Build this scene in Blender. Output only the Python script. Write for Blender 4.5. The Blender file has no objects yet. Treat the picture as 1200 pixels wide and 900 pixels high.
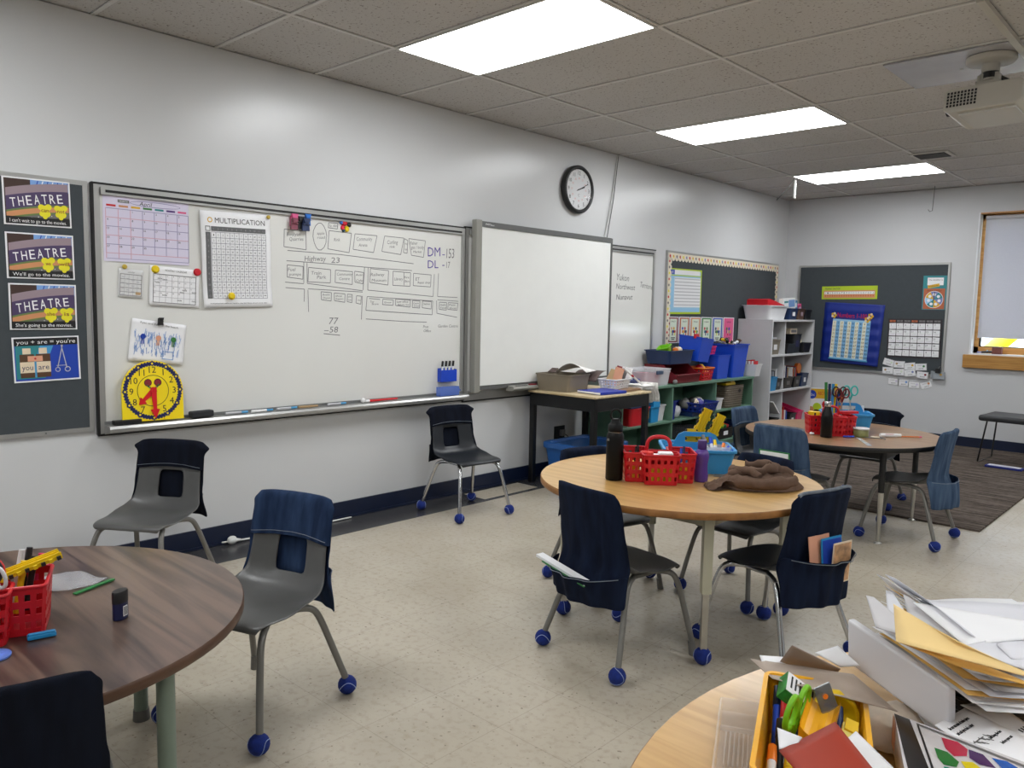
import bpy, bmesh, math, random
from mathutils import Matrix, Vector, noise
random.seed(7)
PI = math.pi
SC = bpy.context.scene
COL = SC.collection
def V(*a): return Vector(a)
def R_(d): return math.radians(d)

# ---------------------------------------------------------------- camera
LAMP = 9.0; SKY = 5.0; EXPO = 0.72
CAM = Vector((4.1016, 0.0, 1.3408)); FPX = 921.03
def cam_axes():
    y, p, r = 0.75041, -0.095207, 0.019887
    fwd = Vector((-math.sin(y)*math.cos(p), math.cos(y)*math.cos(p), math.sin(p)))
    rt = Vector((math.cos(y), math.sin(y), 0)); up = rt.cross(fwd)
    return (math.cos(r)*rt+math.sin(r)*up, -math.sin(r)*rt+math.cos(r)*up, fwd)
RT, UP, FW = cam_axes()
def ray(px, py): return RT*((px-600)/FPX) - UP*((py-450)/FPX) + FW
def atx(px, py, x=0.0):
    d = ray(px, py); return CAM + d*((x-CAM.x)/d.x)
def aty(px, py, y):
    d = ray(px, py); return CAM + d*((y-CAM.y)/d.y)
def atz(px, py, z=0.0):
    d = ray(px, py); return CAM + d*((z-CAM.z)/d.z)

# ---------------------------------------------------------------- materials
def lin(c):
    c = c/255.0
    return c/12.92 if c <= 0.04045 else ((c+0.055)/1.055)**2.4
def rgb(c): return (lin(c[0]), lin(c[1]), lin(c[2]), 1)
MATS = {}
def nd(t, k, **kw):
    n = t.nodes.new(k)
    for a, b in kw.items(): setattr(n, a, b)
    return n
def M(name, col=(200, 200, 200), rough=.5, metal=0, var=.06, vs=9, bump=0, bs=160, trans=0, alpha=1, emit=0, coat=0, spec=.5):
    if name in MATS: return MATS[name]
    m = bpy.data.materials.new(name); m.use_nodes = True; t = m.node_tree
    b = t.nodes['Principled BSDF']; L = t.links.new
    b.inputs['Roughness'].default_value = rough; b.inputs['Metallic'].default_value = metal
    b.inputs['Specular IOR Level'].default_value = spec
    if trans: b.inputs['Transmission Weight'].default_value = trans; b.inputs['IOR'].default_value = 1.2
    if alpha < 1: b.inputs['Alpha'].default_value = alpha
    if coat: b.inputs['Coat Weight'].default_value = coat; b.inputs['Coat Roughness'].default_value = .12
    c = rgb(col); tc = nd(t, 'ShaderNodeTexCoord')
    if var:
        n = nd(t, 'ShaderNodeTexNoise'); n.inputs['Scale'].default_value = vs; n.inputs['Detail'].default_value = 3
        L(tc.outputs['Object'], n.inputs['Vector'])
        cr = nd(t, 'ShaderNodeValToRGB'); e = cr.color_ramp.elements
        e[0].position = .3; e[1].position = .7
        e[0].color = [x*(1-var) for x in c[:3]]+[1]; e[1].color = [min(1, x*(1+var)) for x in c[:3]]+[1]
        L(n.outputs['Fac'], cr.inputs['Fac']); L(cr.outputs['Color'], b.inputs['Base Color'])
    else: b.inputs['Base Color'].default_value = c
    if bump:
        n = nd(t, 'ShaderNodeTexNoise'); n.inputs['Scale'].default_value = bs; n.inputs['Detail'].default_value = 4
        bp = nd(t, 'ShaderNodeBump'); bp.inputs['Strength'].default_value = bump; bp.inputs['Distance'].default_value = .002
        L(tc.outputs['Object'], n.inputs['Vector']); L(n.outputs['Fac'], bp.inputs['Height']); L(bp.outputs['Normal'], b.inputs['Normal'])
    if emit:
        b.inputs['Emission Color'].default_value = c; b.inputs['Emission Strength'].default_value = emit
    MATS[name] = m; m['n'] = 1
    return m
def wood(name, c1, c2, scale=(1.5, 30, 30), rough=.35, coat=0, grain=.5, rot=0):
    m = M(name, c1, rough, var=0, coat=coat); t = m.node_tree; L = t.links.new; b = t.nodes['Principled BSDF']
    tc = nd(t, 'ShaderNodeTexCoord'); mp = nd(t, 'ShaderNodeMapping'); mp.inputs['Scale'].default_value = scale; mp.inputs['Rotation'].default_value = (0, 0, rot)
    L(tc.outputs['Object'], mp.inputs['Vector'])
    n = nd(t, 'ShaderNodeTexNoise'); n.inputs['Scale'].default_value = 1; n.inputs['Detail'].default_value = 6; n.inputs['Distortion'].default_value = grain
    L(mp.outputs['Vector'], n.inputs['Vector'])
    cr = nd(t, 'ShaderNodeValToRGB'); e = cr.color_ramp.elements; e[0].position = .36; e[1].position = .64
    e[0].color = rgb(c2); e[1].color = rgb(c1); L(n.outputs['Fac'], cr.inputs['Fac']); L(cr.outputs['Color'], b.inputs['Base Color'])
    return m

# ---------------------------------------------------------------- mesh builder
_tx = {}
def text_geo(s):
    if s in _tx: return _tx[s]
    cu = bpy.data.curves.new('t', 'FONT'); cu.body = s; cu.size = 1; cu.resolution_u = 2; cu.fill_mode = 'FRONT'
    o = bpy.data.objects.new('t', cu); me = o.to_mesh()
    vs = [(v.co.x, v.co.y) for v in me.vertices]; fs = [tuple(p.vertices) for p in me.polygons]
    o.to_mesh_clear(); bpy.data.objects.remove(o); bpy.data.curves.remove(cu)
    x0 = min([v[0] for v in vs] or [0]); x1 = max([v[0] for v in vs] or [1])
    _tx[s] = (vs, fs, x0, x1); return _tx[s]
class MB:
    def __init__(s): s.v = []; s.f = []; s.m = []; s.mats = []; s.sm = []; s.T = Matrix()
    def mi(s, m):
        if m not in s.mats: s.mats.append(m)
        return s.mats.index(m)
    def add(s, vs, fs, m, smooth=False):
        b = len(s.v); T = s.T; i = s.mi(m)
        s.v += [tuple(T @ Vector(v)) for v in vs]
        for f in fs: s.f.append(tuple(b+k for k in f)); s.m.append(i); s.sm.append(smooth)
        return s
    def poly(s, pts, m): return s.add(pts, [tuple(range(len(pts)))], m)
    def box(s, c, d, m, rz=0, rx=0, ry=0, taper=1):
        x, y, z = d[0]/2, d[1]/2, d[2]/2; Q = Matrix.Rotation(rz, 3, 'Z') @ Matrix.Rotation(ry, 3, 'Y') @ Matrix.Rotation(rx, 3, 'X'); C = Vector(c)
        vs = [C+Q@Vector((sx*x*(taper if sz < 0 else 1), sy*y*(taper if sz < 0 else 1), sz*z)) for sz in (-1, 1) for sx, sy in ((-1, -1), (1, -1), (1, 1), (-1, 1))]
        return s.add(vs, [(3, 2, 1, 0), (4, 5, 6, 7), (0, 1, 5, 4), (1, 2, 6, 5), (2, 3, 7, 6), (3, 0, 4, 7)], m)
    def rings(s, rs, m, cap=True, smooth=True, closed=True):
        n = len(rs[0]); vs = [p for r in rs for p in r]; fs = []
        for i in range(len(rs)-1):
            for j in range(n if closed else n-1):
                k = (j+1) % n; fs.append((i*n+j, i*n+k, (i+1)*n+k, (i+1)*n+j))
        s.add(vs, fs, m, smooth)
        if cap: s.add(rs[0], [tuple(range(n))[::-1]], m); s.add(rs[-1], [tuple(range(n))], m)
        return s
    def cyl(s, a, b, r, m, r2=None, n=16, cap=True):
        a, b = Vector(a), Vector(b); d = (b-a).normalized(); u = d.orthogonal().normalized(); w = d.cross(u); r2 = r if r2 is None else r2
        ring = lambda c, q: [c+u*(q*math.cos(t*2*PI/n))+w*(q*math.sin(t*2*PI/n)) for t in range(n)]
        return s.rings([ring(a, r), ring(b, r2)], m, cap)
    def tube(s, pts, r, m, n=8, cap=True, smooth_pts=0):
        P = [Vector(p) for p in pts]
        for _ in range(smooth_pts):
            Q = [P[0]]
            for a, b in zip(P, P[1:]): Q += [a*.75+b*.25, a*.25+b*.75]
            P = Q+[P[-1]]
        rs = []; u = None
        for i, p in enumerate(P):
            d = (P[min(i+1, len(P)-1)]-P[max(i-1, 0)]).normalized()
            u = d.orthogonal().normalized() if u is None else (u-d*u.dot(d)).normalized()
            w = d.cross(u); q = r[i] if isinstance(r, (list, tuple)) else r
            rs.append([p+u*(q*math.cos(t*2*PI/n))+w*(q*math.sin(t*2*PI/n)) for t in range(n)])
        return s.rings(rs, m, cap)
    def lathe(s, prof, m, n=24, c=(0, 0, 0), cap=True):
        return s.rings([[(c[0]+r*math.cos(2*PI*i/n), c[1]+r*math.sin(2*PI*i/n), c[2]+z) for i in range(n)] for r, z in prof], m, cap)
    def sphere(s, c, r, m, n=14, sc=(1, 1, 1)):
        k = n//2+1
        return s.rings([[(c[0]+sc[0]*r*math.sin(PI*(j+.02)/(k+.04))*math.cos(2*PI*i/n), c[1]+sc[1]*r*math.sin(PI*(j+.02)/(k+.04))*math.sin(2*PI*i/n), c[2]-sc[2]*r*math.cos(PI*(j+.02)/(k+.04))) for i in range(n)] for j in range(k+1)], m)
    def grid(s, fn, nu, nv, m, smooth=True, skip=None):
        vs = [fn(i/nu, j/nv) for j in range(nv+1) for i in range(nu+1)]
        fs = [(j*(nu+1)+i, j*(nu+1)+i+1, (j+1)*(nu+1)+i+1, (j+1)*(nu+1)+i) for j in range(nv) for i in range(nu) if not (skip and skip(i, j))]
        return s.add(vs, fs, m, smooth)
    def prism(s, pts, a, b, m, ax='y'):   # outline in (u,w) extruded along an axis
        f = {'y': lambda u, w, h: (u, h, w), 'z': lambda u, w, h: (u, w, h), 'x': lambda u, w, h: (h, u, w)}[ax]
        n = len(pts); vs = [f(u, w, a) for u, w in pts]+[f(u, w, b) for u, w in pts]
        return s.add(vs, [tuple(range(n)), tuple(range(2*n-1, n-1, -1))]+[(i, i+n, (i+1) % n+n, (i+1) % n) for i in range(n)], m)
    # flat marks on a face looking along -y (x right, z up) at depth y
    def rect(s, x, z, w, h, m, y=0, r=0):
        c, q = math.cos(r), math.sin(r)
        return s.poly([(x+a*c-b*q, y, z+a*q+b*c) for a, b in ((-w/2, -h/2), (w/2, -h/2), (w/2, h/2), (-w/2, h/2))], m)
    def disc(s, x, z, r, m, y=0, n=20, rz=None): return s.poly([(x+r*math.cos(2*PI*i/n), y, z+(rz or r)*math.sin(2*PI*i/n)) for i in range(n)], m)
    def ring(s, x, z, r, w, m, y=0, n=28, rz=None):
        q = rz or r
        for i in range(n):
            a, b = 2*PI*i/n, 2*PI*(i+1)/n
            s.poly([(x+(r-w)*math.cos(a), y, z+(q-w)*math.sin(a)), (x+r*math.cos(a), y, z+q*math.sin(a)), (x+r*math.cos(b), y, z+q*math.sin(b)), (x+(r-w)*math.cos(b), y, z+(q-w)*math.sin(b))], m)
        return s
    def line(s, a, b, w, m, y=0):
        dx, dz = b[0]-a[0], b[1]-a[1]; l = math.hypot(dx, dz) or 1; nx, nz = -dz/l*w/2, dx/l*w/2
        return s.poly([(a[0]-nx, y, a[1]-nz), (b[0]-nx, y, b[1]-nz), (b[0]+nx, y, b[1]+nz), (a[0]+nx, y, a[1]+nz)], m)
    def pline(s, pts, w, m, y=0):
        for a, b in zip(pts, pts[1:]): s.line(a, b, w, m, y)
        return s
    def frame(s, x, z, w, h, t, m, y=0):
        for a, b, c, d in ((x, z+h/2, w+t, t), (x, z-h/2, w+t, t), (x-w/2, z, t, h), (x+w/2, z, t, h)): s.rect(a, b, c, d, m, y)
        return s
    def text(s, st, x, z, h, m, y=0, al='c', r=0, w=None, shear=0):
        vs, fs, x0, x1 = text_geo(st); k = h/.7; kx = k if w is None else w/max(x1-x0, 1e-6)
        ox = {'c': (x0+x1)/2, 'l': x0, 'r': x1}[al]; c, q = math.cos(r), math.sin(r); pts = []
        for a, b in vs:
            a = (a-ox)*kx+shear*b*k; b = b*k-h/2; pts.append((x+a*c-b*q, y, z+a*q+b*c))
        return s.add(pts, fs, m)
    def mesh(s, name):
        me = bpy.data.meshes.new(name); me.from_pydata(s.v, [], s.f)
        for m in s.mats: me.materials.append(m)
        me.polygons.foreach_set('material_index', s.m); me.polygons.foreach_set('use_smooth', s.sm); me.update(); return me
    def part(s, name, parent, label=None, mods=()):
        o = bpy.data.objects.new(name, s.mesh(name)); COL.objects.link(o); o.parent = parent
        if label: o['label'] = label
        domods(o, mods); return o
    def thing(s, name, label, cat, loc=(0, 0, 0), rz=0, group=None, mods=(), kind=None, rot=None):
        o = bpy.data.objects.new(name, s.mesh(name)); COL.objects.link(o); place(o, loc, rz, rot); tag(o, label, cat, group, kind); domods(o, mods); return o
def domods(o, mods):
    for k in mods:
        if k[0] == 'solid': md = o.modifiers.new('Solidify', 'SOLIDIFY'); md.thickness = k[1]; md.offset = k[2] if len(k) > 2 else 0
        if k[0] == 'sub': md = o.modifiers.new('Subdivision', 'SUBSURF'); md.levels = k[1]; md.render_levels = k[1]
        if k[0] == 'bev': md = o.modifiers.new('Bevel', 'BEVEL'); md.width = k[1]; md.segments = k[2] if len(k) > 2 else 2; md.limit_method = 'ANGLE'
def place(o, loc, rz=0, rot=None):
    o.location = loc; o.rotation_euler = rot if rot is not None else (0, 0, rz)
def tag(o, label=None, cat=None, group=None, kind=None):
    for k, v in (('label', label), ('category', cat), ('group', group), ('kind', kind)):
        if v: o[k] = v
def E(name, label, cat, loc=(0, 0, 0), rz=0, group=None, rot=None):
    o = bpy.data.objects.new(name, None); COL.objects.link(o); o.empty_display_size = .05; place(o, loc, rz, rot); tag(o, label, cat, group); return o
def struct(b, name, label=None, mods=()):
    o = b.thing(name, label, None, kind='structure', mods=mods); return o
def copy_tree(o, parent=None, names=None):
    c = o.copy(); COL.objects.link(c); c.parent = parent
    for ch in list(o.children): copy_tree(ch, c)
    return c
WL = PI/2     # rotation that turns a panel facing -y to face +x (the left wall)
BK = M('black_ink', (25, 25, 28), .6, var=0); WH = M('white_paper', (236, 236, 238), .6, var=.01)
# ---------------------------------------------------------------- the room
CH = 2.683; D = 9.174; GX = .7297; GY = 2.0563; U = .61
X1 = 8.4; Y0 = -3.6
wallm = M('painted_wall', (205, 206, 207), .26, var=.015, vs=1.2, bump=.06, bs=60, spec=.45)
farm = M('painted_far_wall', (200, 201, 203), .45, var=.015, vs=1.2, bump=.1, bs=60)
navy = M('navy_baseboard', (14, 26, 52), .4, var=.1)
# floor: vinyl tile with a dark border along the left wall
fm = M('vinyl_tile', (178, 168, 150), .3, var=0, spec=.5); t = fm.node_tree; L = t.links.new; b = t.nodes['Principled BSDF']
tc = nd(t, 'ShaderNodeTexCoord'); sx = nd(t, 'ShaderNodeSeparateXYZ'); L(tc.outputs['Object'], sx.inputs[0])
def math_(op, a, b_=None, c=None):
    n = nd(t, 'ShaderNodeMath', operation=op)
    for i, q in enumerate((a, b_, c)):
        if q is None: continue
        if isinstance(q, (int, float)): n.inputs[i].default_value = q
        else: L(q, n.inputs[i])
    return n.outputs[0]
def noise_(scale, detail=3, vec=None):
    n = nd(t, 'ShaderNodeTexNoise'); n.inputs['Scale'].default_value = scale; n.inputs['Detail'].default_value = detail
    L(vec or tc.outputs['Object'], n.inputs['Vector']); return n.outputs['Fac']
def mix_(f, a, b_):
    n = nd(t, 'ShaderNodeMix', data_type='RGBA'); 
    if isinstance(f, (int, float)): n.inputs[0].default_value = f
    else: L(f, n.inputs[0])
    for i, q in ((6, a), (7, b_)):
        if isinstance(q, tuple): n.inputs[i].default_value = q
        else: L(q, n.inputs[i])
    return n.outputs[2]
def joint(o, size, w, off=0.0):
    q = math_('PINGPONG', math_('ADD', o, off), size/2.0); return math_('LESS_THAN', q, w)
def ramp_(f, p0, p1):
    n = nd(t, 'ShaderNodeMapRange'); n.inputs[1].default_value = p0; n.inputs[2].default_value = p1; L(f, n.inputs[0]); return n.outputs[0]
base = mix_(ramp_(noise_(2.2, 4), .35, .65), rgb((179, 169, 152)), rgb((188, 179, 163)))
base = mix_(math_('MULTIPLY', ramp_(noise_(38, 5), .5, .72), .4), base, rgb((150, 138, 118)))
base = mix_(math_('MULTIPLY', ramp_(noise_(62, 2), .66, .71), .55), base, rgb((96, 84, 70)))
base = mix_(math_('MULTIPLY', ramp_(noise_(1.0, 6), .58, .72), .22), base, rgb((110, 102, 92)))
jx = math_('MAXIMUM', joint(sx.outputs[0], .305, .0012), joint(sx.outputs[1], .305, .0012, .08))
dark = mix_(ramp_(noise_(12, 5), .3, .7), rgb((52, 52, 54)), rgb((70, 69, 70)))
inb = math_('LESS_THAN', sx.outputs[0], .307)
lt = math_('MULTIPLY', math_('MULTIPLY', math_('GREATER_THAN', sx.outputs[0], .05), math_('LESS_THAN', sx.outputs[0], .262)), math_('MULTIPLY', math_('GREATER_THAN', sx.outputs[1], 3.86), math_('LESS_THAN', sx.outputs[1], 4.43)))
inb = math_('MULTIPLY', inb, math_('SUBTRACT', 1.0, lt))
colr = mix_(inb, base, dark)
colr = mix_(math_('MULTIPLY', jx, .28), colr, rgb((88, 80, 70)))
L(colr, b.inputs['Base Color'])
b.inputs['Roughness'].default_value = .25
struct(MB().box((X1/2, (D+Y0)/2, -.06), (X1+.4, D-Y0+.4, .12), fm), 'floor', 'speckled beige vinyl tile floor with a dark border tile row')
# ceiling
cm = M('acoustic_tile', (168, 160, 150), .9, var=0, spec=.2); t = cm.node_tree; L = t.links.new; b = t.nodes['Principled BSDF']
tc = nd(t, 'ShaderNodeTexCoord'); sx = nd(t, 'ShaderNodeSeparateXYZ'); L(tc.outputs['Object'], sx.inputs[0])
base = mix_(ramp_(noise_(1.3, 3), .3, .7), rgb((190, 187, 184)), rgb((196, 193, 191)))
base = mix_(math_('MULTIPLY', ramp_(noise_(70, 3), .62, .66), .8), base, rgb((120, 112, 106)))
base = mix_(math_('MULTIPLY', ramp_(noise_(160, 2), .55, .7), .35), base, rgb((168, 164, 160)))
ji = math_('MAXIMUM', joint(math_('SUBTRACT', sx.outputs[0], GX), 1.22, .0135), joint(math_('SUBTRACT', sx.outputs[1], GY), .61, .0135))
base = mix_(math_('MULTIPLY', ji, .55), base, rgb((60, 55, 50)))  # dark lines beside the grid bars: shade of the tile reveal painted in
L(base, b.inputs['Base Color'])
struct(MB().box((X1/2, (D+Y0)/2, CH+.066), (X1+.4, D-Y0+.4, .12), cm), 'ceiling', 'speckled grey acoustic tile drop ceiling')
gm = M('tee_bar', (208, 206, 204), .6, var=.03)
g = MB()
k = -3
while GX+k*1.22 < X1:
    x = GX+k*1.22; k += 1
    if x > .02: g.box((x, (D+Y0)/2, CH+.002), (.020, D-Y0, .006), gm)
for k in range(-9, 12):
    y = GY+k*U
    if Y0 < y < D: g.box((X1/2, y, CH+.0025), (X1, .020, .006), gm)
struct(g, 'trim_1', 'grey metal grid between the ceiling tiles')
# walls
struct(MB().box((-.1, (D+Y0)/2, CH/2), (.2, D-Y0+.4, CH), wallm), 'wall_left', 'glossy pale grey painted wall behind the whiteboards')
struct(MB().box((X1+.1, (D+Y0)/2, CH/2), (.2, D-Y0+.4, CH), farm), 'wall_right')
struct(MB().box((X1/2, Y0-.1, CH/2), (X1+.4, .2, CH), farm), 'wall_front')
WX0, WX1_, WZ0, WZ1 = 2.005, 3.35, .968, 2.408
W2 = (3.9, 5.3); W3 = (5.9, 7.3)
fw = MB()
segs = [(0, WX0), (WX1_, W2[0]), (W2[1], W3[0]), (W3[1], X1)]
for a, c in segs: fw.box(((a+c)/2, D+.11, CH/2), (c-a, .22, CH), farm)
for a, c in ((WX0, WX1_), W2, W3):
    fw.box(((a+c)/2, D+.11, WZ0/2), (c-a, .22, WZ0), farm); fw.box(((a+c)/2, D+.11, (WZ1+CH)/2), (c-a, .22, CH-WZ1), farm)
struct(fw, 'wall_back', 'pale grey painted wall with the window')
bb = MB(); bb.box((.006, (D+Y0)/2, .055), (.012, D-Y0, .105), navy); bb.box((.012, (D+Y0)/2, .008), (.02, D-Y0, .014), navy)
struct(bb, 'baseboard_left', 'navy blue baseboard along the whiteboard wall')
struct(MB().box((X1/2, D-.006, .055), (X1, .012, .105), navy), 'baseboard_back', 'navy blue baseboard under the window')
# windows
ply = wood('window_wood', (214, 160, 92), (190, 132, 66), (3, 30, 30), .4)
sillw = wood('sill_wood', (186, 138, 72), (166, 118, 56), (4, 40, 60), .4)
glass = M('window_glass', (255, 255, 255), 0, var=0, trans=1); glass.node_tree.nodes['Principled BSDF'].inputs['IOR'].default_value = 1.02
bl = M('blind_cloth', (214, 214, 220), .8, var=.02, vs=60); t = bl.node_tree
tr = nd(t, 'ShaderNodeBsdfTranslucent'); tr.inputs[0].default_value = rgb((200, 200, 214)); mx = nd(t, 'ShaderNodeMixShader'); mx.inputs[0].default_value = .22
t.links.new(t.nodes['Principled BSDF'].outputs[0], mx.inputs[1]); t.links.new(tr.outputs[0], mx.inputs[2]); t.links.new(mx.outputs[0], t.nodes['Material Output'].inputs[0])
reveal = M('white_reveal', (225, 228, 232), .5, var=.02); seal = M('dark_seal', (50, 52, 52), .6)
for n, (a, c) in enumerate(((WX0, WX1_), W2, W3)):
    w = E('window_%d' % (n+1), None, None, ((a+c)/2, D, WZ0)); w['kind'] = 'structure'; W = c-a; H = WZ1-WZ0
    if n == 0: w['label'] = 'wood framed window with the grey roller blind pulled nearly down'
    r = MB()
    r.box((-W/2+.007, .06, H/2), (.014, .118, H), reveal); r.box((W/2-.007, .06, H/2), (.014, .118, H), reveal); r.box((0, .06, .006), (W-.03, .118, .012), reveal)
    r.part('window_reveal', w)
    f = MB()
    for q in (-1, 1):
        f.box((q*(W/2-.032), .135, H/2), (.05, .05, H-.01), ply)
        f.box((q*(W/2-.065), .140, H/2), (.018, .03, H-.1), seal)
    f.box((0, .135, H-.03), (W-.02, .05, .055), ply); f.box((0, .135, .045), (W-.02, .05, .065), ply); f.box((0, .140, .082), (W-.12, .03, .012), seal)
    f.box((0, .04, H-.006), (W-.03, .09, .012), ply)
    f.part('window_frame', w)
    MB().box((0, .155, H/2), (W-.12, .005, H-.12), glass).part('window_pane', w)
    s = MB(); s.box((0, -.012, -.07), (W+.09, .06, .135), sillw); s.part('window_sill', w, mods=[('bev', .004)])
    zb = .19
    bd = MB(); bd.box((.012, .085, (H-.03+zb)/2), (W-.075, .0015, H-.03-zb), bl); bd.box((.012, .085, zb-.008), (W-.075, .012, .022), bl); bd.cyl((-W/2+.05, .085, H-.045), (W/2-.03, .085, H-.045), .022, bl)
    bd.part('roller_blind', w)
# outside
grass = M('lawn', (120, 150, 80), .9, var=.3, vs=2); struct(MB().box((4, D+20, -.4), (60, 38, .1), grass), 'lawn')
yel = M('playground_yellow', (250, 210, 30), .5)
s = MB(); s.tube([(-1.6, 0, .2), (-.6, 0, .55), (.5, 0, 1.25), (1.3, 0, 2.1)], .12, yel, 12); s.cyl((1.3, .3, 0), (1.3, .3, 2.1), .05, yel); s.cyl((-.6, .25, 0), (-.6, .25, .7), .05, yel)
s.thing('playground_slide', 'yellow playground slide outside the window, seen below the roller blind', 'slide', (.75, 13.5, -.45))
# rug
rm = M('carpet', (70, 62, 57), .95, var=0, bump=.6, bs=300, spec=.1); t = rm.node_tree; L = t.links.new; b = t.nodes['Principled BSDF']
tc = nd(t, 'ShaderNodeTexCoord'); mp = nd(t, 'ShaderNodeMapping'); mp.inputs['Scale'].default_value = (3, 28, 1); L(tc.outputs['Object'], mp.inputs[0])
n1 = noise_(1, 5, mp.outputs[0]); n2 = noise_(40, 3)
L(mix_(ramp_(math_('ADD', math_('MULTIPLY', n1, .75), math_('MULTIPLY', n2, .25)), .38, .62), rgb((58, 51, 47)), rgb((108, 98, 90))), b.inputs['Base Color'])
r = MB(); r.box((1.735, 7.345, .006), (2.46, 3.57, .012), rm)
r.thing('carpet', 'grey brown streaked carpet covering the floor of the far corner', 'carpet', kind='structure')
# ceiling panels
em = M('light_diffuser', (250, 253, 255), .4, var=0, emit=LAMP)
frm = M('lamp_frame', (200, 198, 194), .5)
def panel(x, y, label):
    p = E('ceiling_light', label, 'ceiling light', (x+.61, y+.305, CH-.004), 0, 'recessed ceiling light panels')
    MB().box((0, 0, .001), (1.185, .575, .004), em).part('diffuser', p)
    f = MB()
    for q in (-1, 1): f.box((q*.6, 0, .002), (.014, .603, .008), frm); f.box((0, q*.295, .002), (1.186, .013, .008), frm)
    f.part('frame', p)
names = {2.6663: 'large lit ceiling panel nearest the camera, cut off by the top of the photo', 5.1063: 'lit ceiling panel in the middle of the row of three, right of the wall clock', 7.5463: 'lit ceiling panel farthest away, beside the small dark air vent'}
for k in (-7, -3, 1, 5, 9):
    y = GY+k*U
    panel(GX, y, names.get(round(y, 4), 'lit ceiling panel behind the camera'))
    if k != 5 or True: panel(GX+1.22*3, y, 'lit ceiling panel over the right side of the room'); 
# world
w = bpy.data.worlds.new('World'); SC.world = w; w.use_nodes = True
bg = w.node_tree.nodes['Background']; bg.inputs[0].default_value = (.80, .90, 1.0, 1); bg.inputs[1].default_value = SKY
# camera
cd = bpy.data.cameras.new('Camera'); co = bpy.data.objects.new('Camera', cd); COL.objects.link(co)
cd.sensor_width = 36; cd.sensor_fit = 'HORIZONTAL'; cd.lens = FPX/1200*36; cd.clip_start = .02
co.matrix_world = Matrix(((RT.x, UP.x, -FW.x, CAM.x), (RT.y, UP.y, -FW.y, CAM.y), (RT.z, UP.z, -FW.z, CAM.z), (0, 0, 0, 1)))
SC.camera = co
vs = SC.view_settings; vs.view_transform = 'Standard'; vs.look = 'None'; vs.gamma = 1; vs.use_curve_mapping = False; vs.exposure = EXPO
# ---------------------------------------------------------------- tables
oak = wood('oak_laminate', (207, 167, 104), (188, 146, 84), (2.2, 34, 20), .3, coat=.15)
oakedge = M('oak_edge', (150, 102, 52), .45, var=.2, vs=20)
oak3 = wood('brown_oak_laminate', (164, 130, 96), (146, 112, 80), (2.0, 30, 20), .28, coat=.2)
walnut = wood('walnut_laminate', (112, 92, 80), (60, 48, 44), (1.1, 13, 20), .3, coat=.15, grain=1.6, rot=.35)
wedge = M('walnut_edge', (86, 58, 40), .45, var=.2)
black = M('black_metal', (13, 13, 14), .45, var=.1); blackp = M('black_plastic', (22, 22, 24), .4, var=.15)
chrome = M('chrome', (205, 206, 208), .16, 1, var=.03); steel = M('brushed_steel', (196, 194, 188), .3, 1, var=.05)
beige = M('beige_metal', (176, 172, 150), .45, var=.04); sage = M('sage_metal', (122, 136, 122), .45, var=.06)
ballm = M('blue_felt', (12, 38, 116), .9, var=.22, vs=60, bump=.7, bs=500); seamm = M('ball_seam', (150, 165, 205), .8)
rubber = M('grey_rubber', (110, 108, 104), .7)
def ball(b, c, r=.0325, seed=0):
    b.sphere(c, r, ballm, 16)
    pts = []
    for i in range(33):
        a = 2*PI*i/32; q = seed
        v = V(math.cos(a)+.0, math.sin(a)*.9, .62*math.cos(2*a+.0)).normalized()*(r+.0004)
        v = Matrix.Rotation(q, 3, 'Z') @ Matrix.Rotation(.9+q, 3, 'X') @ v; pts.append((c[0]+v.x, c[1]+v.y, c[2]+v.z))
    b.tube(pts, .0013, seamm, 4)
def round_table(label, cx, cy, h, r, topm, edgem, legs, style, th=.028):
    t = E('round_table', label, 'table', (cx, cy, 0))
    b = MB(); n = 72
    ring = lambda q, z: [(q*math.cos(2*PI*i/n), q*math.sin(2*PI*i/n), z) for i in range(n)]
    b.add(ring(r-.003, h), [tuple(range(n))], topm)
    b.rings([ring(r-.003, h), ring(r, h-.004), ring(r, h-th+.003), ring(r-.004, h-th)], edgem, cap=False)
    b.add(ring(r-.004, h-th), [tuple(range(n))[::-1]], M('table_underside', (110, 96, 78), .8))
    b.part('tabletop', t)
    z1 = h-th
    ap = MB(); am = {'beige': beige, 'black': black, 'sage': sage}[style]
    L = [V(x, y, 0) for x, y in legs]
    for i in range(4):
        a, c = L[i], L[(i+1) % 4]; d = c-a; m_ = (a+c)/2; ap.box((m_.x, m_.y, z1-.028), (d.length-.03, .018, .05), am, rz=math.atan2(d.y, d.x))
    ap.part('apron', t)
    for i, p in enumerate(L):
        b = MB(); x, y = p.x, p.y
        if style == 'beige':
            ang = math.atan2(y, x)
            b.box((x, y, z1-.155), (.036, .036, .31), beige, rz=ang)
            lg = b.part('leg', t)
            b = MB(); b.box((x, y, (z1-.31+.05)/2), (.024, .024, z1-.31-.04), steel, rz=ang); b.part('leg_extension', lg)
            b = MB(); ball(b, (x, y, .034), .034, i); b.part('tennis_ball', lg)
        elif style == 'black':
            b.cyl((x, y, z1), (x, y, z1-.25), .018, black); lg = b.part('leg', t)
            b = MB(); b.cyl((x, y, z1-.25), (x, y, .02), .0165, steel, .010); b.cyl((x, y, .02), (x, y, .012), .006, steel); b.lathe([(.022, 0), (.024, .004), (.012, .012)], steel, 16, (x, y, 0)); b.part('leg_extension', lg)
        else:
            b.cyl((x, y, z1), (x, y, .03), .021, sage); lg = b.part('leg', t)
            b = MB(); b.cyl((x, y, .035), (x, y, 0), .024, rubber, .026); b.part('rubber_foot', lg)
    return t
def sq(r, a): return [(r*math.cos(R_(a+90*i)), r*math.sin(R_(a+90*i))) for i in range(4)]
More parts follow.
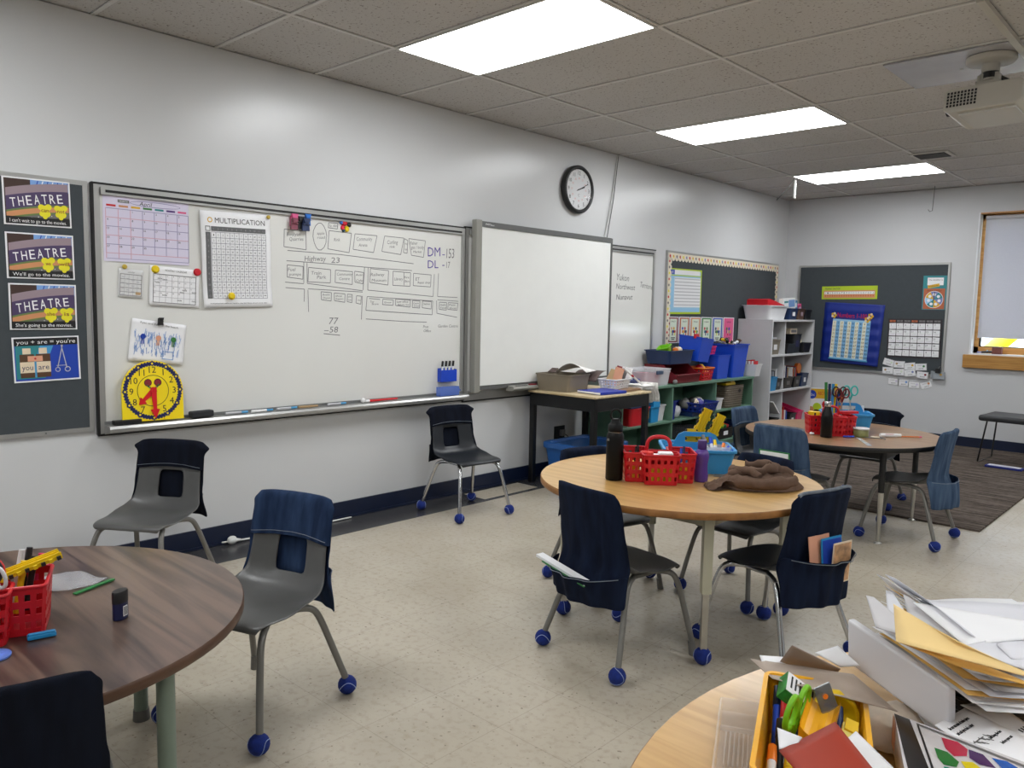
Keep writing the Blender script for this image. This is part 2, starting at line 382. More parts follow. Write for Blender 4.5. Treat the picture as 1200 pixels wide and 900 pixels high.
T1 = (1.835, .511, .537); T2 = (2.33, 2.975, .62); T3 = (2.22, 5.17, .585); T4 = (4.202, 1.18, .665)
round_table('round dark walnut table on sage green legs at the lower left', *T1, .61, walnut, wedge, sq(.52, 28), 'sage')
round_table('round oak table with beige legs in blue tennis balls, in the middle of the room', *T2, .6, oak, oakedge, sq(.487, -45), 'beige')
round_table('round brown table with black edge and black and chrome legs, by the carpet', *T3, .6, oak3, black, sq(.515, -43), 'black')
round_table('round oak table heaped with papers and a yellow tub, lower right corner', *T4, .762, oak, oakedge, sq(.6, 20), 'black')

# ---------------------------------------------------------------- chairs
gshell = M('grey_shell', (84, 84, 83), .36, var=.08, vs=14, bump=.25, bs=260); nshell = M('black_shell', (27, 31, 37), .34, var=.1, vs=14, bump=.25, bs=260)
dshell = M('charcoal_shell', (56, 57, 58), .36, var=.1, vs=14, bump=.25, bs=260); gleg = M('grey_leg', (120, 118, 113), .4, .25, var=.08)
PROF = [(.188, .346), (.192, .358), (.182, .367), (.15, .370), (.10, .368), (.04, .363), (-.02, .360), (-.08, .362), (-.12, .369), (-.148, .388), (-.162, .42), (-.170, .46), (-.177, .50), (-.184, .54), (-.191, .58), (-.198, .62), (-.204, .655), (-.206, .668), (-.211, .674)]
HW = [.150, .158, .165, .172, .180, .186, .188, .186, .182, .176, .168, .163, .160, .158, .157, .155, .150, .142, .136]
def xb(z):
    P = PROF[9:]
    for (x0, z0), (x1, z1) in zip(P, P[1:]):
        if z <= z1: return x0+(x1-x0)*max(0, (z-z0))/(z1-z0)
    return P[-1][0]
def hwz(z):
    P = list(zip(PROF, HW))[9:]
    for ((a, z0), h0), ((c, z1), h1) in zip(P, P[1:]):
        if z <= z1: return h0+(h1-h0)*max(0, (z-z0))/(z1-z0)
    return HW[-1]
def curv(y): return .026*(abs(y)/.16)**2.2
def chair_proto(shell, leg, hidden_loc):
    t = E('school_chair', None, 'chair', hidden_loc)
    b = MB(); nt = 16
    def fn(u, v):
        i = round(v*(len(PROF)-1)); x, z = PROF[i]; y = (u*2-1)*HW[i]; k = abs(u*2-1)
        if i <= 8: z += (.010*k**3*(i/8) - .010*k**4*(1-i/8)); x -= .02*k**3*(1-i/8 if i < 4 else 0)
        if 6 <= i <= 9: z += .02*k**4
        if i >= 9: x += curv(y)
        if i == 8: x += curv(y)*.6
        return (x, y, z)
    b.grid(fn, nt, len(PROF)-1, shell, skip=lambda i, j: 10 <= j <= 12 and 5 <= i <= 10)
    b.part('seat_shell', t, mods=[('solid', .007, -1), ('sub', 1)])
    k = 0
    for sx_ in (-1, 1):
        for sy in (-1, 1):
            b = MB()
            if sx_ > 0: pts = [(.06, sy*.09, .341), (.09, sy*.125, .342), (.135, sy*.148, .335), (.158, sy*.158, .30), (.182, sy*.176, .20), (.212, sy*.2, .046)]
            else: pts = [(-.02, sy*.10, .341), (-.06, sy*.125, .342), (-.105, sy*.146, .332), (-.128, sy*.158, .29), (-.165, sy*.18, .18), (-.209, sy*.207, .046)]
            b.tube(pts, .0115, leg, 10, smooth_pts=2); lg = b.part('leg', t); lg['ix'] = k
            b = MB(); ball(b, (pts[-1][0]+.002*sx_, pts[-1][1], .0325), .0325, k*1.3+1); b.part('tennis_ball', lg); k += 1
    b = MB()
    for sy in (-1, 1): b.tube([(.085, sy*.118, .342), (-.055, sy*.118, .342)], .010, leg, 8)
    b.part('seat_frame', t)
    return t
footm = None
def add_chair(proto, x, y, a, label, bare=(), sc=1):
    global footm
    r = proto.copy(); COL.objects.link(r); r.location = (x, y, 0); r.rotation_euler = (0, 0, R_(a)); r.scale = (sc, sc, sc); r['label'] = label; r['group'] = 'plastic school chairs around the room'
    for ch in list(proto.children):
        c = ch.copy(); COL.objects.link(c); c.parent = r
        for q in ch.children:
            if ch.get('ix') in bare:
                e = MB(); bb_ = q.data.vertices[0].co; cx = sum(v.co.x for v in q.data.vertices)/len(q.data.vertices); cy = sum(v.co.y for v in q.data.vertices)/len(q.data.vertices)
                e.cyl((cx*.98, cy*.98, .055), (cx*1.01, cy*1.01, .0), .0135, rubber, .0155); o = e.part('rubber_foot', c)
            else:
                d = q.copy(); COL.objects.link(d); d.parent = c
    return r
def kill(o):
    for c in list(o.children): kill(c)
    bpy.data.objects.remove(o)
P_g = chair_proto(gshell, gleg, (0, 0, -50)); P_d = chair_proto(dshell, gleg, (0, 0, -50)); P_n = chair_proto(nshell, chrome, (0, 0, -50))
# leg index: 0 back right, 1 back left, 2 front right, 3 front left (seen from the sitter: +y is left)
CH_ = {
 'wall': (P_n, .415, 3.525, -7.4, 'black plastic chair with chrome legs against the wall under the whiteboards', ()),
 'walnutfront': (P_g, 1.785, 1.272, -71.5, 'grey plastic chair facing the dark walnut table on its right side', (0,)),
 'walnutback': (P_g, .50, 1.45, -56, 'grey plastic chair behind the dark walnut table, below the toy clock', ()),
 'walnutnear': (P_g, 2.40, .40, 161, 'chair cut off by the lower left corner, only its denim covered back in view', ()),
 'oakfront': (P_g, 2.37, 2.50, 81, 'grey plastic chair turned away at the left front of the oak table', (2,)),
 'oakright': (P_n, 2.80, 2.975, 166, 'black plastic chair with chrome legs at the right side of the oak table', ()),
 'oakleft': (P_d, 1.865, 3.09, -14, 'charcoal chair pushed under the far left side of the oak table', (3,)),
 'oakback': (P_d, 2.40, 3.455, -98, 'charcoal chair pushed under the far right side of the oak table', ()),
 'brownright': (P_d, 2.675, 5.09, 180, 'charcoal chair at the right end of the brown table, side view with denim pocket', ()),
 'brownfront': (P_d, 2.15, 4.60, 87, 'charcoal chair turned away at the front of the brown table, behind the oak table', ()),
 'brownleft': (P_d, 1.74, 5.12, -4, 'charcoal chair at the left end of the brown table beside the green shelf', ()),
 'brownback': (P_d, 2.17, 5.85, -85, 'charcoal chair on the carpet behind the brown table', ()),
}
CHO = {}; SCL = {'oakleft': .945, 'oakback': .945, 'brownback': .96}
for k, (p, x, y, a, lb, bare) in CH_.items(): CHO[k] = add_chair(p, x, y, a, lb, bare, SCL.get(k, 1))
for p in (P_g, P_d, P_n): kill(p)

# ---------------------------------------------------------------- denim pockets slipped over the chair backs
def denim(name, c, c2):
    m = M(name, c, .95, var=0, bump=.5, bs=700, spec=.15); t = m.node_tree; L = t.links.new; b = t.nodes['Principled BSDF']
    tc = nd(t, 'ShaderNodeTexCoord'); mp = nd(t, 'ShaderNodeMapping'); mp.inputs['Scale'].default_value = (30, 30, 4); L(tc.outputs['Object'], mp.inputs[0])
    n = nd(t, 'ShaderNodeTexNoise'); n.inputs['Scale'].default_value = 1; n.inputs['Detail'].default_value = 6; L(mp.outputs[0], n.inputs[0])
    cr = nd(t, 'ShaderNodeValToRGB'); cr.color_ramp.elements[0].position = .35; cr.color_ramp.elements[1].position = .7
    cr.color_ramp.elements[0].color = rgb(c); cr.color_ramp.elements[1].color = rgb(c2); L(n.outputs[0], cr.inputs[0]); L(cr.outputs[0], b.inputs['Base Color']); return m
dn = denim('navy_twill', (13, 16, 26), (18, 23, 36)); dj = denim('blue_denim', (26, 40, 66), (44, 62, 92)); dd = denim('dark_denim', (15, 21, 37), (24, 34, 56)); df = denim('faded_denim', (48, 66, 92), (80, 100, 124))
stm = M('hem_stitch', (120, 128, 140), .9); fadem = denim('worn_seam', (96, 104, 116), (130, 136, 142))
PK = {}
def pocket(key, m, label, zf=.535, zb=.30, ear=0, pock=.44, seed=1, worn=False, pd=.05):
    p, x, y, a, _, _ = CH_[key]
    t = E('chair_pocket', label, 'chair pocket', (x, y, 0), R_(a), 'denim pockets on the chair backs'); t.scale = (SCL.get(key, 1),)*3; b = MB(); nt = 24
    ztop = .690
    rows = []   # (z, mode) going up the front flap, over the top, down the back
    nf = 13; nb = 24
    for i in range(nf): rows.append((zf+(ztop-.012-zf)*i/(nf-1), 'f'))
    rows += [(ztop, 't')]
    for i in range(nb): rows.append((ztop-.008+(zb-ztop+.008)*i/(nb-1), 'b'))
    def pt(u, row):
        z, mode = row; k = u*2-1; zz = min(max(z, .4), .674)
        w = hwz(zz)+.017 + ear*math.exp(-((z-.655)/.017)**2)
        if mode == 'b' and z < .5: w = w+.004*math.sin(seed+z*30)
        y = k*w; e = abs(k)
        sag = .012*math.sin(PI*u)*(1 if mode == 'f' and z < zf+.01 else 0)
        mid = xb(zz)+curv(min(abs(y), hwz(zz)))-.0035
        nz = noise.noise((y*14+seed*7, z*9, seed+(3 if mode == 'f' else 0)))*.006
        fold = .0065*math.sin(y*70+seed*2+z*8)*(max(0, (.6-z))/.3 if mode == 'b' else .15)
        pinch = 1-e**10
        if mode == 'f': X = mid+(.012+abs(nz)+fold*.3)*pinch
        elif mode == 't': X = mid; z -= .010*e**6
        else:
            hang = max(0, .60-z); X = mid-(.016+abs(nz))*pinch-(.0+fold)*pinch-.12*min(hang, .25)**2-.35*(1-.5*e)*.22*math.sin(min(1, max(0, .42-z)/.22)*PI/2)
        return (X, y, z+sag)
    b.grid(lambda u, v: pt(u, rows[round(v*(len(rows)-1))]), nt, len(rows)-1, m)
    body = b.part('cover', t, mods=[('solid', .0025, 0), ('sub', 1)])
    # pocket layer on the back
    b = MB(); np_ = 7
    def pf(u, v):
        z = zb+(pock-zb)*v; X, y, z2 = pt(u, (z, 'b')); e = abs(u*2-1); dp = (.006+pd*v**1.2)*(1-e**4)
        return (X-dp-.003+.003*math.sin(y*60+seed)*v, y*(1.0), z-.012*math.sin(PI*u)*v)
    b.grid(pf, nt, np_, m); b.part('pouch', t, mods=[('solid', .0025, 0), ('sub', 1)])
    b = MB()
    b.tube([(lambda q: (q[0]+.003, q[1], q[2]+.014))(pt(i/24, rows[0])) for i in range(1, 24)], .0012, stm, 4)
    b.tube([(lambda q: (q[0]-.003, q[1], q[2]-.006))(pf(i/24, 1)) for i in range(1, 24)], .0016, fadem if worn else stm, 4)
    if worn: b.tube([(lambda q: (q[0], q[1], q[2]+.001))(pt(i/24, (ztop, 't'))) for i in range(0, 25)], .0075, fadem, 6)
    b.part('stitching', t)
    t['pz'] = pock
    def mid(u, z, k=.5):
        a_ = V(*pt(u, (z, 'b'))); c_ = V(*pf(u, (z-zb)/(pock-zb))); return a_.lerp(c_, k)
    PK[key] = (mid, zb, pock)
pocket('wall', dn, 'navy cloth chair pocket with pointed corners on the chair under the whiteboards', .555, .325, .034, seed=2)
pocket('walnutfront', dj, 'mid blue denim chair pocket with gathered hem, right of the walnut table', .53, .30, .01, seed=3)
pocket('walnutback', dn, 'navy cloth chair pocket on the chair below the toy clock', .55, .33, .032, seed=4)
pocket('walnutnear', dn, 'dark navy chair pocket in the lower left corner of the photo', .55, .30, .006, seed=5)
pocket('oakfront', dd, 'dark navy denim chair pocket sagging open with papers, left front of the oak table', .56, .26, .0, .38, seed=6, pd=.085)
pocket('oakright', dd, 'dark blue denim chair pocket holding a blue book, right side of the oak table', .55, .26, .012, .45, seed=7, worn=True, pd=.085)
pocket('oakleft', dd, 'denim chair pocket just showing over the far left rim of the oak table', .56, .34, 0, seed=8)
pocket('oakback', dd, 'denim chair pocket just showing over the far right rim of the oak table', .56, .34, 0, seed=9)
pocket('brownright', df, 'faded blue denim chair pocket with an open empty pouch, right end of the brown table', .56, .235, .0, .40, seed=10)
pocket('brownfront', df, 'faded blue denim chair pocket with worn white top seam, front of the brown table', .56, .33, .0, .46, seed=11, worn=True)
pocket('brownleft', df, 'faded blue denim chair pocket beside the green shelf, left end of the brown table', .56, .33, .0, seed=12)
pocket('brownback', dn, 'dark navy chair pocket on the chair standing on the carpet', .56, .31, .03, seed=13)
# ---------------------------------------------------------------- things on the walls
def flat(tl, tr, br, bl_, wall='L', off=0.0):
    f = (lambda p: atx(p[0], p[1], off)) if wall == 'L' else (lambda p: aty(p[0], p[1], D-off))
    P = [f(p) for p in (tl, tr, br, bl_)]; c = sum(P, V(0, 0, 0))/4
    h = lambda v: v.y if wall == 'L' else v.x
    dw = ((P[1]-P[0])+(P[2]-P[3]))/2; dh = ((P[0]-P[3])+(P[1]-P[2]))/2
    return c, math.hypot(h(dw), dw.z), math.hypot(h(dh), dh.z), (0, -math.atan2(dw.z, h(dw)), WL if wall == 'L' else 0)
def pt_local(px, py, c, wall='L', off=0.0):
    p = atx(px, py, off) if wall == 'L' else aty(px, py, D-off)
    return ((p.y-c[1]) if wall == 'L' else (p.x-c[0]), p.z-c[2])
alu = M('aluminium', (176, 176, 174), .35, .7, var=.03); alug = M('grey_aluminium', (120, 121, 120), .4, .4, var=.03); tack = M('grey_tackboard', (62, 68, 72), .9, var=.04, vs=30, bump=.3, bs=400)
wbm = M('whiteboard', (222, 222, 218), .16, var=.02, vs=1.5, coat=.3); smm = M('matte_board', (234, 235, 232), .42, var=.01); dkg = M('dark_grey', (92, 93, 92), .45, var=.04); mgr = M('mid_grey_plastic', (142, 141, 134), .45, var=.04)
def frame_boxes(b, w, h, t, d, m):
    for q in (-1, 1): b.box((0, -d/2, q*(h/2-t/2)), (w, d, t), m); b.box((q*(w/2-t/2), -d/2, 0), (t, d, h-2*t), m)
# tackboard at the left
zt, zb_ = 1.905, .704
w = 1.395-.18; t = E('tackboard', 'grey tackboard with four posters at the left edge of the photo', 'bulletin board', (0, .18+w/2, (zt+zb_)/2), WL)
MB().box((0, -.006, 0), (w-.02, .012, zt-zb_-.02), tack).part('panel', t)
b = MB(); frame_boxes(b, w, zt-zb_, .022, .0135, alu)
for i in range(5): b.cyl((-w/2+.2+i*.2, -.013, -(zt-zb_)/2+.011), (-w/2+.2+i*.2, -.015, -(zt-zb_)/2+.011), .004, dkg, n=8)
b.part('frame', t)
# posters
pw = M('poster_white', (232, 232, 234), .35, var=0)
C_ = {k: M('print_'+k, c, .4, var=0) for k, c in dict(brown=(62, 44, 38), mauve=(150, 132, 140), navy=(38, 36, 84), violet=(74, 60, 96), green=(104, 124, 70), orange=(202, 140, 96), yellow=(226, 216, 40), red=(196, 32, 40), sky=(120, 160, 214), black=(22, 22, 24), grey=(110, 108, 108), lgrey=(186, 186, 190), teal=(46, 130, 136), blue=(30, 66, 170), cyan=(70, 150, 200), cream=(226, 208, 180), skin=(222, 160, 130), pink=(220, 90, 140), lilac=(212, 206, 226), gold=(214, 168, 40), lime=(176, 200, 40), dgreen=(56, 120, 60), rust=(176, 94, 58), tan=(180, 150, 110), maroon=(130, 30, 44), white=(240, 240, 240), purple=(84, 50, 120), ltblue=(150, 196, 226), peri=(120, 130, 180)).items()}
def slab(b, w, h, th, m, y=0): b.box((0, y-th/2, 0), (w, th, h), m)
def theatre(cap, w1, w2, label, cs):
    c, w, h, r = flat(*cs, off=.014); b = MB(); slab(b, w, h, .002, pw); y = -.0026; k = w
    b.rect(0, 0, w*.95, h*.94, C_['brown'], y); b.rect(.19*w, h*.36, w*.57, h*.22, C_['sky'], y-.0003)
    for i in range(7): b.line((-.02*w+i*.075*w, h*.30), (.02*w+i*.075*w, h*.46), w*.014, C_['white' if i % 2 else 'blue'], y-.0006)
    arc = lambda u, z0: (u*w, z0*h+.10*h*u-.16*h*(u-.3)**2)
    def band(z0, z1, m, yy):
        us = [-.46+i*.0928 for i in range(11)]
        for a, d in zip(us, us[1:]):
            p, q = arc(a, z0), arc(d, z0); s_, t_ = arc(d, z1), arc(a, z1); b.poly([(p[0], yy, p[1]), (q[0], yy, q[1]), (s_[0], yy, s_[1]), (t_[0], yy, t_[1])], m)
    band(-.34, .0, C_['grey'], y-.0006); band(.235, .40, C_['mauve'], y-.0007); band(-.07, .235, C_['violet'], y-.0008); band(-.10, -.06, C_['green'], y-.0009); band(-.21, -.10, C_['orange'], y-.001); band(-.25, -.21, C_['green'], y-.0011)
    for i, chh in enumerate('THEATRE'):
        u = -.36+i*.116; p = arc(u, .08); b.text(chh, p[0], p[1], h*(.21-.005*abs(i-3)), C_['white'], y-.0014, r=.10, w=w*.082)
    for i in range(6): p = arc(-.2+.1*i, -.29); b.disc(p[0], p[1], .007*k, C_['white'], y-.0014, 8)
    b.rect(0, -h*.395, w*.95, h*.15, C_['black'], y-.0016)
    for u, s_ in ((.10, w1), (.34, w2)):
        yy = y-.0018
        for a, d, q in ((0, 0, .07), (-.05, .035, .05), (.055, .045, .05), (-.04, -.07, .045), (.035, -.07, .05), (.0, -.12, .035)): yy = yy-.00012; b.disc((u+a)*w, h*(-.14)+d*w, q*w, C_['yellow'], yy, 14)
        b.text(s_, u*w, -h*.15, h*.085, C_['maroon'], y-.0032, w=w*.05*len(s_)*.75)
    b.text(cap, 0, -h*.40, h*.075, C_['white'], y-.002, w=w*.84)
    b.thing('poster', label, 'poster', c, rot=r, group='grammar posters on the tackboard')
theatre("I can't wait to go to the movies.", 'can', 'not', 'theatre poster captioned I can\'t wait to go to the movies, topmost of four', ((2, 206), (81.5, 213.5), (83.5, 268), (4, 262)))
theatre("We'll go to the movies.", 'we', 'will', 'theatre poster captioned We\'ll go to the movies, second from the top', ((5, 271), (85, 276.5), (88, 328), (8.5, 326)))
theatre("She's going to the movies.", 'she', 'is', 'theatre poster captioned She\'s going to the movies, third from the top', ((9, 331.5), (88.5, 334), (90.5, 386), (12, 386.5)))
c, w, h, r = flat((13, 396), (91.5, 393), (95, 444), (17, 449), off=.014); b = MB(); slab(b, w, h, .002, pw); y = -.0026
b.rect(0, 0, w*.95, h*.93, C_['blue'], y); b.rect(-.25*w, -.05*h, w*.42, h*.75, C_['teal'], y-.0003); b.poly([(-.3*w, y-.0005, -.4*h), (-.1*w, y-.0005, -.4*h), (.1*w, y-.0005, .3*h), (-.1*w, y-.0005, .3*h)], C_['cyan'])
b.rect(0, h*.39, w*.95, h*.16, C_['black'], y-.001); b.text("you + are = you're", 0, h*.39, h*.09, C_['white'], y-.0014, w=w*.88)
for u, s_ in ((-.30, 'you'), (-.06, 'are')):
    b.rect(u*w, -.14*h, w*.21, h*.52, M('print_amber', (86, 60, 40), .4, var=0), y-.001); b.rect(u*w, .19*h, w*.12, h*.13, C_['cream'], y-.0012); b.rect(u*w, -.17*h, w*.21, h*.24, C_['cream'], y-.0014); b.text(s_, u*w, -.17*h, h*.12, C_['navy'], y-.0018, w=w*.16)
b.rect(-.18*w, .02*h, w*.22, h*.12, C_['skin'], y-.002); b.disc(-.18*w, .02*h, .016*w, C_['red'], y-.0024)
b.pline([(.15*w, -.2*h), (.24*w, .3*h), (.22*w, .3*h), (.29*w, -.22*h)], w*.014, C_['lgrey'], y-.001); b.line((.13*w, -.16*h), (.29*w, -.16*h), w*.01, C_['lgrey'], y-.0012); b.ring(.15*w, -.25*h, w*.04, w*.012, C_['lgrey'], y-.0013); b.ring(.30*w, -.25*h, w*.045, w*.012, C_['lgrey'], y-.0013)
b.thing('poster', "blue poster with two brown bottles captioned you are you're, lowest of four", 'poster', c, rot=r, group='grammar posters on the tackboard')

# big whiteboard
def wboard(y0, y1, z0, z1, name, label, rail=True, tray=True, left=True):
    t = E(name, label, 'whiteboard', (0, (y0+y1)/2, (z0+z1)/2), WL); w, h = y1-y0, z1-z0
    MB().box((0, -.006, .0), (w-.03, .012, h-.03), wbm).part('writing_surface', t)
    b = MB(); frame_boxes(b, w, h, .028, .02, alu)
    bk = M('black_trim', (14, 14, 15), .5, var=0)
    b.box((0, -.010, h/2+.004), (w+.014, .022, .010), bk); b.box((0, -.008, -h/2-.006), (w+.014, .016, .012), bk)
    if left: b.box((-w/2-.005, -.010, 0), (.012, .022, h+.01), bk)
    b.part('frame', t)
    if rail:
        b = MB(); b.box((0, -.020, h/2-.030), (w-.06, .012, .034), alu); b.box((0, -.0268, h/2-.030), (w-.07, .002, .012), bk); b.box((-w/2+.04, -.024, h/2-.030), (.02, .02, .036), alu); b.part('map_rail', t)
    if tray:
        b = MB(); b.prism([(-.018, -h/2+.045), (-.085, -h/2+.040), (-.092, -h/2+.028), (-.09, -h/2+.012), (-.02, -h/2-.004)], -w/2+.02, w/2-.005, alu, 'x'); b.prism([(-.02, -h/2+.06), (-.026, -h/2+.06), (-.026, -h/2+.045), (-.02, -h/2+.045)], -w/2+.02, w/2-.005, alug, 'x'); b.part('marker_tray', t)
    return t
WB = wboard(1.418, 3.862, .688, 1.898, 'whiteboard', 'large whiteboard covered with papers and a hand drawn street map')
WBC = WB.location
# writing on the big whiteboard (one part)
ink = M('marker_ink', (112, 112, 114), .5, var=0); ink2 = M('marker_ink_dark', (84, 84, 88), .5, var=0); vio = M('marker_violet', (84, 66, 150), .5, var=0)
b = MB(); y = -.0126
q = lambda px, py: pt_local(px*225/1200+320, py*150/800+250, WBC, off=.0126)
def pl(pts, m=ink, wd=.0042, close=False):
    P = [q(*p) for p in pts]; b.pline(P+[P[0]] if close else P, wd, m, y)
def wr(s, px, py, hpx, wpx, m=ink, sh=.15):
    p = q(px, py); p2 = q(px+wpx, py); hh = abs(q(px, py)[1]-q(px, py+hpx)[1]); b.text(s, p[0], p[1], hh, m, y-.0002, 'l', math.atan2(p2[1]-p[1], p2[0]-p[0]), w=math.hypot(p2[0]-p[0], p2[1]-p[1]), shear=sh)
for pts in ([(70, 98), (205, 110), (207, 228), (68, 208)], [(350, 108), (490, 125), (475, 246), (342, 222)], [(512, 128), (650, 140), (628, 245), (500, 225)], [(697, 142), (818, 155), (798, 258), (680, 238)], [(848, 158), (952, 172), (940, 275), (865, 262)], [(822, 158), (842, 170), (838, 250), (815, 245)], [(348, 58), (405, 64), (402, 98), (345, 90)],
            [(88, 322), (188, 332), (186, 412), (88, 398)], [(222, 338), (360, 352), (358, 435), (218, 428)], [(390, 355), (497, 365), (495, 445), (388, 432)], [(510, 362), (566, 370), (562, 440), (512, 430)], [(608, 345), (722, 358), (718, 448), (605, 432)], [(750, 362), (860, 372), (856, 456), (748, 450)], [(878, 375), (988, 385), (984, 460), (876, 452)],
            [(300, 490), (365, 496), (363, 548), (302, 540)], [(382, 498), (450, 504), (448, 556), (384, 546)], [(465, 505), (495, 508), (493, 558), (463, 552)], [(522, 515), (552, 518), (548, 568), (518, 560)], [(600, 532), (668, 538)], [(686, 536), (752, 542), (750, 575), (684, 570)], [(766, 535), (858, 542), (856, 586), (766, 576)], [(872, 545), (918, 548), (916, 592), (870, 588)], [(934, 548), (990, 552), (988, 598), (932, 590)], [(1040, 555), (1085, 558), (1083, 605), (1038, 600)], [(1095, 558), (1155, 562), (1150, 606), (1092, 600)], [(588, 520), (998, 548), (994, 634), (580, 606)], [(1028, 540), (1158, 550)]):
    pl(pts, close=len(pts) > 2)
pl([(292+40*math.cos(a/14*2*PI)*(1+.1*math.sin(a)), 145+86*math.sin(a/14*2*PI)) for a in range(15)])
for pts in ([(90, 232), (420, 258), (720, 295), (878, 315)], [(84, 296), (330, 314), (570, 336), (868, 358)], [(192, 306), (192, 436)], [(212, 310), (214, 438), (560, 484)], [(572, 336), (562, 480)], [(75, 430), (192, 440)], [(594, 340), (592, 480), (1000, 520), (1008, 380)], [(1034, 375), (1028, 520), (1152, 526)], [(78, 464), (196, 474), (194, 552)], [(218, 478), (222, 616)], [(218, 472), (560, 492)], [(558, 516), (552, 664)], [(580, 660), (820, 676), (960, 680)], [(1022, 545), (1024, 625), (1150, 650)], [(818, 366), (818, 450)]):
    pl(pts)
for s_, x_, y_, h_, w_ in (('Boulyan', 84, 130, 22, 86), ('Quarries', 100, 160, 22, 88), ('apple', 274, 124, 18, 46), ('road', 276, 150, 18, 46), ('St. Alm', 352, 78, 16, 48), ('Rink', 380, 164, 20, 38), ('Community', 520, 160, 24, 98), ('Arena', 534, 198, 20, 54), ('Curling', 712, 180, 24, 66), ('rink', 728, 208, 16, 32), ('Hwy', 824, 190, 14, 18), ('lot', 824, 225, 14, 14), ('Fisher', 856, 186, 20, 46), ('gas / body', 862, 212, 20, 80), ('Market', 876, 240, 14, 52), ('Fuel', 92, 350, 22, 46), ('pumps', 100, 380, 18, 74), ('Train', 236, 372, 22, 64), ('Park', 274, 398, 22, 56), ('Community', 398, 380, 18, 96), ('Centre', 412, 408, 18, 66), ('Auto', 516, 384, 14, 44), ('Cafe', 518, 420, 14, 40), ('Railway', 610, 382, 20, 84), ('Museum', 616, 418, 18, 90), ('Library', 758, 410, 18, 52), ('Fire', 820, 400, 14, 30), ('Stn', 822, 424, 14, 28), ('ET', 890, 410, 20, 24), ('Repair shop', 904, 432, 14, 76), ('Bottle', 310, 508, 12, 44), ('Depot', 312, 528, 12, 44), ('Shoe', 390, 516, 12, 40), ('Repairs', 392, 534, 12, 46), ('old', 468, 520, 12, 20), ('inn', 468, 540, 12, 20), ('inn', 528, 542, 10, 18), ('Toy', 606, 552, 12, 24), ('Store', 616, 566, 12, 42), ('Grocer', 694, 556, 12, 46), ('Law office', 774, 552, 12, 70), ('Bakery row', 780, 570, 10, 70), ('Court', 876, 562, 12, 34), ('house', 880, 578, 10, 34), ('Salon', 940, 566, 12, 40), ('Health', 1044, 572, 12, 36), ('Food', 1046, 590, 12, 34), ('Pizza', 1100, 572, 12, 38), ('Shop', 1102, 592, 12, 42), ('Post', 938, 708, 18, 32), ('Office', 940, 734, 16, 46), ('Garden Centre', 1030, 704, 18, 124)):
    wr(s_, x_, y_, h_, w_, ink2 if h_ < 17 else ink)
wr('Highway', 196, 282, 34, 132); wr('23', 362, 292, 34, 52)
wr('DM', 966, 240, 58, 78, vio, .05); wr('-', 1056, 252, 40, 16, vio); wr('153', 1082, 250, 60, 48, ink, .1); wr('DL', 966, 318, 50, 66, vio, .05); wr('-', 1056, 318, 40, 14, vio); wr('17', 1082, 322, 40, 22, ink, .1)
wr('77', 346, 672, 42, 56, ink, .2); wr('-', 318, 728, 30, 28); wr('58', 352, 726, 38, 52); pl([(316, 752), (418, 762)], ink, .005)
b.part('map_drawing', WB, 'grey marker street map and sums drawn on the whiteboard')

# second whiteboard behind the interactive board and the small writing on it
W2_ = wboard(3.874, 6.30, .676, 1.905, 'whiteboard', 'plain narrow whiteboard strip right of the big blank board, with three faint pencil grey lines', tray=False, left=False)
b = MB(); c2 = W2_.location
for s_, x_, y_, x2, y2, hpx in (('Yukon', 722, 324, 737, 326, 7), ('Northwest', 722, 335, 744, 337, 6), ('Territories', 750, 333, 766, 337, 6), ('Nunavut', 722, 348, 741, 348, 6)):
    p, p2 = pt_local(x_, y_, c2, off=.0126), pt_local(x2, y2, c2, off=.0126); b.text(s_, p[0], p[1], hpx*.0082, ink, -.0128, 'l', math.atan2(p2[1]-p[1], p2[0]-p[0]), w=math.hypot(p2[0]-p[0], p2[1]-p[1]), shear=.15)
b.part('faint_writing', W2_)
MB().box((0, -.023, -.575), (2.36, .006, .06), alu).part('lower_rail', W2_)
# interactive board
y0, y1, z0, z1 = 3.912, 5.545, .752, 1.955
t = E('interactive_board', 'big blank interactive whiteboard with a grey frame', 'interactive board', (.036, (y0+y1)/2, (z0+z1)/2), WL); w, h = y1-y0, z1-z0
MB().box((.02, -.030, 0), (w-.06, .010, h-.06), smm).part('screen', t)
b = MB(); b.box((0, -.016, 0), (w-.08, .028, h-.02), dkg)
b.box((0, -.024, h/2-.018), (w-.04, .036, .040), dkg); b.box((0, -.022, -h/2+.012), (w-.04, .034, .024), dkg); b.box((w/2-.011, -.022, 0), (.022, .036, h), dkg); b.part('frame', t)
b = MB(); b.box((-w/2+.028, -.026, -.005), (.058, .05, h+.03), mgr); b.part('side_rail', t, mods=[('bev', .006)])
b = MB(); b.text('SMART', -w/2+.12, h/2-.017, .012, C_['white'], -.0426, w=.05); b.text('Board', -w/2+.165, h/2-.019, .010, C_['white'], -.0426, w=.035); b.part('logo', t)
b = MB(); b.prism([(-.02, -.030), (-.02, .012), (-.095, .004), (-.105, -.012), (-.085, -.028)], 0, .275, mgr, 'x'); b.box((.11, -.07, .006), (.12, .03, .004), blackp); b.box((.235, -.075, .010), (.07, .02, .010), C_['maroon'])
tr_ = b.part('pen_tray', t); tr_.location = (-.455, 0, -h/2+.005)
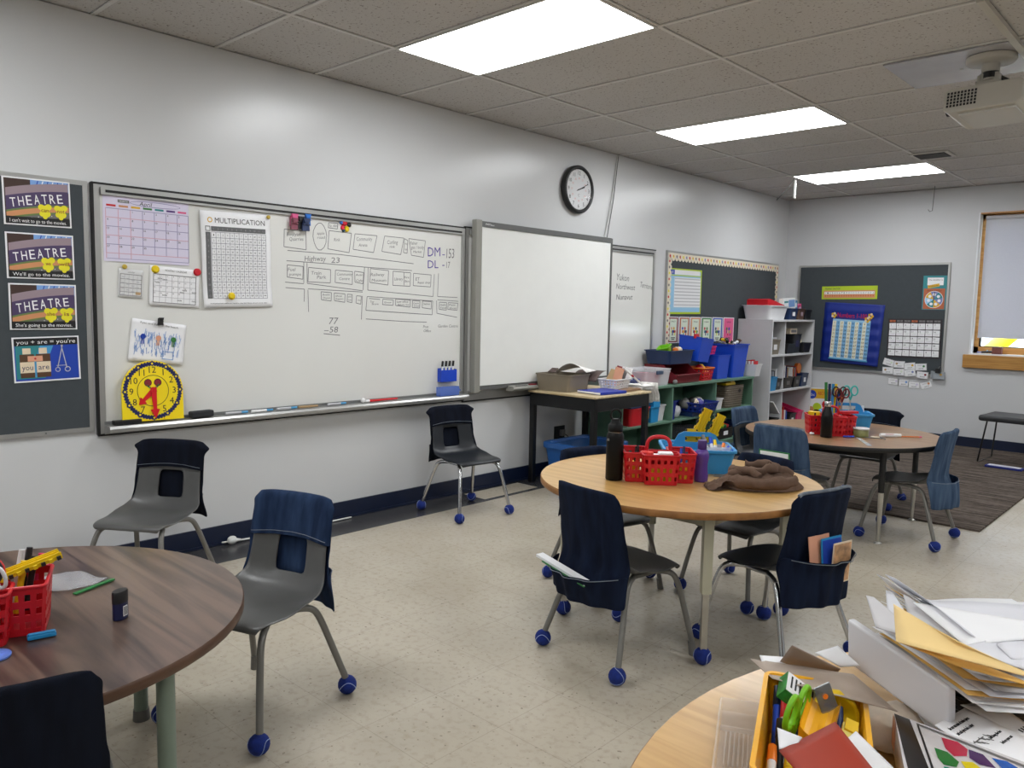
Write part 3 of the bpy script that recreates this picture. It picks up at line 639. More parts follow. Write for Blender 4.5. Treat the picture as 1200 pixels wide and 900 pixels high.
# cables above it
b = MB(); wc = M('white_cable', (196, 196, 194), .5)
b.tube([(0, 5.665, CH-.01), (0, 5.60, 2.3), (0, 5.51, 1.95)], .006, wc, 6); b.thing('cable', 'pale cable slanting down from the ceiling to the interactive board, right of the clock', 'cable', (.010, 0, 0))
b = MB(); b.tube([(0, 5.685, CH-.01), (0, 5.632, 2.3), (0, 5.556, 1.97)], .0035, M('grey_cable', (110, 110, 108), .5), 6); b.thing('cable', 'thin dark cable beside the pale cable, right of the clock', 'cable', (.006, 0, 0))
# wall clock
t = E('wall_clock', 'round black rimmed wall clock above the interactive board', 'clock', (0, 5.108, 2.317), WL); r = .192
b = MB(); n = 48
ring = lambda q, y: [(q*math.cos(2*PI*i/n), y, q*math.sin(2*PI*i/n)) for i in range(n)]
b.rings([ring(r-.01, 0), ring(r, -.015), ring(r, -.042), ring(r-.008, -.052), ring(r-.024, -.052), ring(r-.032, -.038)], blackp, cap=False); b.part('rim', t)
b = MB(); b.disc(0, 0, r-.03, M('clock_face', (226, 227, 228), .4, var=0), -.036, 48)
for k in range(60): a = k*PI/30; b.line(((r-.042)*math.sin(a), (r-.042)*math.cos(a)), ((r-.036)*math.sin(a), (r-.036)*math.cos(a)), .002, BK, -.0364)
for k in range(1, 13): a = k*PI/6; b.text(str(k), (r-.062)*math.sin(a), (r-.062)*math.cos(a), .030, BK, -.0366); b.text(str(k+12), (r-.102)*math.sin(a), (r-.102)*math.cos(a), .015, M('pale_red_ink', (216, 130, 120), .5, var=0), -.0366)
b.text('C', 0, -.045, .022, C_['grey'], -.0366)
b.part('face', t)
b = MB(); b.line((-.02, -.007), (.075, .026), .008, BK, -.0385); b.line((-.03, -.014), (.118, .055), .005, BK, -.0395); b.disc(0, 0, .006, BK, -.040); b.part('clock_hands', t)
g2 = M('clock_glass', (255, 255, 255), .02, var=0, trans=1); g2.node_tree.nodes['Principled BSDF'].inputs['IOR'].default_value = 1.15
b = MB(); b.rings([ring(r-.028, -.046), ring(.001, -.047)], g2, cap=False); b.part('glass_cover', t)

# bulletin board with scalloped border
y0, y1, z0, z1 = 6.505, 8.94, .70, 1.925
t = E('bulletin_board', 'grey bulletin board edged with a scalloped floral border above the green shelf', 'bulletin board', (0, (y0+y1)/2, (z0+z1)/2), WL); w, h = y1-y0, z1-z0
MB().box((0, -.006, 0), (w-.02, .012, h-.02), tack).part('panel', t)
b = MB(); frame_boxes(b, w, h, .024, .018, alu); b.part('frame', t)
b = MB(); cr_ = M('border_cream', (226, 216, 196), .6, var=0); fc = [C_['red'], C_['gold'], C_['grey'], C_['rust'], C_['yellow'], C_['peri']]; sh = M('border_shadow_black', (20, 20, 20), .7, var=0)
n = 40
b.rect(0, h/2-.042, w-.03, .045, cr_, -.0195)
for i in range(n):
    x = -w/2+.05+i*(w-.1)/(n-1); b.disc(x, h/2-.066, .030, cr_, -.0197, 12); b.disc(x, h/2-.05, .014, fc[i % 6], -.0202, 8); b.disc(x+.006, h/2-.062, .008, fc[(i+3) % 6], -.0203, 6)
for s_ in (-1, 1):
    b.rect(s_*(w/2-.04), 0, .042, h-.06, cr_, -.0195)
    for i in range(20):
        z = h/2-.10-i*(h-.15)/19; b.disc(s_*(w/2-.058), z, .028, cr_, -.0197, 12); b.disc(s_*(w/2-.044), z, .013, fc[(i*2) % 6], -.0202, 8)
b.part('scalloped_border', t)
# chart paper on it
c, w, h, r = flat((786, 314), (823, 317), (820, 368), (781.5, 368), off=.014); b = MB(); slab(b, w, h, .002, C_['ltblue']); y = -.0024
b.frame(0, 0, w-.02, h-.02, .02, C_['lime'], y); b.rect(.03*w, h*.42, w*.82, h*.10, pw, y-.0002); b.rect(-.41*w, h*.42, w*.12, h*.10, C_['blue'], y-.0003); b.rect(0, h*.35, w, .010, C_['lime'], y-.0003); b.rect(.06*w, -.02*h, w*.82, h*.66, pw, y-.0002)
for i in range(9): b.line((-.34*w, h*.28-i*h*.072), (.46*w, h*.28-i*h*.072), .010, C_['lgrey'], y-.0006)
b.text('4', -.41*w, h*.42, h*.07, pw, y-.0006)
b.thing('chart_paper', 'lined chart poster with blue and lime border on the scalloped bulletin board', 'poster', c, rot=r)
# six picture cards
cols = ['maroon', 'rust', 'orange', 'dgreen', 'blue', 'pink']
for i in range(6):
    x0 = 783+i*12.95; x1 = x0+12.2; c, w, h, r = flat((x0, 371+i*.2), (x1, 371.2+i*.2), (x1-1.2, 402), (x0-1.2, 402), off=.014); b = MB(); slab(b, w, h, .002, pw); y = -.0024
    b.rect(0, 0, w*.9, h*.94, C_[cols[i]], y); b.rect(0, 0, w*.66, h*.84, M('card_mint', (214, 224, 206), .5, var=0) if i < 5 else C_['pink'], y-.0003); b.text(['FAST', 'TRUST', 'TALK', 'HEAR', 'RULES', 'SAFE'][i], 0, h*.32, h*.06, BK, y-.0006, w=w*.42)
    for j in range(4): b.disc((-.16+.11*j)*w, (.06-.12*(j % 2))*h, .08*w, C_[['skin', 'blue', 'gold', 'red', 'navy', 'dgreen'][(i+j) % 6]], y-.0006, 8); b.rect((-.16+.11*j)*w, (-.06-.1*(j % 2))*h, .09*w, .1*h, C_[['yellow', 'red', 'navy', 'teal', 'brown', 'purple'][(i+2*j) % 6]], y-.0005)
    b.line((-.2*w, -.3*h), (.2*w, -.3*h), .008, BK, y-.0006); b.line((-.15*w, -.36*h), (.15*w, -.36*h), .008, BK, y-.0006)
    b.thing('picture_card', ['dark red', 'rust red', 'orange', 'green', 'blue', 'pink'][i]+' framed picture card, '+['first from the left', 'second from the left', 'third from the left', 'fourth from the left', 'fifth from the left', 'last on the right'][i]+' under the chart poster', 'card', c, rot=r, group='picture cards on the bulletin board')
# ---------------------------------------------------------------- papers and magnets on the big whiteboard
FO = .0145
c, w, h, r = flat((119.3, 226.5), (221, 239.5), (221, 311), (122, 306), off=FO); b = MB(); slab(b, w, h, .0015, C_['lilac']); y = -.0019
wk = ['red', 'orange', 'gold', 'dgreen', 'teal', 'purple', 'pink']; gx = lambda i: -.47*w+i*.138*w; gz = lambda j: .30*h-j*.135*h
for i in range(7): b.rect(gx(i)+.06*w, .345*h, .105*w, .030*h, C_[wk[i]], y)
lnp = M('print_pinkline', (206, 160, 176), .5, var=0); lnv = M('print_violetline', (150, 146, 180), .5, var=0)
for j in range(6): b.line((gx(0), gz(j)), (gx(7), gz(j)), .0035, lnp if j % 2 else lnv, y)
for i in range(8): b.line((gx(i), gz(0)), (gx(i), gz(5.6) if i in (0, 1, 2, 7) else gz(5)), .0035, lnp if i < 3 else lnv, y)
b.line((gx(0), gz(5.6)), (gx(7), gz(5.6)), .003, lnv, y)
b.rect(-.27*w, .42*h, .13*w, .045*h, C_['grey'], y-.0002); b.text('MONTH', -.27*w, .42*h, .02*h, pw, y-.0005, w=.09*w); b.text('April', -.02*w, .415*h, .06*h, BK, y, w=.14*w, shear=.2); b.ring(.1*w, .415*h, .3*w, .004, lnv, y, rz=.045*h)
dn_ = 1
for j in range(5):
    for i in range(7):
        if j == 0 and i < 2 or dn_ > 30: continue
        b.text(str(dn_), gx(i)+.022*w, gz(j)-.030*h, .032*h, BK, y-.0002); dn_ += 1
b.thing('calendar', 'pale lilac April calendar at the top left of the whiteboard', 'calendar', c, rot=r)
# multiplication chart (paper that curls away from the board)
c, w, h, r = flat((233, 247), (315, 252), (319, 360), (238, 360), off=FO); t = E('multiplication_chart', 'white multiplication table poster on the whiteboard', 'poster', c, rot=r)
warp = lambda x, z: -(.004+.010*max(0, -x/w-.2)*2+.012*max(0, z/h-.25)+.012*max(0, -z/h-.3)+.004*math.sin(z/h*7))
b = MB(); b.grid(lambda u, v: ((u-.5)*w, warp((u-.5)*w, (v-.5)*h), (v-.5)*h), 14, 18, WH); b.part('sheet', t, mods=[('solid', .0006, 0)])
b = MB(); dgm = M('print_darkgrey', (96, 96, 98), .5, var=0); lgm = M('print_gridline', (120, 120, 132), .5, var=0)
gx = lambda i: (-.36+i*.0655)*w; gz = lambda j: (.285-j*.0575)*h
b.text('MULTIPLICATION', .06*w, .41*h, .055*h, BK, 0, w=.72*w); b.ring(-.37*w, .41*h, .035*w, .012*w, C_['gold'], 0); 
nn = 13
for k in range(12): b.rect((gx(k)+gx(k+1))/2, .32*h, .0655*w, .05*h, dgm, 0); b.rect(-.405*w, (gz(k)+gz(k+1))/2, .07*w, .0575*h, dgm, 0)
b.frame(-.405*w, .32*h, .06*w, .045*h, .004, dgm, 0)
for i in range(13): b.pline([(gx(i), gz(j)) for j in range(13)], .0022, lgm, .0); b.pline([(gx(j), gz(i)) for j in range(13)], .0022, lgm, .0)
for i in range(12):
    b.text(str(i+1), (gx(i)+gx(i+1))/2, .32*h, .02*h, M('print_lg', (150, 150, 150), .5, var=0), -.0003); b.text(str(i+1), -.405*w, (gz(i)+gz(i+1))/2, .02*h, M('print_lg'), -.0003)
    for j in range(12): s_ = str((i+1)*(j+1)); b.text(s_, (gx(i)+gx(i+1))/2, (gz(j)+gz(j+1))/2, .020*h, BK, -.0003, w=.012*w*len(s_))
b.text('multiplication table to twelve, say the facts aloud every day', .0, -.455*h, .012*h, BK, 0, w=.82*w)
b.v = [(x, y_+warp(x, z)-.0012, z) for x, y_, z in b.v]; b.part('printed_table', t)
def paper(name, label, cs, draw, group=None, curl=.008, m=WH):
    c, w, h, r = flat(*cs, off=FO); t = E(name, label, 'paper', c, rot=r, group=group); wp = lambda x, z: -(.0015+curl*(max(0, -z/h-.1)*1.4+max(0, abs(x/w)-.3)*.8))
    b = MB(); b.grid(lambda u, v: ((u-.5)*w, wp((u-.5)*w, (v-.5)*h), (v-.5)*h), 10, 10, m); b.part('sheet', t, mods=[('solid', .0006, 0)])
    b = MB(); draw(b, w, h); b.v = [(x, y_+wp(x, z)-.0012, z) for x, y_, z in b.v]; b.part('printed_side', t)
def small_(b, w, h):
    b.frame(0, -.05*h, w*.86, h*.74, .0025, C_['grey'], 0)
    for i in range(1, 5): b.line((-.43*w, h*(.3-.15*i)), (.43*w, h*(.3-.15*i)), .002, C_['grey'], 0); b.line((w*(-.43+.172*i), -.42*h), (w*(-.43+.172*i), .32*h), .002, C_['lgrey'], 0)
    for i in range(14): b.line((-.38*w+(i % 4)*.2*w, h*(.22-.05*i)), (-.26*w+(i % 4)*.2*w, h*(.22-.05*i)), .004, C_['lgrey'], -.0002)
    b.text('calendar', 0, .40*h, .05*h, C_['grey'], 0); b.rect(.3*w, -.33*h, .2*w, .1*h, C_['tan'], -.0003)
paper('school_newsletter', 'small grey printed calendar sheet hung under the lilac calendar', ((138, 314), (167, 317.5), (168, 350), (139, 348)), small_, curl=.002, m=M('grey_paper', (214, 214, 214), .6, var=.01))
def cal2(b, w, h):
    b.text('MONTHLY CALENDAR', .02*w, .41*h, .05*h, C_['grey'], 0, w=.44*w); b.frame(.0, -.06*h, w*.86, h*.72, .003, C_['grey'], 0)
    for i in range(1, 5): b.line((-.43*w, h*(.3-.145*i)), (.43*w, h*(.3-.145*i)), .002, C_['lgrey'], 0)
    for i in range(1, 7): b.line((w*(-.43+.123*i), -.42*h), (w*(-.43+.123*i), .3*h), .002, C_['lgrey'], 0)
    for i in range(26): b.text(str(i+1), w*(-.40+.123*(i % 7)), h*(.26-.145*(i//7)), .03*h, C_['grey'], -.0002)
    for x, z in ((-.35, .1), (.15, -.12), (.2, -.06), (-.2, -.22), (.4, -.1), (.4, -.33), (.1, -.33), (-.3, .2), (-.2, .18)): b.text('note', x*w, z*h, .05*h, BK, -.0003, w=.09*w)
paper('calendar_sheet', 'white printed monthly calendar sheet held by a yellow and a red magnet', ((174, 310.5), (231.5, 317), (234, 361), (176, 357.5)), cal2)
def draw_(b, w, h):
    rn = random.Random(4); b.text('Ryan and Evan at the beach', .0, .42*h, .05*h, C_['grey'], 0, w=.7*w, r=-.03)
    sc = M('crayon_blue', (132, 164, 214), .7, var=0)
    for i in range(150):
        x = rn.uniform(-.43, .40)*w; z = rn.uniform(-.36, .16)*h; l = rn.uniform(.04, .16)*h; b.line((x, z), (x+rn.uniform(-.02, .02)*w, z+l), .0028, sc, -.00002*i)
    for x, cc, hd in ((-.28, 'blue', .12), (.0, 'skin', .08), (.28, 'dgreen', .12)):
        b.disc(x*w, .10*h, .05*w, C_[cc], -.0036, 12)
        for k in (-1, 0, 1): b.line((x*w+k*.022*w, -.08*h), (x*w+k*.018*w, .1*h), .012*w, C_[cc], -.004)
    b.frame(.2*w, -.3*h, .2*w, .18*h, .004, sc, -.004)
paper('childs_drawing', 'crayon drawing of three figures on blue above the toy clock', ((154, 372.5), (217, 381), (214.5, 428), (150, 422)), draw_, curl=.01)
# magnets and clips
def magnet(px, py, m, label, r_=.02, th=.010, name='magnet', off=FO+.004, group='magnets on the whiteboard'):
    p = atx(px, py, off+.006); b = MB(); n = 16
    rg = lambda q, y: [(q*math.cos(2*PI*i/n), y, q*math.sin(2*PI*i/n)) for i in range(n)]
    b.rings([rg(r_, 0), rg(r_, -th*.5), rg(r_*.72, -th*.6), rg(r_*.72, -th), rg(r_*.6, -th)], m); b.thing(name, label, 'magnet', (off, p.y, p.z), WL, group)
mg = {k: M('magnet_'+k, c, .35) for k, c in dict(yellow=(226, 196, 20), red=(196, 26, 44), gold=(186, 160, 60), blue=(40, 110, 196), black=(34, 34, 36), pink=(214, 90, 140), navy=(50, 62, 96), maroon=(130, 70, 86), teal=(40, 70, 84), rose=(206, 40, 70)).items()}
magnet(182.5, 315.5, mg['yellow'], 'yellow magnet at the top left of the printed monthly calendar sheet')
magnet(231.5, 319, mg['red'], 'red magnet at the top right of the printed monthly calendar sheet')
magnet(272, 347, mg['yellow'], 'yellow magnet near the bottom of the multiplication poster', off=FO+.016)
magnet(315, 254.5, mg['gold'], 'small gold magnet at the top right corner of the multiplication poster', .011, off=FO+.012)
magnet(146.5, 312.5, mg['gold'], 'small gold magnet on top of the small grey calendar sheet', .012)
for px, py, k, r_ in ((447, 59, 'red', .021), (428, 57, 'blue', .011), (478, 72, 'black', .014), (462, 98, 'yellow', .018), (437, 90, 'rose', .014), (443, 107, 'teal', .010)):
    magnet(px*.1875+320, py*.1875+250, mg[k], dict(red='large red', blue='small light blue', black='black', yellow='large yellow', rose='rose red', teal='small dark teal')[k]+' magnet in the loose cluster right of the clips', r_, off=.014)
def clip(px, py, m, label, s=1.0, off=.0145):
    p = atx(px, py, off+.01); b = MB()
    b.prism([(-.018*s, .03*s), (.018*s, .03*s), (.022*s, -.03*s), (-.022*s, -.03*s)], -.004, -.016, m); b.box((0, -.022, .022*s), (.03*s, .014, .016*s), m); b.cyl((-.02*s, -.016, .004*s), (.02*s, -.016, .004*s), .006*s, m, n=8); b.prism([(-.02*s, .035*s), (.02*s, .035*s), (.012*s, .008*s), (-.012*s, .008*s)], -.018, -.026, m)
    b.thing('magnetic_clip', label, 'clip', (off-.004, p.y, p.z), WL, 'magnetic clips on the whiteboard')
for px, py, k, n_, s in ((132, 46, 'pink', 'bright pink', 1.1), (134, 68, 'maroon', 'dull maroon', 1.0), (174, 62, 'black', 'black', 1.1), (214, 44, 'blue', 'bright blue', 1.0), (206, 74, 'navy', 'slate blue', 1.1)):
    clip(px*.1875+320, py*.1875+250, mg[k], n_+' magnetic clip in the clip cluster left of the loose magnets', s, .0145 if k not in ('maroon', 'navy') else .03)
clip(188.5, 377, mg['black'], 'small black clip holding the crayon drawing', .6, .022)
# toy clock
c, w, h, r = flat((142, 424), (213.5, 426), (216, 492), (142, 498), off=.055); w *= .985
t = E('toy_clock', 'yellow cardboard teaching clock with red hands standing on the whiteboard tray', 'toy clock', (.046, c.y, c.z+.010), rot=(R_(-4), r[1]*.3, WL))
ym = M('toy_yellow', (246, 218, 14), .4, var=0); nv = M('toy_navy', (16, 24, 84), .4, var=0); rd = M('toy_red', (206, 18, 30), .35, var=0)
R1 = w/2; zc = h/2-R1
b = MB(); pts = [(R1*math.cos(PI*i/28), zc+R1*math.sin(PI*i/28)) for i in range(29)]+[(-R1, -h/2), (R1, -h/2)]
b.prism(pts[::-1], 0, -.010, ym); b.part('board', t)
b = MB(); y = -.0106
b.ring(0, zc, R1*.97, R1*.13, nv, y, 60)
for k in range(60):
    a = k*PI/30; s_ = math.sin(a); c_ = math.cos(a); b.rect(R1*.84*s_, zc+R1*.84*c_, R1*.05, R1*.05, nv, y-.0002, -a); b.rect(R1*.97*s_, zc+R1*.97*c_, R1*.045, R1*.05, ym if k % 5 else nv, y-.0003, -a)
for k in range(12): a = k*PI/6; b.disc(R1*.9*math.sin(a), zc+R1*.9*math.cos(a), R1*.035, ym, y-.0004, 8)
for k in range(1, 13): a = k*PI/6; b.text(str(k), R1*.70*math.sin(a), zc+R1*.70*math.cos(a), R1*.21, BK, y-.0003)
b.ring(0, zc, R1*.52, R1*.02, BK, y, 40)
for s_ in (-1, 1): b.ring(s_*R1*.16, zc+R1*.27, R1*.125, R1*.02, BK, y-.0004); b.disc(s_*R1*.16, zc+R1*.27, R1*.11, C_['maroon'], y-.0003)
for i in range(8): a = PI*(1.15+.7*i/7); b.disc(R1*.2*math.cos(a), zc+R1*.28+R1*.2*math.sin(a), R1*.035, C_['dgreen'], y-.0003, 8)
b.text('time for learning', .1*R1, -h/2+.012, .008, BK, y, w=R1*.5); b.text('clock', -.7*R1, -h/2+.010, .008, BK, y)
b.part('dial', t)
b = MB()
def hand(b, a, l, wd, y): 
    s_, c_ = math.sin(a), math.cos(a); n_ = (c_, -s_); P = lambda u, v: (u*s_+v*n_[0], zc+u*c_+v*n_[1])
    b.prism([P(-.12*l, -wd), P(-.12*l, wd), P(.66*l, wd*.55), P(.68*l, wd*1.5), P(l, 0), P(.68*l, -wd*1.5), P(.66*l, -wd*.55)], y, y-.003, rd)
hand(b, PI*.985, R1*.92, R1*.10, -.016); hand(b, PI*1.245+.05, R1*.66, R1*.10, -.0125); b.cyl((0, -.010, zc), (0, -.022, zc), R1*.07, rd); b.part('clock_hands', t)
# tray things: eraser, pens, blue marker box, clear box, red pointer
zt_ = .688+.043
p = atx(236, 481, .06); b = MB(); er = M('eraser_felt', (40, 42, 46), .9, bump=.5); b.box((0, 0, .020), (.128, .044, .034), er); b.thing('board_eraser', 'dark grey felt eraser lying on the whiteboard tray right of the toy clock', 'eraser', (.058, p.y, zt_+.001), WL+.1, mods=[('bev', .008, 3)])
p = atx(114, 487, .05); b = MB(); b.box((.03, 0, .012), (.135, .03, .022), black); b.thing('tray_bracket', 'black bar lying on the whiteboard tray left of the toy clock', 'bar', (.06, 1.50, zt_+.001), WL, mods=[('bev', .004)])
p0, p1 = atx(428, 471, .06), atx(466, 468, .06); b = MB(); L_ = (p1-p0).length; b.cyl((0, 0, .009), (L_, 0, .009), .008, rd, .006); b.cyl((-.0, 0, .009), (.035, 0, .009), .0085, C_['white']); b.sphere((-.012, 0, .016), .016, C_['white'], 10); b.thing('pointer_stick', 'red pointer stick with a white tip on the whiteboard tray', 'pointer', (.055, p0.y, zt_+.001), WL)
for i, (px, cl, lb) in enumerate(((265, 'lgrey', 'first pale marker'), (295, 'white', 'second pale marker'), (325, 'lgrey', 'third pale marker'), (350, 'tan', 'tan wooden stick'), (385, 'lgrey', 'fifth pale marker'))):
    p0 = atx(px, 480, .06); b = MB(); ln_ = .13; b.cyl((0, 0, .008), (ln_*.7, 0, .008), .0075, C_[cl]); b.cyl((ln_*.7, 0, .008), (ln_, 0, .008), .0065, C_['cyan'] if cl != 'tan' else C_['tan']); b.thing('dry_erase_marker' if cl != 'tan' else 'wooden_stick', lb+' from the left on the whiteboard tray', 'marker' if cl != 'tan' else 'stick', (.052+.006*(i % 2), p0.y, zt_+.001), WL)
c, w, h, r = flat((514.5, 431), (533, 431.5), (532.5, 447), (514.5, 447), off=.03); bm = M('royal_blue', (18, 66, 190), .4)
t = E('marker_holder', 'blue marker holder full of black markers near the right end of the whiteboard', 'marker holder', (.0125, c.y, c.z), WL); b = MB(); b.box((0, -.003, 0), (w, .004, h), bm); b.box((0, -.038, -.006), (w, .004, h-.012), bm)
for q in (-1, 1): b.box((q*(w/2-.002), -.02, -.004), (.004, .034, h-.01), bm)
b.box((0, -.02, -h/2+.002), (w-.008, .034, .004), bm); b.part('holder_box', t)
for i in range(4):
    b = MB(); x = -w*.34+i*w*.225; b.cyl((x, -.02, -h/2+.006), (x+.004, -.02, h/2+.012), .0075, C_['white'], n=10); b.cyl((x+.004, -.02, h/2+.012), (x+.008, -.021, h/2+.05), .0082, blackp, n=10); b.thing('dry_erase_marker', 'black capped marker standing in the blue holder on the whiteboard', 'marker', (.0125, c.y, c.z), WL, 'markers in the blue holder')
cb = M('clear_blue', (110, 140, 220), .1, var=0, alpha=.5); p = atx(525, 459, .06)
t = E('pencil_box', 'see-through blue box standing at the right end of the whiteboard tray', 'box', (.064, p.y-.005, zt_+.001), WL); b = MB(); w, h = .175, .062
for q in (-1, 1): b.box((0, q*.021, h/2), (w, .002, h), cb); b.box((q*w/2, 0, h/2), (.002, .04, h), cb)
b.box((0, 0, .001), (w, .042, .002), cb); b.prism([(w*.3, h), (w*.42, h), (w*.62, h*.5), (w*.5, h*.4)], -.02, .02, cb); b.part('clear_shell', t)
b = MB(); b.box((.01, 0, .016), (.10, .03, .024), C_['blue']); b.box((.02, -.004, .028), (.05, .02, .006), C_['white']); b.part('contents', t)

# ---------------------------------------------------------------- back wall
y0, y1, z0, z1 = .165, 1.782, .712, 1.915
t = E('bulletin_board', 'grey bulletin board on the far wall with the blue number chart', 'bulletin board', ((y0+y1)/2, D, (z0+z1)/2)); w, h = y1-y0, z1-z0
MB().box((0, -.006, 0), (w-.02, .012, h-.02), tack).part('panel', t)
b = MB(); frame_boxes(b, w, h, .022, .018, alu); b.part('frame', t)
c, w, h, r = flat((963.5, 335.5), (1028.5, 335), (1028, 350), (963, 351), 'B', .014); b = MB(); slab(b, w, h, .002, C_['lime']); y = -.0024
b.rect(0, -.12*h, w*.93, h*.6, C_['orange'], y); b.rect(0, -.02*h, w*.9, h*.2, pw, y-.0003); b.text('Number Line 0-20', -.3*w, .33*h, .16*h, C_['navy'], y, w=.27*w)
for i in range(21): b.text(str(i), (-.43+.043*i)*w, -.02*h, .13*h, BK, y-.0006, w=.022*w); b.line(((-.43+.043*i)*w, -.16*h), ((-.43+.043*i)*w, -.30*h), .006, C_['red'], y-.0004)
b.thing('number_line', 'lime and orange number line strip above the blue number chart', 'poster', c, rot=r)
c, w, h, r = flat((967, 354), (1037, 357.5), (1029, 430), (961.5, 422.5), 'B', .02)
t = E('pocket_chart', 'royal blue pocket chart showing the numbers 1-100 on the far wall', 'pocket chart', c, rot=r); navc = M('chart_vinyl', (14, 40, 130), .4, var=.1, vs=12, bump=.3, bs=20)
b = MB(); b.grid(lambda u, v: ((u-.5)*w*(1.0+.02*(v-.5)), -.004+.004*math.sin(v*34)-.010*(1-v)*u, (v-.5)*h), 12, 40, navc); b.part('vinyl_sheet', t, mods=[('solid', .002, 0)])
b = MB(); y = -.020; tw = .64*w; b.rect(-.01*w, -.10*h, tw, .66*h, C_['ltblue'], y); fc = M('number_cream', (230, 226, 200), .6, var=0); fb = M('number_blue', (116, 170, 214), .6, var=0)
gx = lambda i: -.01*w+(-.5+(i+.5)/10)*tw; gz = lambda j: .20*h-(j+.5)*.061*h
for i in range(10):
    for j in range(10): b.rect(gx(i), gz(j), tw*.096, .058*h, fc if i % 2 == 0 else fb, y-.0004); b.text(str(j*10+i+1), gx(i), gz(j), .034*h, BK, y-.0008)
b.rect(-.01*w, -.435*h, tw*1.04, .018*h, C_['cyan'], y-.0008)
b.text('Numbers 1-100', -.01*w, .30*h, .075*h, rd, y-.001, w=.5*w)
for u, z in ((-.32, .29), (.30, .31), (.25, .245)):
    for k in range(5): b.disc(u*w+.03*w*math.cos(k*1.257), z*h+.03*h*math.sin(k*1.257), .022*w, C_['cream'] if k % 2 else C_['gold'], y-.0012, 8)
b.part('number_cards', t)
c, w, h, r = flat((1042, 373.5), (1105, 374), (1101.5, 421), (1037.5, 418), 'B', .014); b = MB(); slab(b, w, h, .003, M('calendar_dark', (46, 40, 44), .6, var=.1)); y = -.0034
for i in range(7): b.rect((-.41+.137*i)*w, .44*h, .11*w, .05*h, C_['rust' if i in (0, 3) else 'grey'], y); b.text('SMTWTFS'[i], (-.41+.137*i)*w, .44*h, .04*h, BK, y-.0003)
rn = random.Random(2)
for j in range(5):
    for i in range(7): x, z = (-.405+.135*i)*w, (.31-.172*j)*h; b.rect(x, z, .125*w, .15*h, pw, y-.0004*(1+(i+j) % 2), rn.uniform(-.05, .05)); b.text(str(1+(i+7*j) % 30), x-.03*w, z+.03*h, .045*h, BK, y-.0012); b.line((x-.04*w, z-.03*h), (x+.04*w, z-.03*h), .003, C_['lgrey'], y-.0012)
b.thing('calendar', 'black framed wall calendar of white number cards right of the blue chart', 'calendar', c, rot=r)
c, w, h, r = flat((1082.5, 323), (1110.5, 323), (1107.5, 363), (1080, 363), 'B', .014); b = MB(); slab(b, w, h, .002, C_['teal']); y = -.0024
b.rect(0, -.18*h, w*.9, h*.6, C_['rust'], y); b.rect(.02*w, .33*h, w*.68, h*.22, pw, y); b.text('The weather is', .02*w, .38*h, .05*h, BK, y-.0003, w=.6*w); b.rect(-.05*w, .2*h, .5*w, .085*h, C_['gold'], y-.0006, .2); b.text('Wednesday', -.05*w, .2*h, .045*h, BK, y-.0009, r=.2, w=.42*w); b.text('How is it today?', 0, .06*h, .04*h, BK, y-.0004, w=.6*w)
b.disc(0, -.2*h, .39*w, pw, y-.0005, 28)
for k, cc in enumerate(('teal', 'peri', 'gold', 'ltblue', 'teal', 'gold', 'peri')):
    a0, a1 = 2*PI*k/7+.2, 2*PI*(k+1)/7+.2; b.poly([(0, y-.0009, -.2*h)]+[(.37*w*math.cos(a0+(a1-a0)*i/6), y-.0009, -.2*h+.37*w*math.sin(a0+(a1-a0)*i/6)) for i in range(7)], C_[cc]); am_ = (a0+a1)/2; b.disc(.23*w*math.cos(am_), -.2*h+.23*w*math.sin(am_), .07*w, pw, y-.0012, 10)
b.line((-.02*w, -.24*h), (.02*w, .02*h), .035*w, BK, y-.0016)
b.thing('weather_poster', 'teal and rust weather wheel poster at the top right of the far bulletin board', 'poster', c, rot=r)
# picture cards under the calendar
CD = [((190, 10), (326, 48), .014), ((345, 38), (465, 132), .014), ((484, 70), (620, 148), .014), ((640, 78), (780, 165), .014), ((190, 118), (300, 220), .024), ((328, 150), (466, 236), .024), ((484, 160), (626, 250), .026), ((662, 190), (798, 282), .024), ((258, 285), (390, 362), .002), ((400, 302), (528, 380), .002), ((545, 338), (678, 412), .002), ((720, 335), (845, 412), .002)]
TL_ = [-.25, .0, .14, .08, .02, .05, .2, -.06, -.03, .03, .02, .38]; CC = ['card_mint', None, 'gold', 'dgreen', None, 'card_mint', 'peri', 'maroon', 'lilac', 'sky', 'lilac', 'orange']
POS = ['leftmost of the top row', 'second in the top row', 'third in the top row', 'last in the top row', 'leftmost of the middle row', 'second in the middle row', 'third in the middle row', 'last in the middle row', 'leftmost of the bottom row', 'second in the bottom row', 'third in the bottom row', 'tilted last of the bottom row']
for (a, z, o), tl_, cc, ps in zip(CD, TL_, CC, POS):
    cx_, cy_ = (a[0]+z[0])/2/12+1020, (a[1]+z[1])/2/12+420
    if ps.startswith('leftmost of the top'): cy_ += 2.2
    p = aty(cx_, cy_, D-o); b = MB(); w, h = .115, .075; slab(b, w, h, .0015, pw); y = -.0019
    b.frame(0, 0, w*.96, h*.94, .002, C_['grey'], y); b.text('word', .0, -.2*h, .2*h, BK, y-.0002, w=.4*w); k = C_.get(cc, M('card_mint')) if cc else C_['tan']; b.disc(-.22*w if not cc else .25*w, .1*h, .16*h, k, y-.0003, 10); b.line((-.3*w, .2*h), (.1*w, .2*h), .004, C_['lgrey'], y-.0002)
    b.thing('word_card', 'small white word card, '+ps+' under the far calendar', 'card', p, rot=(0, -tl_, 0), group='word cards under the calendar')
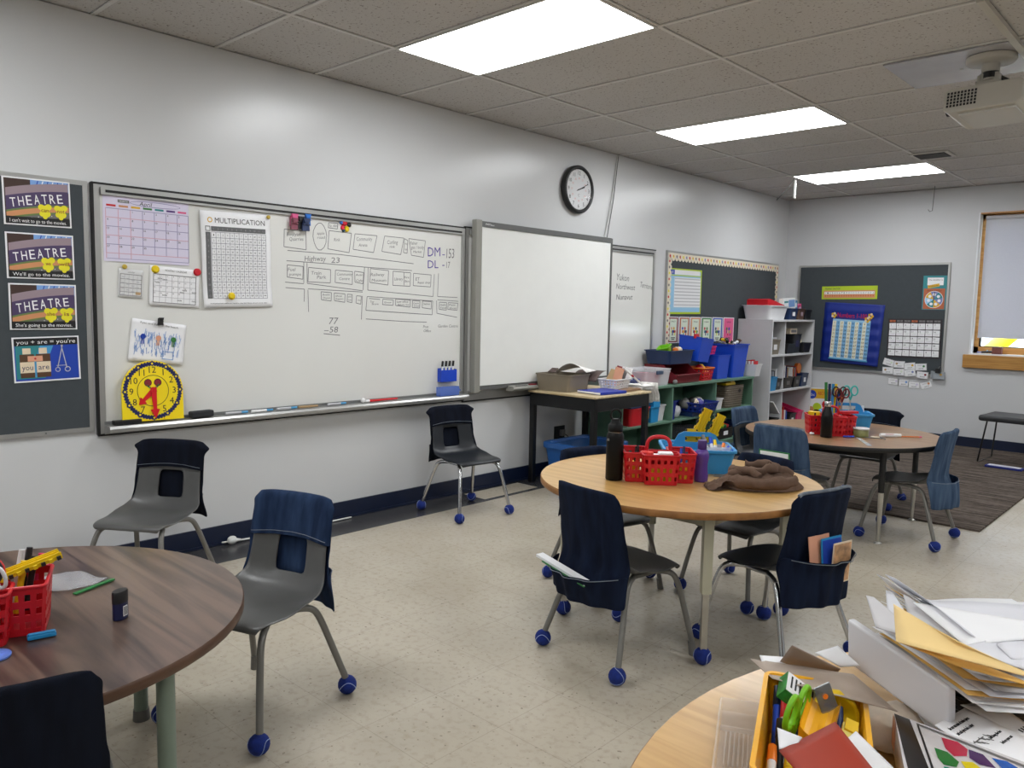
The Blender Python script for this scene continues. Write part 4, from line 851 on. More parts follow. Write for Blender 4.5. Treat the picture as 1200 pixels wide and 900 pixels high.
p = aty(1099.5, 440, D-.02); b = MB(); gp = M('clip_grey', (150, 156, 162), .35); b.box((0, -.012, 0), (.13, .02, .075), gp); b.cyl((-.055, -.022, -.02), (-.055, -.022, .045), .014, gp); b.box((0, -.026, .05), (.05, .012, .05), blackp); b.tube([(0, -.03, .06), (.012, -.03, .09), (.02, -.03, .10)], .002, steel, 6); b.box((.03, -.0235, .01), (.02, .002, .02), C_['gold'])
b.thing('card_holder', 'grey plastic holder with a black clip at the lower right corner of the far board', 'holder', (p.x, p.y, p.z), mods=[('bev', .003)])
# outlets
op = M('outlet_plate', (206, 200, 186), .4)
t = E('wall_outlet', 'cream outlet plate beside the chair under the toy clock', 'outlet', (0, 1.905, .449), WL); MB().box((0, -.004, 0), (.072, .008, .115), op).part('plate', t, mods=[('bev', .002)])
b = MB(); b.box((0, -.0095, .025), (.03, .003, .035), M('outlet_face', (230, 226, 216), .4)); b.box((0, -.0095, -.025), (.03, .003, .035), M('outlet_face')); b.part('socket', t)
p = atx(655, 507, 0); t = E('wall_outlet', 'black outlet with a plugged in cord under the black table', 'outlet', (0, p.y, p.z), WL); MB().box((0, -.004, 0), (.13, .008, .115), blackp).part('plate', t); b = MB(); b.box((.02, -.02, 0), (.045, .025, .05), C_['grey']); b.part('plug', t); b = MB(); b.tube([(.04, -.02, -.01), (.10, -.03, -.04), (.12, -.03, -.16), (.12, -.02, -.30)], .004, blackp, 6, smooth_pts=2); b.part('cord', t)
p = atx(271, 633, .035); b = MB(); wp = M('white_plastic', (222, 222, 218), .4); b.sphere((0, 0, .024), .024, wp, 12, (1.2, .9, 1)); b.cyl((.02, 0, .02), (.05, 0, .016), .012, wp, .006); b.cyl((-.03, -.006, .02), (-.06, -.006, .02), .003, steel); b.cyl((-.03, .006, .02), (-.06, .006, .02), .003, steel); b.tube([(.05, 0, .014), (.2, 0, .008), (.35, .004, .008), (.8, .0, .008)], .0055, wp, 6); b.thing('extension_plug', 'white plug with a white cord lying along the navy baseboard', 'plug', (.045, p.y, 0), WL)
# sill things
p = aty(1168.5, 412, D+.03); b = MB(); b.box((0, 0, .034), (.085, .06, .066), M('red_brown_box', (112, 60, 56), .6, var=.15)); b.box((.0, -.031, .034), (.07, .002, .05), M('red_brown_panel', (126, 74, 66), .6)); b.box((0, 0, .068), (.087, .062, .004), M('red_brown_lid', (92, 50, 48), .6)); b.thing('small_box', 'small reddish brown box standing on the window sill', 'box', (p.x, D+.035, WZ0+.013), mods=[('bev', .003)])
p = aty(1158, 412, D+.03); b = MB(); b.cyl((-.05, 0, .02), (.04, 0, .028), .012, blackp); b.cyl((-.05, .0, .02), (-.09, 0, .018), .008, C_['peri']); b.cyl((.0, 0, .028), (.0, .0, .045), .007, C_['ltblue']); b.thing('small_tool', 'small black handled tool lying left of the box on the window sill', 'tool', (p.x-.01, D+.035, WZ0+.006))
# ceiling: projector, vent, hooks
pm = M('projector_white', (186, 182, 172), .35, var=.03); plate = M('ceiling_plate', (196, 194, 198), .25, .3, var=.05)
b = MB(); b.box((3.12, 4.80, CH-.005), (1.12, .57, .008), plate); b.cyl((2.86, 4.83, CH-.012), (2.86, 4.83, CH-.008), .008, steel); b.cyl((2.98, 4.83, CH-.012), (2.98, 4.83, CH-.008), .008, steel); b.cyl((3.22, 4.9, CH-.012), (3.22, 4.9, CH-.008), .008, steel); b.cyl((3.25, 4.98, CH-.012), (3.25, 4.98, CH-.008), .008, steel)
b.thing('ceiling_plate', 'shiny grey metal ceiling panel that the projector hangs from', 'panel')
t = E('projector', 'white projector hanging from the ceiling with black cables', 'projector', (3.03, 4.70, CH-.012))
b = MB(); b.lathe([(.02, -.035), (.105, -.03), (.115, -.018), (.115, 0)], pm, 28); b.cyl((0, 0, -.03), (0, 0, -.075), .042, pm); b.part('ceiling_mount', t)
b = MB(); b.cyl((0, 0, -.075), (0, 0, -.105), .036, blackp); b.cyl((0, 0, -.105), (0, 0, -.115), .036, pm); b.part('pole', t)
b = MB(); b.T = Matrix.Translation((0, 0, .075)); b.box((0, 0, -.185), (.085, .05, .06), pm); b.box((-.045, 0, -.19), (.012, .07, .05), pm); b.box((.045, 0, -.19), (.012, .07, .05), pm); b.prism([(-.05, -.195), (.05, -.195), (.075, -.25), (-.065, -.25)], -.04, .04, pm); b.cyl((-.055, -.02, -.2), (-.06, -.02, -.2), .01, steel); b.part('tilt_bracket', t, mods=[('bev', .003)])
bd_ = bpy.data.objects.new('projector_body', None); 
b = MB(); W_, L_, H_ = .36, .30, .125
rt_ = Matrix.Translation((.01, .03, -.232)) @ Matrix.Rotation(R_(-6), 4, 'Z') @ Matrix.Rotation(R_(-7), 4, 'X')
b.T = rt_
sec = [(-.5*W_, -.35*H_), (-.42*W_, -.5*H_), (.42*W_, -.5*H_), (.5*W_, -.35*H_), (.5*W_, .42*H_), (.45*W_, .5*H_), (-.45*W_, .5*H_), (-.5*W_, .42*H_)]
b.prism(sec, -.5*L_, .5*L_, pm); body = b.part('body', t, mods=[('bev', .006)])
b = MB(); b.T = rt_
for i in range(9):
    for j in range(5): b.rect((-.44+.045*i)*W_, (-.22+.13*j)*H_, .03*W_, .10*H_, BK, -.5*L_-.0012)
for i in range(5): b.poly([(-.5*W_-.0012, (.0+.09*i)*L_, -.2*H_), (-.5*W_-.0012, (.05+.09*i)*L_, -.2*H_), (-.5*W_-.0012, (.05+.09*i)*L_, .3*H_), (-.5*W_-.0012, (.0+.09*i)*L_, .3*H_)], BK)
b.part('vent_slots', body)
b = MB(); b.T = rt_; b.box((.02, 0, -.5*H_-.006), (W_*.72, L_*.8, .010), M('projector_gloss', (196, 194, 188), .12, var=.02)); b.cyl((-.5*W_-.012, -.18*L_, -.01), (-.5*W_+.001, -.18*L_, -.01), .035, blackp); b.part('lens_cover', body)
b = MB()
for dz, dx in ((0, 0), (.012, .01), (-.012, -.006)): b.tube([(.03, .0, -.09), (.09, .02, -.14+dz), (.20, .06, -.20+dz), (.34, .10, -.19+dz), (.5, .14, -.12+dz)], .0065, blackp, 6, smooth_pts=2)
b.tube([(.19, .03, -.21), (.26, .05, -.20), (.36, .09, -.17)], .009, blackp, 6, smooth_pts=2); b.tube([(.19, .01, -.24), (.26, .03, -.23), (.36, .08, -.21)], .009, blackp, 6, smooth_pts=2)
b.part('cables', t)
b = MB(); b.box((3.172, 4.45, CH-.013), (.032, 1.25, .022), pm); b.thing('cable_raceway', 'white cable raceway running over the ceiling above the projector', 'raceway')
b = MB(); b.box((2.07, 7.24, CH-.003), (.29, .27, .010), frm); b.box((2.07, 7.24, CH-.009), (.235, .215, .004), M('vent_dark', (52, 48, 46), .8))
for i in range(7): b.box((2.07, 7.155+i*.028, CH-.0115), (.225, .006, .004), dkg)
b.thing('ceiling_vent', 'small dark air vent in the ceiling by the farthest light panel', 'vent')
b = MB(); b.tube([(1.635, 8.95, CH-.004), (1.63, 8.95, CH-.12), (1.625, 8.95, CH-.25), (1.60, 8.95, CH-.258), (1.585, 8.95, CH-.235)], .0035, dkg, 6); b.thing('ceiling_hook', 'dark bent wire hook hanging from the ceiling left of the window', 'hook')
b = MB(); b.box((.705, 7.70, CH-.10), (.018, .010, .19), wp); b.thing('hanging_strip', 'short white strip hanging from the ceiling near the room corner', 'strip')
b = MB(); b.tube([(.70, 7.68, CH-.005), (.66, 7.65, CH-.09), (.60, 7.60, CH-.18), (.575, 7.58, CH-.22), (.58, 7.59, CH-.19)], .003, dkg, 6); b.thing('ceiling_hook', 'thin wire hook hanging askew beside the white ceiling strip', 'hook')
# ---------------------------------------------------------------- containers
def rr(w, d, r, n=4):
    P = []
    for cx, cy, a0 in ((w/2-r, d/2-r, 0), (-w/2+r, d/2-r, 90), (-w/2+r, -d/2+r, 180), (w/2-r, -d/2+r, 270)):
        for i in range(n+1): a = R_(a0+90*i/n); P.append((cx+r*math.cos(a), cy+r*math.sin(a)))
    return P
def tub(b, w, d, h, m, taper=.86, r=.02, th=.003, rim=.008, rimh=.008, z0=0, front=None):
    def L(k, z, ins=0, f=0): return [(x, y, z+(front(x, y, w, d) if (f and front) else 0)) for x, y in rr(w*k-2*ins, d*k-2*ins, max(r*k-ins, .002))]
    rs = [L(taper, z0), L(taper+(1-taper)*.5, z0+h*.5), L(1, z0+h-rimh, 0, 1), L(1, z0+h-rimh, -rim, 1), L(1, z0+h, -rim, 1), L(1, z0+h, th, 1), L(taper+(1-taper)*.5, z0+h*.5, th), L(taper, z0+th, th)]
    return b.rings(rs, m, smooth=False)
def rectpath(w, d, r, n):
    P = rr(w, d, r, 3); L = [0]
    Q = P+[P[0]]
    for a, c in zip(Q, Q[1:]): L.append(L[-1]+math.hypot(c[0]-a[0], c[1]-a[1]))
    out = []; k = 0
    for i in range(n):
        s = L[-1]*i/n
        while L[k+1] < s: k += 1
        f = (s-L[k])/max(L[k+1]-L[k], 1e-9); out.append((Q[k][0]+(Q[k+1][0]-Q[k][0])*f, Q[k][1]+(Q[k+1][1]-Q[k][1])*f))
    return out
def basket(name, parent, w, d, h, m, taper=.85, r=.015, n=44, rows=3, z0=0, rimr=.005, cx=0, cy=0, hole=1):
    b = MB(); nv = rows*2+1
    def fn(u, v):
        k = taper+(1-taper)*v; p = rectpath(w*k, d*k, r, n)[int(round(u*n)) % n]; return (cx+p[0], cy+p[1], z0+h*v)
    b.grid(fn, n, nv, m, smooth=False, skip=(lambda i, j: i % 2 == 1 and j % 2 == 1) if hole else None)
    P = rr(w*taper, d*taper, r, 3); b.poly([(cx+x, cy+y, z0+.001) for x, y in P], m)
    o = b.part(name, parent, mods=[('solid', .0025, 0)])
    b = MB(); P = rr(w, d, r, 3); b.tube([(cx+x, cy+y, z0+h) for x, y in P+[P[0]]], rimr, m, 6); b.part('rim', o); return o
def bag_blob(b, c, s, m, seed=1, n=16, amp=.25):
    k = n//2
    def P(i, j):
        th = PI*(j+.05)/(k+.1); ph = 2*PI*i/n; v = V(math.sin(th)*math.cos(ph), math.sin(th)*math.sin(ph), -math.cos(th)); q = 1+amp*noise.noise(v*2.2+V(seed*3.1, seed, 0)); return (c[0]+v.x*s[0]*q, c[1]+v.y*s[1]*q, c[2]+max(-s[2]*.98, v.z*s[2]*q))
    return b.rings([[P(i, j) for i in range(n)] for j in range(k+1)], m)
PL = {k: M('plastic_'+k, c, .38, var=.05, vs=6) for k, c in dict(red=(196, 20, 34), blue=(24, 72, 196), sky=(56, 148, 206), navy=(22, 44, 84), maroon=(112, 22, 32), white=(224, 224, 226), clear=(196, 198, 202), pink=(222, 50, 110), lime=(120, 190, 30), taupe=(128, 118, 102), yellow=(232, 196, 20), black=(26, 26, 28), darkblue=(16, 40, 130), grey=(120, 120, 120), green=(40, 120, 60), orange=(226, 120, 30), purple=(96, 62, 160), storage=(40, 92, 160), brown=(96, 70, 56), cyan=(30, 140, 200), teal=(60, 180, 170), tub=(236, 172, 20), wicker=(112, 102, 88), cream=(222, 204, 174), doll=(96, 92, 170)).items()}
clr = M('clear_plastic', (236, 236, 240), .12, var=0, alpha=.42); smoke = M('smoky_plastic', (130, 130, 140), .2, var=0, alpha=.6)
vinylbag = M('plastic_bag', (224, 226, 230), .2, var=.1, vs=30, alpha=.75)

# ---------------------------------------------------------------- green shelf
gs = M('green_paint', (88, 122, 102), .5, var=.07, vs=5); gsi = gs
SX = .400; SY0 = 5.30; SY1 = 7.63; SZ = .695
t = E('storage_shelf', 'low green painted storage shelf under the bulletin board', 'shelf', (0, SY0, 0))
def bxs(name, *bs):
    b = MB(); [b.box(c, d, gs) for c, d in bs]; return b.part(name, t, mods=[('bev', .002, 1)])
xs0 = .03; xc = (xs0+SX)/2; dx = SX-xs0; wl = SY1-SY0
bxs('top', ((xc, wl/2, SZ-.01), (dx+.012, wl+.02, .022))); bxs('bottom', ((xc, wl/2, .085), (dx-.006, wl-.03, .02)))
bxs('back_panel', ((xs0+.005, wl/2, .37), (.010, wl-.03, .59)))
for yq in (.01, .78, 1.556, wl-.01): bxs('side_panel' if yq in (.01, wl-.01) else 'divider', ((xc, yq, .342), (dx, .02, .682)))
for a, c, z in ((.02, .77, .365), (.79, 1.546, .365), (1.566, wl-.02, .39)): bxs('shelf_board', ((xc+.006, (a+c)/2, z), (dx-.012, c-a, .018)))
bxs('toe_board', ((SX-.06, wl/2, .04), (.015, wl-.04, .07)))

def bin_thing(name, label, w, d, h, m, loc, rz=0, group=None, cat='bin', fill=None, rot=None, **k):
    t = E(name, label, cat, loc, rz, group, rot); b = MB(); tub(b, w, d, h, m, **k); b.part('bin_shell', t)
    if fill: fill(t, w, d, h)
    return t
def clutter(parent_loc, rz, w, d, z, items):   # loose things lying in a bin: (name, label, cat, builder, x, y, z, rot)
    pass
T_ = SZ+.001
# on top of the green shelf, left to right
# clear box of pink things
t = E('storage_box', 'clear lidded box with pink contents on the left end of the green shelf', 'box', (.235, 5.86, T_), 0)
b = MB(); tub(b, .29, .40, .125, clr, .92, .02, .0025, .006); b.part('box_shell', t); b = MB(); b.box((0, -.05, .055), (.22, .24, .10), PL['pink']); b.box((0, .12, .04), (.2, .10, .07), PL['white']); b.part('contents', t)
b = MB(); tub(b, .305, .415, .02, clr, .96, .02, .002, .002, .004, .127); b.part('box_lid', t); b = MB()
b.box((.05, .216, .118), (.10, .016, .03), M('handle_slate', (60, 78, 104), .4)); b.part('latch', t, mods=[('bev', .003)])
b = MB(); b.box((.158, 0, .118), (.014, .10, .03), M('handle_slate')); b.part('latch', t, mods=[('bev', .003)])
# purple-blue basket with a bag in it
t = E('small_basket', 'dusky blue basket of craft bags in front of the pink filled box', 'basket', (.30, 5.50, T_), 0.1); 
basket('basket_shell', t, .15, .20, .072, M('plastic_dusk', (84, 96, 150), .3), rows=2, n=32)
b = MB(); bag_blob(b, (0, -.02, .075), (.06, .07, .055), M('bag_white', (226, 226, 222), .4, var=.15, vs=60), 3); b.thing('craft_bag', 'white patterned bag in the dusky blue basket', 'bag', (.29, 5.51, T_+.010))
b = MB(); bag_blob(b, (0, .0, .0), (.03, .06, .035), PL['pink'], 5); b.thing('pink_pouch', 'pink pouch in the dusky blue basket', 'pouch', (.345, 5.41, T_+.085))
# maroon open-front bin, with navy tub on it
t = E('stacking_bin', 'dark red open fronted stacking bin on the green shelf below the navy tub', 'bin', (.21, 6.36, T_), 0); W_, L_, H_ = .34, .42, .165; mr = PL['maroon']
b = MB(); prof = [(-W_/2, H_), (W_/2-.13, H_), (W_/2-.06, H_*.62), (W_/2+.01, H_*.48), (W_/2-.02, .01), (-W_/2+.03, .01)]
for q in (-1, 1): b.prism(prof, q*(L_/2)-.003, q*(L_/2)+.003, mr, 'y')
b.box((0, 0, .006), (W_-.04, L_-.004, .006), mr); b.box((-W_/2+.015, 0, H_/2), (.005, L_-.004, H_-.01), mr, ry=.15); b.box((W_/2-.004, 0, H_*.25), (.005, L_-.004, H_*.46), mr, ry=.2)
b.tube([(W_/2+.012, -L_/2, H_*.48), (W_/2+.012, L_/2, H_*.48)], .007, mr, 6); b.part('bin_shell', t)
for i, (x, y, m) in enumerate(((.02, -.08, 'black'), (.0, .02, 'grey'), (.04, .10, 'black'), (-.03, .12, 'brown'))): b = MB(); b.sphere((0, 0, .025), .028, PL[m], 10); b.box((0, .01, .02), (.04, .05, .02), PL[m]); b.thing('toy_piece', ['black', 'grey', 'shiny black', 'brown'][i]+' toy piece inside the dark red open fronted bin', 'toy', (.21+x, 6.36+y, T_+.012))
b = MB(); b.sphere((0, 0, .022), .022, PL['grey'], 10); b.thing('rubber_ball', 'little grey ball on the green shelf edge before the dark red bin', 'ball', (.385, 6.13, T_))
t = bin_thing('deep_tub', 'navy blue tub stacked on the dark red bin', .27, .44, .125, PL['navy'], (.185, 6.34, T_+.172), r=.03, taper=.9, rim=.012)
b = MB(); tub(b, .11, .13, .06, PL['lime'], .85, .015); b.thing('lime_cup', 'lime green cup lying in the navy tub', 'cup', (.19, 6.26, T_+.172+.10), rot=(.25, -.2, .3))
for i, (x, y, c, s_) in enumerate(((.18, 6.40, 'black', .04), (.22, 6.44, 'cream', .035), (.16, 6.49, 'white', .03), (.23, 6.37, 'orange', .028))): b = MB(); b.sphere((0, 0, 0), s_, PL[c], 10, (1, 1.2, .9)); b.thing('toy_animal', ['black', 'cream', 'white', 'orange'][i]+' toy lump poking out of the navy tub', 'toy', (x, y, T_+.172+.122))
# tall blue bins: tilted one, one behind the pink basket, big one with the toys
bl_ = PL['blue']
t = bin_thing('book_bin', 'royal blue bin tilted on top of the red basket, left of the pink basket', .24, .27, .23, bl_, (.215, 6.72, T_+.185), rot=(R_(-5), R_(5), R_(3)), taper=.86, r=.012, rim=.006)
b = MB(); b.box((0, 0, 0), (.012, .08, .04), PL['red']); b.thing('red_toy', 'red scrap on the rim of the tilted royal blue bin', 'toy', (.30, 6.62, T_+.425))
t = E('fruit_basket', 'red basket with orange rim under the tilted royal blue bin', 'basket', (.255, 6.77, T_), 0); basket('basket_shell', t, .21, .23, .115, PL['red'], rows=3, n=36, rimr=.003)
b = MB(); P = rr(.216, .236, .02, 3); b.tube([(x, y, .118) for x, y in P+[P[0]]], .007, PL['orange'], 6); b.part('orange_band', t)
for i, (x, y, c) in enumerate(((-.04, -.05, 'orange'), (.03, -.06, 'black'), (.05, .04, 'orange'), (-.02, .06, 'yellow'), (.0, .0, 'red'))): b = MB(); bag_blob(b, (0, 0, .04), (.045, .045, .042), PL[c], i+2); b.thing('toy_food', ['orange', 'black', 'second orange', 'yellow', 'red'][i]+' toy lump in the red and orange basket', 'toy', (.255+x, 6.77+y, T_+.012+.05*(i > 2)))
t = bin_thing('book_bin', 'royal blue upright bin holding the pink basket', .22, .25, .235, bl_, (.245, 7.08, T_), taper=.84, r=.012, rim=.006)
t = E('small_basket', 'pink basket resting on the upright royal blue bin', 'basket', (.20, 7.0, T_+.240), .2); basket('basket_shell', t, .15, .17, .075, PL['pink'], rows=2, n=28)
b = MB(); bag_blob(b, (0, 0, .05), (.06, .06, .05), PL['grey'], 6); b.thing('grey_cloth', 'grey cloth bundle in the pink basket', 'cloth', (.20, 7.0, T_+.250))
t = bin_thing('book_bin', 'large royal blue bin heaped with black toys next to the white shelf', .30, .32, .335, bl_, (.225, 7.395, T_), taper=.8, r=.015, rim=.014)
rn = random.Random(9)
for i in range(16):
    b = MB(); c = ['black', 'grey', 'black', 'brown', 'wicker', 'yellow', 'black', 'white'][i % 8]; l = rn.uniform(.026, .036)
    b.cyl((-l, 0, 0), (l*.7, 0, 0), .016, PL[c], .010, n=8); b.sphere((l*.7, 0, .004), .017, PL[c], 8); b.cyl((0, -.024, 0), (.01, .024, .01), .007, PL[c], n=6)
    b.thing('toy_creature', 'dark toy in the heap on the large royal blue bin', 'toy', (.225+(-.10+.066*(i % 4)), 7.395+(-.10+.066*(i//4)), T_+.325+.045*((i*7) % 3)/2-.02*(i//12)), rot=(rn.uniform(-.5, .5), rn.uniform(-.5, .5), rn.uniform(0, 6)), group='toys heaped in the large blue bin')
# white book caddy at the end
t = bin_thing('book_caddy', 'white book bin with oval hand hole at the right end of the green shelf', .30, .13, .125, PL['white'], (.285, 7.685, T_), taper=.86, r=.012, rim=.004, front=lambda x, y, w, d: -.0)
b = MB(); b.disc(0, .075, .022, BK, -.0605, 16, rz=.016); b.v = [(x, y, z) for x, y, z in b.v]; b.part('hand_hole', t)
for i in range(7):
    b = MB(); cc = ['tan', 'maroon', 'white', 'skin', 'brown', 'red', 'red'][i]; b.box((0, 0, .075), (.028, .098, .15+.01*(i % 3)), C_[cc]); b.box((0, .0, .080), (.024, .1, .14), C_['white']); b.thing('picture_book', 'thin picture book standing in the white book bin', 'book', (.175+i*.034, 7.685, T_+.006), group='books in the white book bin')

# inside the green shelf
def inside(z): return z+.0095
zA = inside(.365); zB = inside(.39); zL = .096
t = bin_thing('storage_tub', 'red tub with a dark blue lid in the left bay of the green shelf', .26, .30, .15, PL['red'], (.255, 5.60, zA), taper=.92, r=.03)
b = MB(); b.box((0, 0, .158), (.27, .31, .012), PL['navy']); b.part('bin_lid', t, mods=[('bev', .004)]); b = MB(); b.rect(.09, .08, .06, .06, C_['gold'], 0); b.v = [(.131, x, z) for x, y, z in b.v]; b.text; b.part('sticker', t)
t = E('tote_box', 'sky blue handled box beside the red tub in the green shelf', 'box', (.29, 5.86, zA)); b = MB(); tub(b, .15, .13, .14, PL['cyan'], .9, .01); b.box((.06, 0, .165), (.05, .10, .06), PL['cyan']); b.part('bin_shell', t)
t = bin_thing('small_bin', 'small white bin right of the sky blue box in the green shelf', .18, .11, .145, PL['white'], (.26, 5.99, zA), taper=.8, r=.01)
b = MB(); bag_blob(b, (0, 0, .035), (.05, .05, .035), PL['white'], 3); bag_blob(b, (.02, .01, .06), (.03, .03, .02), PL['red'], 8); b.thing('soft_toy', 'red and white soft toy on top of the red tub in the green shelf', 'toy', (.33, 5.80, zA+.172))
t = E('plastic_basket', 'royal blue basket with dolls jutting out of the green shelf', 'basket', (.335, 6.60, zA+.045)); basket('basket_shell', t, .30, .34, .085, PL['darkblue'], rows=2, n=48)
b = MB(); b.box((0, 0, .02), (.26, .32, .04), PL['navy']); b.thing('shallow_box', 'dark blue shallow box under the royal blue doll basket', 'box', (.26, 6.60, zA))
# dolls
t = E('doll', 'pale faced doll with black hair lying in the royal blue basket', 'doll', (.34, 6.56, zA+.065)); b = MB(); b.sphere((.02, -.04, .06), .045, PL['cream'], 14); b.part('doll_head', t); b = MB(); b.sphere((.005, -.05, .068), .047, PL['black'], 12); b.part('doll_hair', t); b = MB(); bag_blob(b, (0, .06, .045), (.05, .07, .045), PL['doll'], 5); b.part('doll_dress', t)
b = MB(); b.sphere((.063, -.05, .066), .005, BK, 6); b.sphere((.06, -.025, .068), .005, BK, 6); b.part('doll_eyes', t)
b = MB(); bag_blob(b, (0, 0, .05), (.05, .06, .05), PL['grey'], 4); b.thing('grey_bundle', 'grey soft toy left of the doll in the royal blue basket', 'toy', (.30, 6.46, zA+.065))
b = MB(); bag_blob(b, (0, 0, .05), (.05, .05, .05), PL['white'], 7); b.thing('white_bundle', 'pale soft toy right of the doll in the royal blue basket', 'toy', (.30, 6.70, zA+.065))
b = MB(); bag_blob(b, (0, 0, .06), (.06, .07, .06), vinylbag, 2); b.thing('plastic_bag', 'clear plastic bag left of the doll basket in the green shelf', 'bag', (.30, 6.27, zA))
t = bin_thing('upright_bin', 'narrow royal blue bin at the left wall of the middle bay', .22, .06, .17, PL['darkblue'], (.27, 6.15, zA), r=.008)
t = E('woven_basket', 'brown woven basket in the right bay of the green shelf', 'basket', (.245, 7.30, zB)); b = MB(); tub(b, .27, .36, .22, M('woven', (112, 102, 88), .8, var=.25, vs=60, bump=1, bs=90), .9, .03, .006, .004); b.part('basket_shell', t)
for k in range(9):
    b = MB(); P = rr(.27*(.91+.009*k)+.004, .36*(.91+.009*k)+.004, .03, 3); b.tube([(x, y, .02+.022*k) for x, y in P+[P[0]]], .006, PL['wicker'], 5); b.part('woven_band', t)
b = MB(); b.disc(0, .165, .03, BK, 0, 14, rz=.018); b.v = [(.139, x+.07, z) for x, y, z in b.v]; b.part('hand_hole', t)
b = MB(); b.box((0, 0, .012), (.10, .20, .022), PL['yellow']); b.box((.02, .04, .03), (.06, .08, .02), PL['yellow']); b.thing('yellow_game', 'yellow plastic tray lying across the brown woven basket', 'tray', (.29, 7.26, zB+.222))
t = bin_thing('small_bin', 'small white bin left of the brown woven basket', .16, .10, .11, PL['white'], (.30, 6.99, zB), r=.008)
t = bin_thing('shallow_bin', 'black bin with a white label low in the right bay', .26, .34, .11, PL['black'], (.255, 7.12, zL), r=.012, taper=.92)
b = MB(); b.rect(0, .06, .09, .04, WH, 0); b.v = [(.1295, x+.0, z) for x, y, z in b.v]; b.part('label_card', t)
for i, (y, c) in enumerate(((-.10, 'yellow'), (-.04, 'green'), (.02, 'lime'), (.08, 'green'), (.12, 'red'))): b = MB(); b.tube([(-.06, -.04, .02), (0, 0, .05), (.07, .03, .03)], .02, PL[c], 8, smooth_pts=1); b.thing('fabric_toy', ['yellow', 'green', 'lime', 'second green', 'red'][i]+' toy on top of the low black bin', 'toy', (.26, 7.12+y, zL+.075))
t = bin_thing('clear_bin', 'smoky clear bin low in the middle bay of the green shelf', .24, .26, .17, smoke, (.26, 6.55, zL), r=.012)
b = MB(); bag_blob(b, (0, 0, .06), (.07, .09, .06), PL['navy'], 8); b.thing('fabric_bundle', 'dark cloth bundle inside the smoky clear bin', 'cloth', (.26, 6.55, zL+.004))
b = MB(); b.box((0, 0, .04), (.16, .10, .08), PL['green']); b.thing('green_box', 'green box low at the left of the middle bay', 'box', (.28, 6.22, zL), mods=[('bev', .004)])
t = bin_thing('upright_bin', 'dark blue bin low at the right of the green shelf', .2, .18, .14, PL['navy'], (.24, 7.46, zL), r=.01)

# ---------------------------------------------------------------- white shelf
ws = M('white_laminate', (204, 204, 206), .4, var=.02); QY0 = 7.985; QY1 = 9.09; QX = .415; QZ = 1.283
t = E('bookcase', 'tall white open bookcase in the corner packed with bins', 'bookcase', (0, QY0, 0)); wl = QY1-QY0; xc = (.02+QX)/2; dx = QX-.02
def bxw(name, c, d): b = MB(); b.box(c, d, ws); return b.part(name, t, mods=[('bev', .0015, 1)])
bxw('side_panel', (xc, .011, QZ/2), (dx, .022, QZ)); bxw('side_panel', (xc, wl-.011, QZ/2), (dx, .022, QZ)); bxw('top', (xc, wl/2, QZ-.011), (dx, wl-.044, .022)); bxw('back_panel', (.026, wl/2, QZ/2), (.008, wl-.044, QZ-.04))
ZS = (.06, .505, .895)
for z in ZS: bxw('shelf_board', (xc+.004, wl/2, z), (dx-.012, wl-.044, .022))
for z0, z1 in ((.071, .494), (.516, .884), (.906, QZ-.022)): bxw('divider', (xc-.01, .385, (z0+z1)/2), (dx-.03, .018, z1-z0))
Zs = [z+.0115 for z in ZS]
def wbin(name, label, y, w, h, k, z, m, d=.30, x=.24, lab=None, **kw):
    t = bin_thing(name, label, d, w, h, m, (x, QY0+y, z), r=.012, taper=.9, **kw)
    if lab: b = MB(); b.rect(0, h*.5, w*.34, h*.35, lab, 0); b.v = [(d/2*.965+.001, x, z) for x, y, z in b.v]; b.part('label_card', t)
    return t
# top of bookcase
t = bin_thing('dish_tub', 'white dish tub on top of the bookcase', .33, .45, .15, PL['white'], (.215, QY0+.23, QZ+.001), r=.04, taper=.86, rim=.016)
b = MB(); b.prism([(-.21, 0), (.21, 0), (.21, .022), (-.16, .085), (-.21, .075)], -.12, .12, PL['red'], 'x'); b.text('GAME', .0, .0, .001, BK); b.thing('game_box', 'red game box leaning in the white dish tub', 'box', (.22, QY0+.23, QZ+.135))
b = MB(); b.box((0, 0, .0), (.16, .06, .03), PL['lime']); b.thing('lime_folder', 'lime green piece in the white dish tub', 'folder', (.25, QY0+.41, QZ+.150))
t = wbin('deep_bin', 'navy bin with a white label on top of the bookcase', .585, .22, .125, 0, QZ+.001, PL['navy'], lab=WH)
t = wbin('deep_bin', 'dark grey bin on top of the bookcase, right of the navy bin', .80, .17, .125, 0, QZ+.001, PL['brown'], lab=C_['mauve'])
t = wbin('deep_bin', 'black bin on top of the bookcase at its right end', .985, .17, .115, 0, QZ+.001, PL['black'])
b = MB(); b.box((0, 0, 0), (.05, .32, .14), C_['white']); b.box((.026, .06, .01), (.001, .16, .08), C_['sky']); b.box((.026, -.08, .03), (.001, .10, .02), C_['teal']); b.thing('tissue_box', 'white and blue carton standing in the bins on the bookcase', 'box', (.27, QY0+.66, QZ+.17), rot=(.06, 0, 0))
b = MB(); b.box((0, 0, 0), (.05, .09, .12), PL['orange']); b.thing('orange_box', 'orange box at the left of the white carton on the bookcase', 'box', (.22, QY0+.52, QZ+.12), rot=(-.1, 0, 0))
b = MB(); b.box((0, 0, 0), (.06, .10, .14), C_['cyan']); b.box((.031, 0, .02), (.001, .06, .05), C_['white']); b.thing('blue_carton', 'bright blue carton right of the white carton on the bookcase', 'box', (.25, QY0+.865, QZ+.145), rot=(.15, 0, 0))
